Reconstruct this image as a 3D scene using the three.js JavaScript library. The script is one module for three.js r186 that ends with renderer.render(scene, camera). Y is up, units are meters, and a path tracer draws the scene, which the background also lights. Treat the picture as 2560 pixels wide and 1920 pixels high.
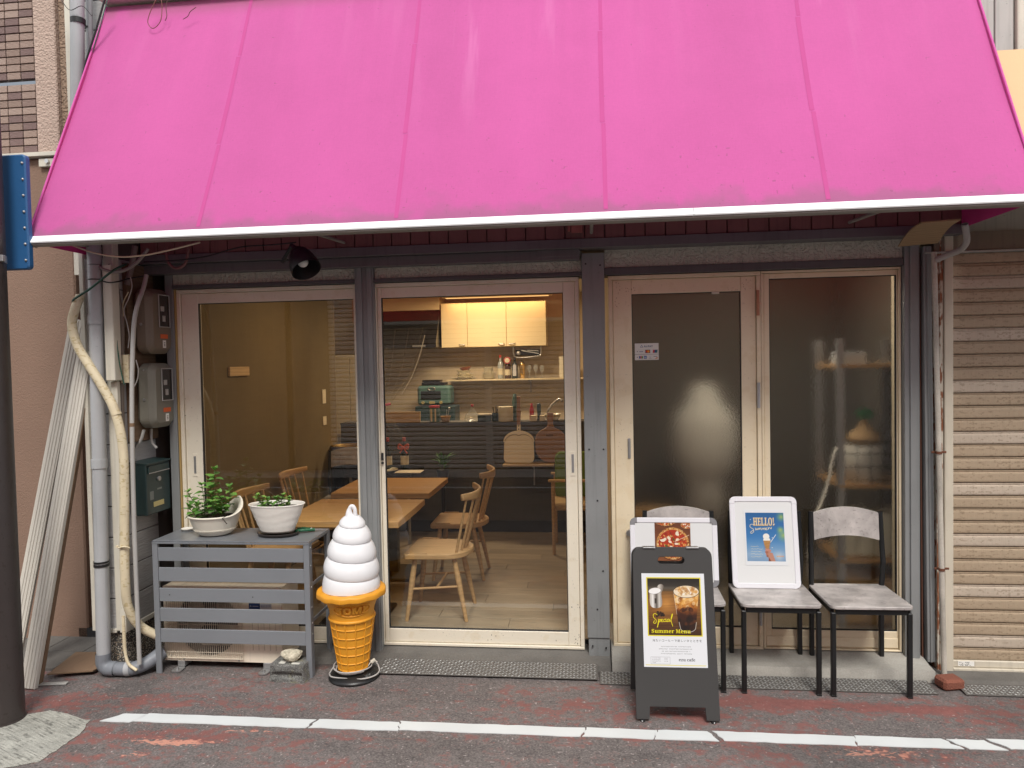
import * as THREE from 'three';
import { mergeGeometries } from 'three/addons/utils/BufferGeometryUtils.js';
import { TextGeometry } from 'three/addons/geometries/TextGeometry.js';
import { FontLoader } from 'three/addons/loaders/FontLoader.js';
import { RectAreaLightUniformsLib } from 'three/addons/lights/RectAreaLightUniformsLib.js';

// ---------------------------------------------------------------- camera, sky, sun, lamps, exposure
const W = 1024, H = 768, D2R = Math.PI / 180;
const scene = new THREE.Scene();
const camera = new THREE.PerspectiveCamera(56.813, W / H, 0.05, 200);
camera.position.set(0.6855, 1.72, 4.058);
camera.rotation.order = 'YXZ';
camera.rotation.set(-1.7691 * D2R, 6.3693 * D2R, -1.1325 * D2R);
camera.updateMatrixWorld(true);

function skyTexture() {                      // bright thin overcast, a little brighter and bluer overhead
  const w = 64, h = 32, d = new Float32Array(w * h * 4);
  for (let j = 0; j < h; j++) for (let i = 0; i < w; i++) {
    const el = ((j + 0.5) / h - 0.5) * 180, t = Math.max(0, Math.min(1, el / 75)), k = (j * w + i) * 4, g = el < 0 ? 0.35 : 1;
    d[k] = g * (0.9 + 0.17 * t); d[k + 1] = g * (0.91 + 0.18 * t); d[k + 2] = g * (0.925 + 0.22 * t); d[k + 3] = 1;
  }
  const t = new THREE.DataTexture(d, w, h, THREE.RGBAFormat, THREE.FloatType);
  t.mapping = THREE.EquirectangularReflectionMapping; t.magFilter = THREE.LinearFilter; t.needsUpdate = true;
  return t;
}
scene.background = skyTexture(); scene.environment = scene.background; scene.environmentIntensity = 0.3;
const sun = new THREE.DirectionalLight(new THREE.Color(1, 0.96, 0.9), 0.75);
sun.position.set(1.5, 9, 6.5); sun.castShadow = true; sun.shadow.radius = 34;
Object.assign(sun.shadow.camera, { left: -6, right: 6, top: 6, bottom: -6, near: 0.5, far: 30 });
scene.add(sun); scene.add(sun.target);
RectAreaLightUniformsLib.init();
const EXPOSURE = 4.3;
const renderer = new THREE.WebGLRenderer({ antialias: true });
renderer.setSize(W, H);
renderer.toneMapping = THREE.LinearToneMapping; renderer.toneMappingExposure = EXPOSURE;
renderer.shadowMap.enabled = true;

// ---------------------------------------------------------------- helpers
const V = (x, y, z) => new THREE.Vector3(x, y, z);
let seedState = 12345;
const rnd = () => { seedState = (seedState + 0x6d2b79f5) | 0; let t = Math.imul(seedState ^ (seedState >>> 15), 1 | seedState); t = (t + Math.imul(t ^ (t >>> 7), 61 | t)) ^ t; return ((t ^ (t >>> 14)) >>> 0) / 4294967296; };
const rr = (a, b) => a + (b - a) * rnd();
const clamp = (x, a = 0, b = 1) => Math.max(a, Math.min(b, x));
const lerp = (a, b, t) => a + (b - a) * t;
const sstep = (a, b, x) => { const t = clamp((x - a) / (b - a)); return t * t * (3 - 2 * t); };
// a point of the photograph (in its own pixels), carried onto the plane where the thing stands
function P(u, v, on) {
  const d = V((u - 1280) / 1775, -(v - 960) / 1775, -1).applyQuaternion(camera.quaternion), c = camera.position;
  const k = 'x' in on ? (on.x - c.x) / d.x : 'y' in on ? (on.y - c.y) / d.y : (on.z - c.z) / d.z;
  return d.multiplyScalar(k).add(c);
}
const counts = {};
function numbered(n) { const k = counts[n] = (counts[n] ?? -1) + 1; return k ? n + '_' + String(k).padStart(3, '0') : n; }
function tag(o, label, category, group) { o.userData = { label, category }; if (group) o.userData.group = group; return o; }
function thing(name, label, category, [x, y, z] = [0, 0, 0], turn = 0, group) {
  const o = new THREE.Group(); o.name = numbered(name); o.position.set(x, y, z); o.rotation.y = turn; scene.add(o);
  return tag(o, label, category, group);
}
// triplanar uv in metres, non-indexed
function tri(g) {
  g = g.index ? g.toNonIndexed() : g;
  const p = g.attributes.position, uv = new Float32Array(p.count * 2), a = V(), b = V(), c = V(), n = V();
  for (let i = 0; i < p.count; i += 3) {
    a.fromBufferAttribute(p, i); b.fromBufferAttribute(p, i + 1); c.fromBufferAttribute(p, i + 2);
    n.copy(b).sub(a).cross(c.clone().sub(a));
    const ax = Math.abs(n.x), ay = Math.abs(n.y), az = Math.abs(n.z);
    [a, b, c].forEach((q, k) => {
      const j = (i + k) * 2;
      if (ax >= ay && ax >= az) { uv[j] = q.z; uv[j + 1] = q.y; } else if (ay >= az) { uv[j] = q.x; uv[j + 1] = q.z; } else { uv[j] = q.x; uv[j + 1] = q.y; }
    });
  }
  g.setAttribute('uv', new THREE.BufferAttribute(uv, 2));
  for (const k of Object.keys(g.attributes)) if (!['position', 'normal', 'uv'].includes(k)) g.deleteAttribute(k);
  return g;
}
function place(g, { x = 0, y = 0, z = 0, rx = 0, ry = 0, rz = 0, s } = {}) {
  const m = new THREE.Matrix4().compose(V(x, y, z), new THREE.Quaternion().setFromEuler(new THREE.Euler(rx, ry, rz)), s ? (Array.isArray(s) ? V(...s) : V(s, s, s)) : V(1, 1, 1));
  return g.applyMatrix4(m);
}
function box(w, h, d, x = 0, y = 0, z = 0, o = {}) {       // chamfered box, uv shifted so that alike boxes differ
  const c = Math.min(o.c ?? 0.002, w / 2.2, h / 2.2, d / 2.2), X = w / 2, Y = h / 2, Z = d / 2, pos = [];
  const S = [-1, 1], vtx = (sx, sy, sz, ax) => [sx * (X - (ax === 0 ? 0 : c)), sy * (Y - (ax === 1 ? 0 : c)), sz * (Z - (ax === 2 ? 0 : c))];
  const push = (a, b, q) => {
    const n = [(b[1] - a[1]) * (q[2] - a[2]) - (b[2] - a[2]) * (q[1] - a[1]), (b[2] - a[2]) * (q[0] - a[0]) - (b[0] - a[0]) * (q[2] - a[2]), (b[0] - a[0]) * (q[1] - a[1]) - (b[1] - a[1]) * (q[0] - a[0])];
    const m = [a[0] + b[0] + q[0], a[1] + b[1] + q[1], a[2] + b[2] + q[2]];
    if (n[0] * m[0] + n[1] * m[1] + n[2] * m[2] < 0) pos.push(...a, ...q, ...b); else pos.push(...a, ...b, ...q);
  };
  const quad = (a, b, q, r) => { push(a, b, q); push(a, q, r); };
  for (const s of S) {
    quad(vtx(s, -1, -1, 0), vtx(s, 1, -1, 0), vtx(s, 1, 1, 0), vtx(s, -1, 1, 0));
    quad(vtx(-1, s, -1, 1), vtx(1, s, -1, 1), vtx(1, s, 1, 1), vtx(-1, s, 1, 1));
    quad(vtx(-1, -1, s, 2), vtx(1, -1, s, 2), vtx(1, 1, s, 2), vtx(-1, 1, s, 2));
    for (const t of S) {
      quad(vtx(s, t, -1, 0), vtx(s, t, 1, 0), vtx(s, t, 1, 1), vtx(s, t, -1, 1));
      quad(vtx(s, -1, t, 0), vtx(s, 1, t, 0), vtx(s, 1, t, 2), vtx(s, -1, t, 2));
      quad(vtx(-1, s, t, 1), vtx(1, s, t, 1), vtx(1, s, t, 2), vtx(-1, s, t, 2));
      for (const u of S) push(vtx(s, t, u, 0), vtx(s, t, u, 1), vtx(s, t, u, 2));
    }
  }
  const g = new THREE.BufferGeometry();
  g.setAttribute('position', new THREE.Float32BufferAttribute(pos, 3)); g.computeVertexNormals();
  return place(g, { x, y, z, rx: o.rx, ry: o.ry, rz: o.rz });
}
const bb = (x0, x1, y0, y1, z0, z1, o) => box(x1 - x0, y1 - y0, z1 - z0, (x0 + x1) / 2, (y0 + y1) / 2, (z0 + z1) / 2, o);
const cyl = (rt, rb, h, x = 0, y = 0, z = 0, o = {}) => place(new THREE.CylinderGeometry(rt, rb, h, o.seg ?? 24, 1, !!o.open), { x, y, z, ...o });
const sph = (r, x, y, z, o = {}) => place(new THREE.SphereGeometry(r, o.seg ?? 16, o.seg2 ?? 10), { x, y, z, ...o });
function tube(pts, r, o = {}) {
  pts = pts.map((p) => (Array.isArray(p) ? V(...p) : p));
  const curve = o.straight ? new THREE.CurvePath() : new THREE.CatmullRomCurve3(pts, !!o.closed, 'centripetal');
  if (o.straight) for (let i = 1; i < pts.length; i++) curve.add(new THREE.LineCurve3(pts[i - 1], pts[i]));
  return new THREE.TubeGeometry(curve, o.n ?? Math.max(8, pts.length * 8), r, o.seg ?? 8, !!o.closed);
}
function rod(a, b, r0, r1 = r0, seg = 12) {                 // tapered rod from a to b
  a = Array.isArray(a) ? V(...a) : a; b = Array.isArray(b) ? V(...b) : b;
  const d = b.clone().sub(a), g = new THREE.CylinderGeometry(r1, r0, d.length(), seg);
  g.applyQuaternion(new THREE.Quaternion().setFromUnitVectors(V(0, 1, 0), d.clone().normalize()));
  return place(g, { x: (a.x + b.x) / 2, y: (a.y + b.y) / 2, z: (a.z + b.z) / 2 });
}
const lathe = (pts, seg = 40, o = {}) => place(new THREE.LatheGeometry(pts.map(([r, y]) => new THREE.Vector2(r, y)), seg), o);
function poly(pts, depth, o = {}) {                         // outline in x,y extruded along z
  const s = new THREE.Shape(pts.map(([x, y]) => new THREE.Vector2(x, y)));
  (o.holes ?? []).forEach((h) => s.holes.push(new THREE.Path(h.map(([x, y]) => new THREE.Vector2(x, y)))));
  const b = o.bevel ?? 0;
  return place(new THREE.ExtrudeGeometry(s, { depth: depth - 2 * b, bevelEnabled: b > 0, bevelSize: b, bevelThickness: b, bevelOffset: -b, bevelSegments: 1, curveSegments: o.curve ?? 8 }).translate(0, 0, b), { x: o.x, y: o.y, z: (o.z ?? 0), rx: o.rx, ry: o.ry, rz: o.rz });
}
function roundRect(w, h, r, n = 6, cx = 0, cy = 0) {
  const out = [];
  for (const [sx, sy, a] of [[1, 1, 0], [-1, 1, 90], [-1, -1, 180], [1, -1, 270]]) for (let i = 0; i <= n; i++) { const t = (a + (90 * i) / n) * D2R; out.push([cx + sx * (w / 2 - r) + r * Math.cos(t), cy + sy * (h / 2 - r) + r * Math.sin(t)]); }
  return out;
}
function part(parent, name, geos, m, o = {}) {              // merges the pieces into ONE named mesh
  geos = (Array.isArray(geos) ? geos : [geos]).map((g) => (o.uv === 'keep' ? (g.index ? g.toNonIndexed() : g) : tri(g)));
  const g = geos.length > 1 ? mergeGeometries(geos) : geos[0];
  if (o.shift) { const a = g.attributes.uv.array, dx = rnd() * 7, dy = rnd() * 7; for (let i = 0; i < a.length; i += 2) { a[i] += dx; a[i + 1] += dy; } }
  const mesh = new THREE.Mesh(g, m);
  mesh.name = parent === scene ? numbered(name) : name; mesh.castShadow = mesh.receiveShadow = true;
  if (o.label) mesh.userData.label = o.label;
  parent.add(mesh); return mesh;
}
function struct(name, geos, m, o = {}) { const s = part(o.parent ?? scene, name, geos, m, o); if (!o.parent) s.userData = { kind: 'structure', ...(o.label ? { label: o.label } : {}) }; return s; }
function single(name, label, category, geos, m, o = {}) { return tag(part(scene, name, geos, m, o), label, category, o.group); }
function copy(root, pos, turn, label, o = {}) {
  const r = root.clone(); r.name = numbered(root.name.replace(/_\d{3}$/, '')); r.userData = { ...root.userData, label };
  r.position.set(...pos); r.rotation.y = turn ?? root.rotation.y; if (o.scale) r.scale.setScalar(o.scale); scene.add(r); return r;
}

// ---------------------------------------------------------------- noise and textures
function hsh(x, y, s) { let h = Math.imul(x, 374761393) ^ Math.imul(y, 668265263) ^ Math.imul(s, 1274126177); h = Math.imul(h ^ (h >>> 13), 1274126177); h ^= h >>> 16; return (h >>> 0) / 4294967296; }
function vn(x, y, s, px, py) {
  const xi = Math.floor(x), yi = Math.floor(y); let fx = x - xi, fy = y - yi; fx = fx * fx * (3 - 2 * fx); fy = fy * fy * (3 - 2 * fy);
  const m = (a, p) => (p ? ((a % p) + p) % p : a), x0 = m(xi, px), x1 = m(xi + 1, px), y0 = m(yi, py), y1 = m(yi + 1, py);
  const a = hsh(x0, y0, s), b = hsh(x1, y0, s), c = hsh(x0, y1, s), d = hsh(x1, y1, s);
  return a + (b - a) * fx + (c - a) * fy + (a - b - c + d) * fx * fy;
}
function fbm(x, y, oct, s, px, py) { let v = 0, a = 0.5, t = 0; for (let i = 0; i < oct; i++) { v += a * vn(x, y, s + i, px, py); t += a; x *= 2; y *= 2; if (px) px *= 2; if (py) py *= 2; a *= 0.5; } return v / t; }
const enc = (l) => { l = clamp(l); return 255 * (l <= 0.0031308 ? 12.92 * l : 1.055 * Math.pow(l, 1 / 2.4) - 0.055); };
function texOf(w, h, fn, { color = true, rep = 1, repY, clampEdge } = {}) {      // fn(u, v) gives linear colour or a grey value; rep: metres per tile
  const d = new Uint8Array(w * h * 4);
  for (let j = 0; j < h; j++) for (let i = 0; i < w; i++) {
    const c = fn((i + 0.5) / w, (j + 0.5) / h), k = (j * w + i) * 4;
    if (typeof c === 'number') d[k] = d[k + 1] = d[k + 2] = color ? enc(c) : 255 * clamp(c); else for (let q = 0; q < 3; q++) d[k + q] = color ? enc(c[q]) : 255 * clamp(c[q]);
    d[k + 3] = 255;
  }
  const t = new THREE.DataTexture(d, w, h); t.wrapS = t.wrapT = clampEdge ? THREE.ClampToEdgeWrapping : THREE.RepeatWrapping; t.magFilter = THREE.LinearFilter; t.minFilter = THREE.LinearMipmapLinearFilter;
  if (color) t.colorSpace = THREE.SRGBColorSpace; t.repeat.set(1 / rep, 1 / (repY ?? rep)); t.needsUpdate = true; return t;
}
const again = (t, rx, ry = rx) => { const c = t.clone(); c.repeat.set(1 / rx, 1 / ry); c.needsUpdate = true; return c; };
function canvasTex(w, h, draw) { const c = document.createElement('canvas'); c.width = w; c.height = h; const g = c.getContext('2d'); draw(g, w, h); const t = new THREE.CanvasTexture(c); t.colorSpace = THREE.SRGBColorSpace; return t; }
const mat = (r, g, b, o = {}) => { const { rough = 0.6, metal = 0, ...rest } = o; const phys = ['transmission', 'clearcoat', 'sheen', 'ior', 'specularIntensity'].some((k) => k in rest); const m = new (phys ? THREE.MeshPhysicalMaterial : THREE.MeshStandardMaterial)({ roughness: rough, metalness: metal, ...rest }); m.color.setRGB(r, g, b); return m; };

const T = {};
// grime: multiplies a base colour; blotches, streaks and specks
T.grime = texOf(512, 512, (u, v) => { const a = fbm(u * 6, v * 6, 5, 11, 6, 6), s = fbm(u * 60, v * 4, 3, 21, 60, 4), k = vn(u * 170, v * 170, 31, 170, 170); return 0.8 + 0.22 * a - 0.1 * sstep(0.55, 0.8, s) - (k > 0.965 ? 0.25 : 0); }, { rep: 1.1 });
T.grimeSoft = texOf(256, 256, (u, v) => { const a = fbm(u * 5, v * 5, 5, 12, 5, 5); return 0.9 + 0.12 * a; }, { rep: 0.9 });
T.aluminium = texOf(512, 512, (u, v) => { const a = fbm(u * 5, v * 5, 5, 14, 5, 5), k = fbm(u * 90, v * 90, 2, 32, 90, 90), d = sstep(0.62, 0.75, fbm(u * 14, v * 14, 4, 77, 14, 14)); const g = 0.93 + 0.08 * a - (k > 0.83 ? 0.14 : 0) - 0.04 * d; return [g, g * (1 - 0.02 * d), g * (1 - 0.06 * d)]; }, { rep: 0.8 });
T.stuccoB = texOf(512, 512, (u, v) => sstep(0.25, 0.75, fbm(u * 34, v * 34, 3, 41, 34, 34)), { color: false, rep: 0.4 });
T.fineB = texOf(256, 256, (u, v) => fbm(u * 64, v * 64, 2, 43, 64, 64), { color: false, rep: 0.2 });
T.concrete = texOf(512, 512, (u, v) => { const a = fbm(u * 7, v * 7, 6, 51, 7, 7), k = vn(u * 200, v * 200, 52, 200, 200), b = sstep(0.5, 0.8, fbm(u * 3, v * 3, 4, 55, 3, 3)); const g = 0.72 + 0.4 * a + (k - 0.5) * 0.16 - 0.22 * b; return [g, g * 0.985, g * 0.95]; }, { rep: 0.8 });
T.pebble = texOf(512, 512, (u, v) => { const n = 62, x = u * n, y = v * n; let best = 9, id = 0; for (let dy = -1; dy <= 1; dy++) for (let dx = -1; dx <= 1; dx++) { const cx = Math.floor(x) + dx, cy = Math.floor(y) + dy, mx = (cx + n) % n, my = (cy + n) % n, d = Math.hypot(cx + hsh(mx, my, 1) - x, cy + hsh(mx, my, 2) - y); if (d < best) { best = d; id = hsh(mx, my, 3); } } const e = sstep(0.62, 0.3, best), c = id < 0.3 ? [0.5, 0.45, 0.37] : id < 0.6 ? [0.2, 0.17, 0.13] : id < 0.8 ? [0.34, 0.26, 0.18] : [0.09, 0.08, 0.07]; return c.map((q) => lerp(0.05, q, e)); }, { rep: 0.55 });
T.wood = texOf(1024, 256, (u, v) => { const w = fbm(u * 3, v * 3, 4, 61, 3, 3), r = 0.5 + 0.5 * Math.sin((v * 22 + w * 7) * 6.2832 * 0.5), f = fbm(u * 24, v * 180, 3, 63, 24, 180), g = 0.78 + 0.16 * r * (0.4 + w) + 0.2 * (f - 0.5); return [g, g * (0.97 + 0.02 * r), g * (0.92 + 0.05 * r)]; }, { rep: 1.3, repY: 0.35 });
T.floorWood = texOf(1024, 256, (u, v) => { const w = fbm(u * 4, v * 3, 5, 71, 4, 3), f = fbm(u * 18, v * 130, 3, 73, 18, 130), k = sstep(0.72, 0.82, fbm(u * 6, v * 9, 3, 75, 6, 9)), g = 0.72 + 0.5 * (w - 0.2) + 0.3 * (f - 0.5) - 0.25 * k; return [g, g * 0.97, g * 0.93]; }, { rep: 1.6, repY: 0.3 });
T.siding = texOf(512, 256, (u, v) => { const f = fbm(u * 8, v * 90, 3, 81, 8, 90), a = fbm(u * 4, v * 4, 4, 83, 4, 4); return 0.78 + 0.24 * a + 0.16 * (f - 0.5); }, { rep: 0.6, repY: 0.4 });
T.sidingB = texOf(512, 256, (u, v) => fbm(u * 10, v * 70, 3, 85, 10, 70), { color: false, rep: 0.4, repY: 0.3 });
T.laminate = texOf(1024, 1024, (u, v) => { const a = fbm(u * 6, v * 6, 6, 91, 6, 6), b = fbm(u * 16 + 2 * a, v * 16, 4, 93, 16, 16), k = fbm(u * 80, v * 80, 3, 95, 80, 80), sp = vn(u * 300, v * 60, 97, 300, 60); const g = 0.35 + 0.34 * (a - 0.5) + 0.26 * (b - 0.5) - (k > 0.7 ? 0.12 * sstep(0.7, 0.8, k) : 0) + (sp > 0.95 ? -0.06 : 0); return [g * 1.02, g * 0.94, g * 0.895]; }, { rep: 0.75 });
T.rust = texOf(512, 512, (u, v) => { const a = fbm(u * 8, v * 5, 6, 101, 8, 5), k = fbm(u * 40, v * 26, 4, 103, 40, 26), m = sstep(0.5, 0.62, a * 0.6 + k * 0.42); const c = [0.6, 0.56, 0.47], r = [0.19 + 0.1 * k, 0.095, 0.045]; return c.map((q, i) => lerp(q * (0.85 + 0.25 * a), r[i], m)); }, { rep: 0.42, repY: 0.8 });
T.scuffPaint = texOf(512, 512, (u, v) => { const a = fbm(u * 8, v * 8, 5, 111, 8, 8), k = fbm(u * 46, v * 24, 3, 113, 46, 24), sp = sstep(0.66, 0.7, k) * sstep(0.42, 0.55, a), g = 0.86 + 0.2 * a; return sp > 0.5 ? [0.75, 0.72, 0.66] : [g, g, g]; }, { rep: 0.5 });
T.hose = texOf(256, 256, (u, v) => { const a = fbm(u * 8, v * 8, 5, 121, 8, 8), k = sstep(0.6, 0.7, fbm(u * 20, v * 40, 4, 123, 20, 40)); const g = 0.78 + 0.28 * a; return [g, g * (0.97 - 0.06 * k), g * (0.9 - 0.2 * k)].map((q) => q * (1 - 0.22 * k)); }, { rep: 0.4 });
T.stone = texOf(256, 256, (u, v) => { const a = fbm(u * 8, v * 8, 5, 131, 8, 8), k = fbm(u * 30, v * 30, 3, 133, 30, 30); return [0.25 + 0.55 * a + 0.3 * (k - 0.5), 0.23 + 0.5 * a + 0.3 * (k - 0.5), 0.16 + 0.42 * a + 0.25 * (k - 0.5)]; }, { rep: 0.12 });
T.block = texOf(512, 512, (u, v) => { const a = fbm(u * 6, v * 6, 5, 141, 6, 6), k = vn(u * 130, v * 130, 143, 130, 130), l = sstep(0.5, 0.7, fbm(u * 9, v * 9, 4, 145, 9, 9)); const g = 0.07 + 0.26 * a + 0.34 * (k - 0.5) * (0.4 + a); return [g * lerp(1, 1.06, l), g * lerp(1, 1.02, l), g * lerp(0.94, 0.75, l)]; }, { rep: 0.3 });
T.blockB = texOf(256, 256, (u, v) => fbm(u * 50, v * 50, 3, 147, 50, 50), { color: false, rep: 0.15 });
T.asphalt = texOf(1024, 1024, (u, v) => { const a = fbm(u * 8, v * 8, 5, 151, 8, 8), k = vn(u * 240, v * 240, 153, 240, 240), k2 = vn(u * 420, v * 420, 154, 420, 420); const g = 0.07 + 0.06 * a + 0.05 * (k2 - 0.5) + (k > 0.94 ? 0.16 : 0); return [g * 1.03, g * 0.98, g * 0.96]; }, { rep: 2.2 });
T.asphaltB = texOf(512, 512, (u, v) => vn(u * 170, v * 170, 156, 170, 170) * 0.7 + 0.3 * vn(u * 60, v * 60, 157, 60, 60), { color: false, rep: 0.9 });
T.ripple = texOf(512, 512, (u, v) => fbm(u * 40, v * 34, 3, 161, 40, 34), { color: false, rep: 0.3 });
T.soil = texOf(128, 128, (u, v) => { const k = vn(u * 40, v * 40, 171, 40, 40); return [0.02 + 0.06 * k * k, 0.015 + 0.045 * k * k, 0.012 + 0.03 * k * k]; }, { rep: 0.1 });
T.plaster = texOf(512, 512, (u, v) => { const f = fbm(u * 110, v * 9, 2, 181, 110, 9), g2 = fbm(u * 9, v * 110, 2, 183, 9, 110), a = fbm(u * 4, v * 4, 4, 185, 4, 4); return 0.84 + 0.2 * a + 0.08 * (f + g2 - 1); }, { rep: 1.2 });
T.shutterWear = texOf(1024, 512, (u, v) => { const a = fbm(u * 8, v * 8, 5, 191, 8, 8), k = fbm(u * 90, v * 120, 4, 193, 90, 120), m = sstep(0.6, 0.72, k * 0.74 + a * 0.3); const g = 0.9 + 0.2 * (a - 0.5) + 0.1 * (vn(u * 500, v * 30, 195, 500, 30) - 0.5); return [lerp(g, 0.42, m * 0.55), lerp(g * 0.995, 0.38, m * 0.55), lerp(g * 0.985, 0.33, m * 0.55)]; }, { rep: 1.3, repY: 0.9 });

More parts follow.
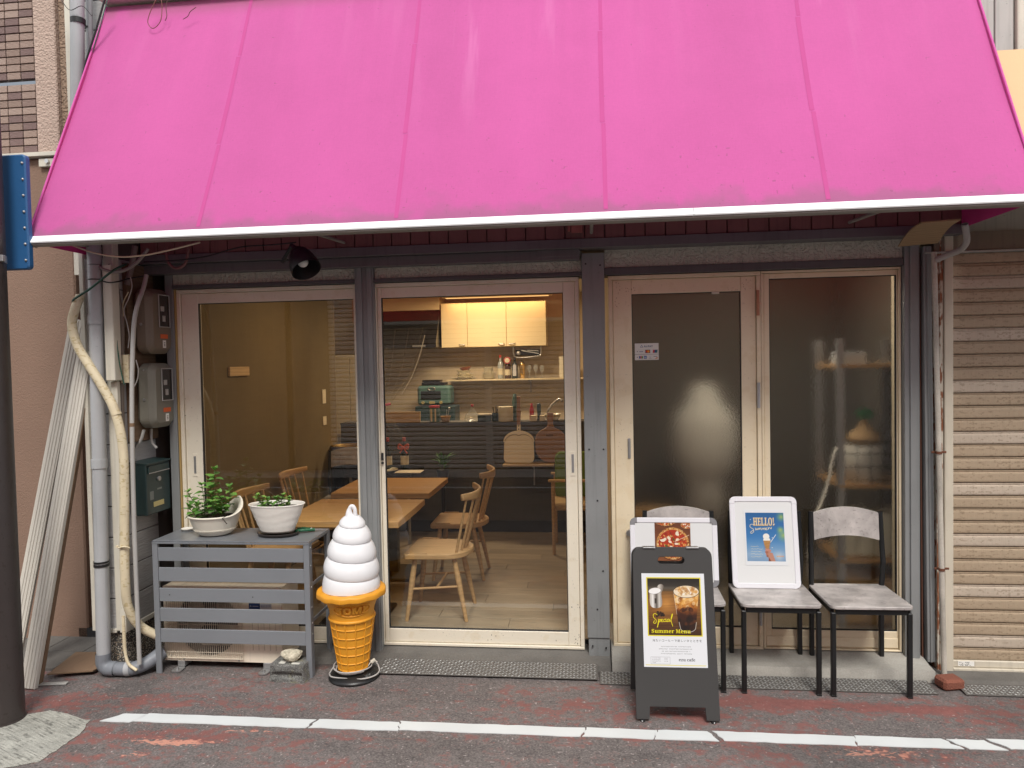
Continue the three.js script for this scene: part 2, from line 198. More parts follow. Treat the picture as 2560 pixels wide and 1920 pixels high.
const M = {
  frame: mat(0.76, 0.7, 0.575, { rough: 0.42, map: T.aluminium }), frameCream: mat(0.74, 0.635, 0.455, { rough: 0.42, map: T.aluminium }),
  grey: mat(0.235, 0.243, 0.243, { rough: 0.5, map: T.grime }), greyDark: mat(0.1, 0.1, 0.103, { rough: 0.55, map: T.grime }),
  stucco: mat(0.6, 0.57, 0.49, { rough: 0.92, map: T.grime, bumpMap: T.stuccoB, bumpScale: 0.006 }),
  soffit: mat(0.24, 0.115, 0.1, { rough: 0.6, map: T.grime }), beam: mat(0.15, 0.135, 0.14, { rough: 0.5, map: T.grime }),  // soffit red-brown has part of the red awning light put into it
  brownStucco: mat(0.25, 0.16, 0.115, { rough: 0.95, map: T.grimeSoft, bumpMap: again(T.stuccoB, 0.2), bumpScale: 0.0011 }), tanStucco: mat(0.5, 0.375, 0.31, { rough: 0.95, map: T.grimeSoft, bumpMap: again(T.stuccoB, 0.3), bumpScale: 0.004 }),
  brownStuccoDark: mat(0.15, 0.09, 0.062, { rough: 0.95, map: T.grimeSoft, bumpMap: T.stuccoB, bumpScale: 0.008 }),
  joint: mat(0.09, 0.075, 0.07, { rough: 0.95 }),
  siding: mat(0.43, 0.425, 0.415, { rough: 0.8, map: T.siding, bumpMap: T.sidingB, bumpScale: 0.0025 }), trimWhite: mat(0.66, 0.625, 0.53, { rough: 0.6, map: T.grime }),
  pebble: mat(1, 1, 1, { rough: 0.9, map: T.pebble, bumpMap: T.blockB, bumpScale: 0.004 }),
  pipeGrey: mat(0.42, 0.43, 0.44, { rough: 0.45, map: T.grime }), pipeDark: mat(0.2, 0.215, 0.24, { rough: 0.5, map: T.grime }), conduit: mat(0.42, 0.41, 0.39, { rough: 0.5, map: T.grime }),
  hose: mat(0.66, 0.59, 0.44, { rough: 0.65, map: T.hose }), cableCream: mat(0.66, 0.58, 0.43, { rough: 0.6 }), cableGreen: mat(0.02, 0.075, 0.05, { rough: 0.5 }), cableBlack: mat(0.012, 0.012, 0.013, { rough: 0.5 }), cableGrey: mat(0.4, 0.38, 0.36, { rough: 0.6 }),
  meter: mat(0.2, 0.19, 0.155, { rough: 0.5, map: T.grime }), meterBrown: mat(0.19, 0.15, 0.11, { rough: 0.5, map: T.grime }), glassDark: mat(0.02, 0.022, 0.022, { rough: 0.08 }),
  mailbox: mat(0.022, 0.045, 0.045, { rough: 0.4, map: T.grime }), brass: mat(0.55, 0.47, 0.22, { rough: 0.45, metal: 0.4 }),
  lightGrey: mat(0.42, 0.41, 0.385, { rough: 0.6, map: T.grime }), slatBoard: mat(0.64, 0.605, 0.535, { rough: 0.5, map: T.grimeSoft }), cardboard: mat(0.2, 0.125, 0.075, { rough: 0.9, map: T.grime }), plywood: mat(0.36, 0.24, 0.135, { rough: 0.8, map: T.wood }),
  rack: mat(0.22, 0.235, 0.255, { rough: 0.42, metal: 0.15, map: T.grimeSoft }), rackTop: mat(0.2, 0.215, 0.235, { rough: 0.28, metal: 0.15, map: T.grime }), steel: mat(0.62, 0.62, 0.62, { rough: 0.3, metal: 0.9 }), steelDull: mat(0.45, 0.45, 0.45, { rough: 0.5, metal: 0.8, map: T.grime }),
  acCase: mat(0.9, 0.8, 0.65, { rough: 0.5, map: T.grime }), black: mat(0.012, 0.012, 0.013, { rough: 0.45 }), blackMatte: mat(0.02, 0.02, 0.021, { rough: 0.75 }), blackPaint: mat(0.008, 0.0085, 0.009, { rough: 0.38 }),
  board: mat(0.042, 0.041, 0.04, { rough: 0.62, map: T.grimeSoft }),
  block: mat(1, 1, 1, { rough: 0.95, map: T.block, bumpMap: T.blockB, bumpScale: 0.012 }), pebbledDoor: mat(0.86, 0.84, 0.78, { rough: 0.23, transmission: 1, thickness: 0.006, ior: 1.45, bumpMap: T.ripple, bumpScale: 0.0003 }), stone: mat(1, 1, 1, { rough: 0.95, map: T.stone, bumpMap: T.blockB, bumpScale: 0.006 }), brick: mat(0.23, 0.078, 0.048, { rough: 0.92, map: T.grime, bumpMap: T.blockB, bumpScale: 0.005 }),
  potWhite: mat(0.72, 0.68, 0.58, { rough: 0.45, map: T.grimeSoft }), potWhite2: mat(0.78, 0.75, 0.69, { rough: 0.4, map: T.grimeSoft }), saucer: mat(0.045, 0.036, 0.032, { rough: 0.5 }), soil: mat(1, 1, 1, { rough: 1, map: T.soil, bumpMap: T.blockB, bumpScale: 0.01 }),
  shears: mat(0.01, 0.1, 0.045, { rough: 0.4 }), whitePlastic: mat(0.74, 0.745, 0.76, { rough: 0.32 }), waffle: mat(0.68, 0.3, 0.02, { rough: 0.48 }),
  laminate: mat(1, 1, 1, { rough: 0.38, map: T.laminate }), laminateEdge: mat(0.42, 0.4, 0.37, { rough: 0.6 }),
  snapFrame: mat(0.68, 0.68, 0.715, { rough: 0.35 }), snapBoard: mat(0.63, 0.64, 0.64, { rough: 0.5 }), cornerGrey: mat(0.2, 0.2, 0.21, { rough: 0.5 }),
  concrete: mat(0.36, 0.35, 0.325, { rough: 0.9, map: T.concrete, bumpMap: T.blockB, bumpScale: 0.0015 }), concreteDark: mat(0.135, 0.128, 0.12, { rough: 0.9, map: T.concrete, bumpMap: T.blockB, bumpScale: 0.0015 }),
  plate: mat(0.36, 0.36, 0.345, { rough: 0.45, metal: 0.55, map: T.grime }), plateBase: mat(0.13, 0.12, 0.11, { rough: 0.7, metal: 0.3, map: T.grime }),
  shutter: mat(0.4, 0.31, 0.215, { rough: 0.55, map: T.shutterWear }), shutterRail: mat(0.6, 0.545, 0.44, { rough: 0.6, map: T.grime }), rust: mat(1, 1, 1, { rough: 0.8, map: T.rust, bumpMap: T.fineB, bumpScale: 0.002 }), metalSiding: mat(0.5, 0.49, 0.46, { rough: 0.5, map: T.grime }),
  tanFabric: mat(0.62, 0.43, 0.24, { rough: 0.85, transmission: 0.08, side: THREE.DoubleSide, bumpMap: T.fineB, bumpScale: 0.0008 }),
  pinkSide: mat(0.72, 0.06, 0.32, { rough: 0.9, transmission: 0.2, side: THREE.DoubleSide }), barWhite: mat(0.9, 0.93, 0.93, { rough: 0.3 }), barUnder: mat(0.3, 0.28, 0.25, { rough: 0.6, map: T.grime }),
  polePaint: mat(0.042, 0.033, 0.031, { rough: 0.42, map: T.scuffPaint }), signBlue: mat(0.02, 0.1, 0.25, { rough: 0.45, map: T.grimeSoft }),
  oak: mat(0.58, 0.335, 0.135, { rough: 0.38, map: T.wood }), oakChair: mat(0.57, 0.36, 0.17, { rough: 0.42, map: T.wood }), floorWood: [1, 0.88, 1.1, 0.95].map((k) => mat(0.37 * k, 0.305 * k, 0.225 * k, { rough: 0.45, map: T.floorWood })),
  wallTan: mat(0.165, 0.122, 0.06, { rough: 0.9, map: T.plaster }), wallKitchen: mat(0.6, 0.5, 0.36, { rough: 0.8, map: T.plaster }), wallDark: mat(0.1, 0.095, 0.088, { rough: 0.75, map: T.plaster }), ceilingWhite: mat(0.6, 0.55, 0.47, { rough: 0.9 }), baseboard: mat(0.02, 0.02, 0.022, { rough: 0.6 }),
  cabinet: mat(0.74, 0.6, 0.36, { rough: 0.5 }), hood: mat(0.012, 0.011, 0.011, { rough: 0.25 }), shelf: mat(0.66, 0.57, 0.4, { rough: 0.5 }), ceramic: mat(0.72, 0.67, 0.53, { rough: 0.25 }), bowlWood: mat(0.35, 0.1, 0.02, { rough: 0.45 }),
  bottleGreen: mat(0.012, 0.02, 0.012, { rough: 0.08 }), bottleBrown: mat(0.06, 0.025, 0.01, { rough: 0.08 }), bottleClear: mat(0.35, 0.38, 0.38, { rough: 0.08 }), label: mat(0.62, 0.55, 0.4, { rough: 0.7 }), labelRed: mat(0.4, 0.04, 0.03, { rough: 0.6 }), gold: mat(0.75, 0.5, 0.18, { rough: 0.25, metal: 0.9 }),
  teal: mat(0.09, 0.18, 0.17, { rough: 0.4 }), tealDark: mat(0.03, 0.06, 0.065, { rough: 0.4 }), red: mat(0.5, 0.03, 0.04, { rough: 0.4 }), pink: mat(0.62, 0.17, 0.3, { rough: 0.6 }), glassJar: mat(0.9, 0.92, 0.92, { rough: 0.04, transmission: 0.85, thickness: 0, side: THREE.DoubleSide }), basket: mat(0.5, 0.32, 0.15, { rough: 0.8 }),
  peelWhite: mat(0.92, 0.83, 0.66, { rough: 0.5 }), boardWood: mat(0.38, 0.21, 0.115, { rough: 0.6, map: T.wood }), paleWood: mat(0.6, 0.42, 0.22, { rough: 0.5, map: T.wood }), greenFabric: mat(0.16, 0.24, 0.05, { rough: 0.9 }), whiteCloth: mat(0.68, 0.645, 0.57, { rough: 0.95 }), paper: mat(0.7, 0.62, 0.47, { rough: 0.8 }), fridge: mat(0.6, 0.52, 0.36, { rough: 0.4 }),
  film: mat(0.96, 0.96, 0.95, { rough: 0.03, transmission: 0.97, ior: 1.25, thickness: 0, side: THREE.DoubleSide }),
  pane: mat(0.93, 0.95, 0.93, { rough: 0, transmission: 1, thickness: 0, ior: 1.8 }),
  pebbledGlass: mat(0.86, 0.84, 0.78, { rough: 0.15, transmission: 1, thickness: 0.006, ior: 1.45, bumpMap: T.ripple, bumpScale: 0.0004 }),
  orangeSticker: mat(0.65, 0.12, 0.03, { rough: 0.5 }), whiteSticker: mat(0.75, 0.74, 0.7, { rough: 0.5 }), blueLogo: mat(0.02, 0.05, 0.16, { rough: 0.4 }), silverLogo: mat(0.5, 0.5, 0.52, { rough: 0.35 }),
};
// ---------------------------------------------------------------- road and ground
const RX0 = -3.3, RX1 = 3.5, RZ0 = -0.1, RZ1 = 1.6;
const gp = (u, v) => P(u, v, { y: 0 });
const redBlobs = [[2120, 1768, 0.55, 0.05, 0.75], [1900, 1752, 0.35, 0.06, 0.4], [2330, 1772, 0.25, 0.04, 0.4], [2500, 1805, 0.3, 0.06, 0.35], [1720, 1790, 0.4, 0.07, 0.35], [650, 1765, 0.45, 0.06, 0.25], [350, 1745, 0.5, 0.08, 0.4], [120, 1760, 0.35, 0.09, 0.5], [400, 1840, 0.5, 0.07, 0.45], [950, 1730, 0.4, 0.06, 0.25], [1350, 1760, 0.5, 0.05, 0.25], [2250, 1880, 0.5, 0.09, 0.35], [1700, 1850, 0.5, 0.05, 0.25], [900, 1850, 0.5, 0.06, 0.2], [150, 1890, 0.3, 0.06, 0.4]].map(([u, v, a, b, s]) => { const p = gp(u, v); return [p.x, p.z, a, b, s]; });
const pinkBlobs = [[430, 1855, 0.2, 0.035, 0.8], [330, 1885, 0.12, 0.03, 0.5], [620, 1828, 0.18, 0.02, 0.55], [2200, 1885, 0.3, 0.05, 0.5], [1640, 1900, 0.2, 0.03, 0.25], [1700, 1765, 0.12, 0.02, 0.3], [40, 1905, 0.12, 0.03, 0.5]].map(([u, v, a, b, s]) => { const p = gp(u, v); return [p.x, p.z, a, b, s]; });
const roadTex = texOf(2048, 640, (u, v) => {
  const x = lerp(RX0, RX1, u), z = lerp(RZ1, RZ0, v);
  const n1 = fbm(x * 2.2 + 9, z * 5, 5, 301), n2 = fbm(x * 9, z * 16, 4, 311), n3 = fbm(x * 32, z * 42, 3, 321), sp = vn(x * 120, z * 120, 331), sp2 = vn(x * 210, z * 210, 332);
  const g = 0.122 + 0.06 * (n1 - 0.5) + 0.06 * (n2 - 0.5) + 0.1 * (sp2 - 0.5) + (sp > 0.955 ? 0.26 : sp > 0.9 ? 0.09 : sp < 0.08 ? -0.045 : 0);
  let c = [g * 1.1, g * 0.96, g * 0.92], r = 0.2, p = 0;
  for (const [bx, bz, a, b, s] of redBlobs) { const d = ((x - bx) / a) ** 2 + ((z - bz) / b) ** 2; if (d < 4) r += s * Math.exp(-d * 1.1); }
  for (const [bx, bz, a, b, s] of pinkBlobs) { const d = ((x - bx - (z - bz) * -1.2) / a) ** 2 + ((z - bz) / b) ** 2; if (d < 4) p += s * Math.exp(-d); }
  if (z < 0.36 && x > -1.2) r *= sstep(0.27, 0.36, z);
  const m = sstep(0.3, 0.72, r * 0.75 + (n1 - 0.5) * 0.6 + (n2 - 0.5) * 0.7 + (n3 - 0.5) * 0.75 + (sp2 - 0.5) * 0.3 + 0.16) * (sp > 0.93 ? 0.25 : 1) * 0.78;
  const red = [0.175 + 0.06 * n2 * r, 0.062, 0.052]; c = c.map((q, i) => lerp(q, red[i] * (0.75 + 0.5 * n3), m));
  const n4 = fbm(x * 55, z * 130, 3, 341), k = sstep(0.4, 0.6, p * 0.95 + (n4 - 0.5) * 0.95 + (n3 - 0.5) * 0.3); c = c.map((q, i) => lerp(q, [0.6, 0.27, 0.19][i], k * 0.75));
  const cr = Math.abs(fbm(x * 1.7 + 40, z * 2.6, 4, 351) - 0.5), crk = sstep(0.006, 0.0015, cr) * sstep(0.5, 0.6, fbm(x * 1.3, z * 1.3, 3, 361)); c = c.map((q) => q * (1 - 0.22 * crk)); const wet = sstep(0.52, 0.7, fbm(x * 1.1 + 3, z * 1.9, 4, 371)); c = c.map((q) => q * (1 - 0.22 * wet)); const dirt = sstep(0.3, 0.16, z) * sstep(0.35, 0.6, n2); return c.map((q, i) => lerp(q, [0.035, 0.031, 0.027][i], 0.65 * dirt));
}, { clampEdge: true });
{
  struct('ground', bb(-30, 30, -0.3, -0.004, -12, 14, { c: 0 }), mat(1, 1, 1, { rough: 0.95, map: T.asphalt, bumpMap: T.asphaltB, bumpScale: 0.002 }));
  const g = new THREE.PlaneGeometry(RX1 - RX0, RZ1 - RZ0, 1, 1); g.rotateX(-Math.PI / 2); g.translate((RX0 + RX1) / 2, 0, (RZ0 + RZ1) / 2);
  const bump = T.asphaltB.clone(); bump.repeat.set((RX1 - RX0) / 0.9, (RZ1 - RZ0) / 0.9); bump.needsUpdate = true;
  struct('road', g, mat(1, 1, 1, { rough: 0.92, map: roadTex, bumpMap: bump, bumpScale: 0.0022 }), { uv: 'keep' });
}
// the white edge line, in lengths between its cracks, and its twin over the road
const linePaint = mat(0.58, 0.605, 0.605, { rough: 0.7, map: T.grimeSoft });
function paintedLine(x0, x1, zc, w, skew0, skew1) {
  const n = Math.max(2, Math.round((x1 - x0) / 0.05)), top = [], bot = [];
  for (let i = 0; i <= n; i++) { const t = i / n, j = () => (rnd() - 0.5) * 0.006; top.push([lerp(x0, x1, t) + (i === 0 ? skew0 : i === n ? skew1 : 0), -(zc - w / 2 + j())]); bot.push([lerp(x0, x1, t) - (i === 0 ? skew0 : i === n ? skew1 : 0), -(zc + w / 2 + j())]); }
  const zig = (x, sk) => [0.25, 0.5, 0.75].map((t) => [x + sk * (1 - 2 * t) + (rnd() - 0.5) * 0.016, -(zc - w / 2 + w * t)]);
  return poly([...zig(x0, skew0), ...bot, ...zig(x1, skew1).reverse(), ...top.reverse()], 0.003, { rx: -Math.PI / 2, y: 0.0005 });
}
{
  const cuts = [[-1.7, 0.035], [-1.56, 0.02], [-0.68, 0.012], [-0.25, -0.008], [0.62, 0.01], [0.95, 0.012], [1.21, -0.02], [1.83, 0.008], [2.24, -0.03], [2.42, -0.03], [3.6, 0]], gs = [];
  for (let i = 1; i < cuts.length; i++) gs.push(paintedLine(cuts[i - 1][0] + (i > 1 ? [0.006, 0.006, 0.014, 0.003, 0.008, 0.006, 0.024, 0.004, 0.022, 0.016][i - 1] : 0), cuts[i][0], lerp(0.842, 0.79, (cuts[i][0] + 1.7) / 4.2), 0.08, cuts[i - 1][1], cuts[i][1]));
  struct('painted_line', gs, linePaint);
  struct('painted_line', poly([[-6, -5.47], [6, -5.47], [6, -5.55], [-6, -5.55]], 0.003, { rx: -Math.PI / 2, y: 0 }), linePaint);
}
{ // pale broom finished concrete patch round the foot of the pole
  const o0 = [[-130, 1930], [0, 1925], [95, 1905], [150, 1873], [205, 1830], [222, 1803], [160, 1783], [125, 1778], [70, 1788], [-60, 1800], [-160, 1830]].map(([u, v]) => { const p = gp(u, v); return [p.x, -p.z]; }), o = [];
  o0.forEach((p, i) => { const q = o0[(i + 1) % o0.length]; for (let k = 0; k < 7; k++) { const t = k / 7; o.push([lerp(p[0], q[0], t) + (rnd() - 0.5) * 0.012, lerp(p[1], q[1], t) + (rnd() - 0.5) * 0.009]); } });
  const rib = texOf(512, 512, (u, v) => { const f = vn(u * 10, v * 90, 401, 10, 90), a = fbm(u * 6, v * 6, 6, 405, 6, 6), k = vn(u * 160, v * 160, 407, 160, 160), d = sstep(0.6, 0.85, f) * sstep(0.35, 0.65, fbm(u * 20, v * 20, 3, 411, 20, 20)); const q = 0.3 + 0.24 * (a - 0.4) + 0.12 * (k - 0.5) - 0.14 * d; return [q, q * 0.99, q * 0.88]; }, { rep: 0.55 });
  rib.rotation = 0.42; const ribB = texOf(256, 256, (u, v) => vn(u * 8, v * 70, 413, 8, 70), { color: false, rep: 0.43 }); ribB.rotation = 0.42;
  struct('concrete_patch', poly(o, 0.004, { rx: -Math.PI / 2, y: 0.0005, bevel: 0.001 }), mat(1, 1, 1, { rough: 0.95, map: rib, bumpMap: ribB, bumpScale: 0.003 }));
}
function ramp(pts, x0, x1) { const g = poly(pts.map(([z, y]) => [z, y]), x1 - x0, { ry: -Math.PI / 2, bevel: 0.004 }); return place(g, { x: x1 }); }   // outline in (z, y) drawn out along x
struct('concrete_step', [ramp([[-0.35, -0.05], [-0.35, 0.084], [0, 0.082], [0.1, 0.062], [0.165, 0.058], [0.185, -0.02]], 0.775, 2.455)], M.concrete);
struct('concrete_step', [ramp([[-0.35, -0.05], [-0.35, 0.05], [0.01, 0.05], [0.06, 0.034], [0.145, 0.028], [0.17, -0.02]], -1.8, 0.77)], M.concreteDark);
struct('pavement', [ramp([[-0.5, -0.05], [-0.5, 0.022], [0.16, 0.012], [0.21, -0.02]], 2.47, 4.5)], M.concreteDark);
function treadPlate(label, x0, x1, z0, y0, z1, y1) {
  const len = Math.hypot(z1 - z0, y1 - y0), tilt = Math.atan2(y0 - y1, z1 - z0);
  const o = thing('tread_plate', label, 'metal plate', [(x0 + x1) / 2, (y0 + y1) / 2, (z0 + z1) / 2]); o.rotation.x = tilt;
  part(o, 'sheet', box(x1 - x0, 0.005, len, 0, 0, 0, { c: 0.001 }), M.plateBase);
  const lug = place(new THREE.OctahedronGeometry(1, 0), { s: [0.0125, 0.0026, 0.0042] }); tri(lug);
  const p = 0.0185, nx = Math.floor((x1 - x0) / p), nz = Math.floor(len / p), m = new THREE.Matrix4(), im = new THREE.InstancedMesh(lug, M.plate, nx * nz); let k = 0;
  for (let i = 0; i < nx; i++) for (let j = 0; j < nz; j++) { m.compose(V((i - nx / 2 + 0.5) * p, 0.0027, (j - nz / 2 + 0.5) * p), new THREE.Quaternion().setFromEuler(new THREE.Euler(0, ((i + j) % 2 ? 1 : -1) * 0.75 + (rnd() - 0.5) * 0.1, 0)), V(1, 0.75 + 0.5 * rnd(), 1)); im.setMatrixAt(k++, m); }
  im.name = 'tread'; im.userData = { kind: 'stuff' }; im.castShadow = im.receiveShadow = true; o.add(im); return o;
}
treadPlate('worn checkered steel ramp plate before the sliding window, beside the ice cream lamp', -0.52, 0.695, 0.135, 0.032, 0.285, 0.012);
treadPlate('dirty checkered steel plate under the three grey chairs at the concrete step', 0.705, 2.4, 0.19, 0.014, 0.32, 0.005);
treadPlate('checkered steel plate at the foot of the closed shutter, right of the brick', 2.53, 3.8, 0.215, 0.014, 0.32, 0.006);

// ---------------------------------------------------------------- the cafe building, outside
const cafe = thing('cafe_building', 'small grey cafe front with white framed glass under a pink awning', 'building');
const C = (name, geos, m, o) => part(cafe, name, geos, m, o);
// wing wall with siding on its front and on its right side
{
  const ch = 0.176, y0 = 0.24, gF = [0, 1, 2].map(() => 0);
  C('wall', [bb(-2.15, -1.985, 0.235, 2.48, -0.3, 0.315, { c: 0 }), bb(-2.41, -2.15, 2.3, 4.6, -0.3, 0.02, { c: 0 })], M.joint);
  for (let i = 0; i < 25; i++) {
    const y = y0 + i * ch;
    if (i > 11) { part(cafe, 'siding_board', box(0.24, ch - 0.006, 0.012, -2.27, y + ch / 2, 0.027), M.siding, { shift: true }); continue; }
    part(cafe, 'siding_board', place(box(0.125, ch - 0.006, 0.012, -2.083, y + ch / 2, 0.322), {}), M.siding, { shift: true });
    if (i < 12) part(cafe, 'siding_board', box(0.012, ch - 0.006, 0.34, -1.979, y + ch / 2, 0.158), M.siding, { shift: true });
  }
  C('corner_trim', [bb(-2.024, -1.966, 0.235, 2.48, 0.315, 0.336), bb(-1.985, -1.964, 0.235, 2.48, 0.285, 0.314)], M.trimWhite);
  C('edge_trim', bb(-2.165, -2.14, 0.235, 2.48, 0.3, 0.345), M.trimWhite); C('edge_trim', bb(-2.425, -2.39, 2.3, 4.6, 0.0, 0.045), M.trimWhite); C('sill_trim', [bb(-2.14, -2.024, 0.222, 0.245, 0.318, 0.336), bb(-1.985, -1.968, 0.222, 0.25, -0.02, 0.314)], M.trimWhite);
  C('foundation', bb(-2.14, -1.985, -0.05, 0.222, -0.3, 0.31, { c: 0.004 }), M.pebble);
  C('wiring_board', bb(-1.972, -1.945, 1.3, 2.33, 0.0, 0.25), mat(0.16, 0.1, 0.06, { rough: 0.8, map: T.wood }));
  C('duct_cover', [bb(-1.985, -1.93, 1.66, 2.3, 0.337, 0.4, { c: 0.004 }), bb(-1.983, -1.945, 0.235, 1.655, 0.337, 0.365, { c: 0.003 })], M.trimWhite);
}
C('column', [bb(-0.672, -0.562, 0.03, 2.32, -0.1, 0.04), bb(-0.655, -0.628, 0.031, 2.319, 0.0405, 0.052), bb(-0.598, -0.57, 0.031, 2.319, 0.0405, 0.05)], M.grey);
C('column', [bb(0.642, 0.768, 0.145, 2.32, -0.1, 0.05), bb(0.648, 0.768, 0.0, 0.143, -0.1, 0.042)], M.grey);
{ const sc = []; for (const [x, y] of [[0.665, 2.26], [0.745, 2.25], [0.668, 1.22], [0.748, 1.22], [0.71, 0.93], [0.735, 0.53], [0.67, 0.1], [0.745, 0.09], [0.7, 0.31]]) sc.push(cyl(0.005, 0.005, 0.004, x, y, 0.051, { rx: Math.PI / 2, seg: 10 })); C('screw', sc, M.black); }
C('column', [bb(2.36, 2.437, 0.06, 2.32, -0.1, 0.035), bb(2.385, 2.43, 0.06, 2.319, 0.0355, 0.046)], M.grey);
C('column', [place(bb(-0.02, 0.02, -1.1, 1.13, -0.05, 0.06), { x: 2.474, y: 1.16, rz: 0.008 }), place(bb(-0.006, 0.002, -1.1, 1.13, 0.0605, 0.067), { x: 2.474, y: 1.16, rz: 0.008 })], M.grey);
C('rusty_edge', place(bb(-0.004, 0.004, -1.09, 1.1, -0.05, 0.03), { x: 2.445, y: 1.16, rz: 0.006 }), mat(0.12, 0.05, 0.03, { rough: 0.9, map: T.grime }));
C('column', [bb(-1.86, -1.81, 0.03, 2.32, -0.1, 0.02)], M.grey); C('yellow_edge', [bb(-1.809, -1.8, 0.05, 2.2, -0.08, 0.012)], mat(0.4, 0.27, 0.1, { rough: 0.7, map: T.grime }));
for (const [x0, x1] of [[-1.81, -0.673], [-0.561, 0.641]]) { C('stucco_panel', bb(x0, x1, 2.222, 2.345, -0.12, 0.012), M.stucco); C('head_trim', bb(x0, x1, 2.198, 2.2205, -0.12, 0.03), M.greyDark); }
C('stucco_panel', bb(0.769, 2.359, 2.24, 2.34, -0.12, 0.012), M.stucco); C('head_trim', bb(0.769, 2.359, 2.197, 2.238, -0.12, 0.028), M.greyDark);
C('beam', [bb(-1.95, 0.632, 2.283, 2.337, 0.013, 0.085), bb(0.4, 0.634, 2.3, 2.339, 0.0855, 0.09)], M.beam);
C('beam', [bb(-1.97, 2.62, 2.339, 2.39, 0.0, 0.12)], M.beam);
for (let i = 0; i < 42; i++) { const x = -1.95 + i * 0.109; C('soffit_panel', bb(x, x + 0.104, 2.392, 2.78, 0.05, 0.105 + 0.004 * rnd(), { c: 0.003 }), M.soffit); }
C('upper_wall', bb(-2.15, 2.62, 2.341, 4.6, -0.2, 0.0495, { c: 0 }), M.greyDark);
C('flashing', [bb(-2.13, 2.6, 3.875, 3.915, 0.0505, 0.14), bb(-2.13, 2.6, 3.916, 4.6, 0.0505, 0.08)], M.trimWhite);
C('bracket', [place(bb(-0.03, 0.03, -0.03, 0.025, -0.002, 0.002), { x: 0.62, y: 2.45, z: 0.13 }), bb(0.57, 0.585, 2.43, 2.5, 0.112, 0.135)], mat(0.42, 0.16, 0.13, { rough: 0.6, map: T.grime }));
// sliding windows and the glass door
function sash(name, x0, x1, y0, y1, gx0, gx1, gy0, gy1, o) {        // outer frame x0..x1, glass gx0..gx1
  const w = new THREE.Group(); w.name = name; cafe.add(w); const m = o.m, f = o.f ?? 0.022, zf = 0;
  part(w, 'outer_frame', [bb(x0, x1, y1 - f, y1, -0.1, zf), bb(x0, x1, y0, y0 + f * 0.7, -0.1, zf), bb(x0, x0 + f, y0 + f * 0.7 + 0.0005, y1 - f - 0.0005, -0.1, zf), bb(x1 - f, x1, y0 + f * 0.7 + 0.0005, y1 - f - 0.0005, -0.1, zf)], m);
  const a = x0 + f + 0.002, b = x1 - f - 0.002, c = y0 + f * 0.7 + 0.002, d = y1 - f - 0.002, z1 = -0.012, z0 = -0.05;
  part(w, 'sash_frame', [bb(a, gx0, c, d, z0, z1, { c: 0.003 }), bb(gx1, b, c, d, z0, z1, { c: 0.003 }), bb(gx0 + 0.0004, gx1 - 0.0004, gy1, d, z0, z1 - 0.001, { c: 0.003 }), bb(gx0 + 0.0004, gx1 - 0.0004, c, gy0, z0, z1 - 0.001, { c: 0.003 })], m);
  part(w, 'gasket', [bb(gx0, gx0 + 0.004, gy0, gy1, -0.036, -0.016, { c: 0.0005 }), bb(gx1 - 0.004, gx1, gy0, gy1, -0.036, -0.016, { c: 0.0005 }), bb(gx0 + 0.0041, gx1 - 0.0041, gy1 - 0.004, gy1, -0.036, -0.016, { c: 0.0005 }), bb(gx0 + 0.0041, gx1 - 0.0041, gy0, gy0 + 0.004, -0.036, -0.016, { c: 0.0005 })], M.blackMatte);
  if (o.pebbled) part(w, 'pebbled_pane', bb(gx0 + 0.004, gx1 - 0.004, gy0 + 0.004, gy1 - 0.004, -0.029, -0.023, { c: 0 }), o.blur ? M.pebbledDoor : M.pebbledGlass);
  else { const g = new THREE.PlaneGeometry(gx1 - gx0 - 0.006, gy1 - gy0 - 0.006); g.translate((gx0 + gx1) / 2, (gy0 + gy1) / 2, -0.026); part(w, 'pane', g, M.pane); }
  return w;
}
const wl = sash('sliding_window', -1.8, -0.674, 0.055, 2.195, -1.671, -0.687, 0.15, 2.111, { m: M.frame });
const wc = sash('sliding_window', -0.58, 0.624, 0.055, 2.195, -0.533, 0.533, 0.151, 2.111, { m: M.frame });
for (const [w, x] of [[wl, -1.72], [wc, 0.573]]) { part(w, 'handle', [bb(x - 0.016, x + 0.016, 1.06, 1.2, -0.0125, -0.009, { c: 0.001 })], M.frame); part(w, 'handle_recess', [bb(x - 0.007, x + 0.007, 1.08, 1.185, -0.0092, -0.0075, { c: 0.0005 })], M.steelDull); }
part(wc, 'lock', [bb(-0.553, -0.54, 1.155, 1.2, -0.0125, -0.004), cyl(0.007, 0.007, 0.012, -0.546, 1.14, -0.006, { rx: Math.PI / 2, seg: 12 })], M.blackMatte);
const wd = sash('glass_door', 0.789, 1.622, 0.082, 2.194, 0.919, 1.518, 0.2, 2.089, { m: M.frameCream, pebbled: true, blur: true });
for (const y of [2.02, 1.51, 0.29]) part(wd, 'hinge', [cyl(0.009, 0.009, 0.14, 1.607, y, 0.0, { seg: 12 }), cyl(0.0095, 0.0095, 0.006, 1.607, y, 0.0, { seg: 12 }), bb(1.6, 1.614, y - 0.07, y + 0.07, -0.0105, -0.003)], y > 2 ? mat(0.42, 0.2, 0.12, { rough: 0.5, metal: 0.4, map: T.grime }) : M.steelDull);
part(wd, 'handle', [bb(0.886, 0.902, 1.16, 1.275, -0.0115, -0.004, { c: 0.004 }), bb(0.89, 0.897, 1.175, 1.26, -0.0039, 0.003, { c: 0.002 })], M.steelDull);
part(wd, 'lock', [cyl(0.018, 0.02, 0.018, 0.888, 0.735, -0.002, { rx: Math.PI / 2 }), bb(0.884, 0.892, 0.732, 0.738, 0.007, 0.009)], M.steel);
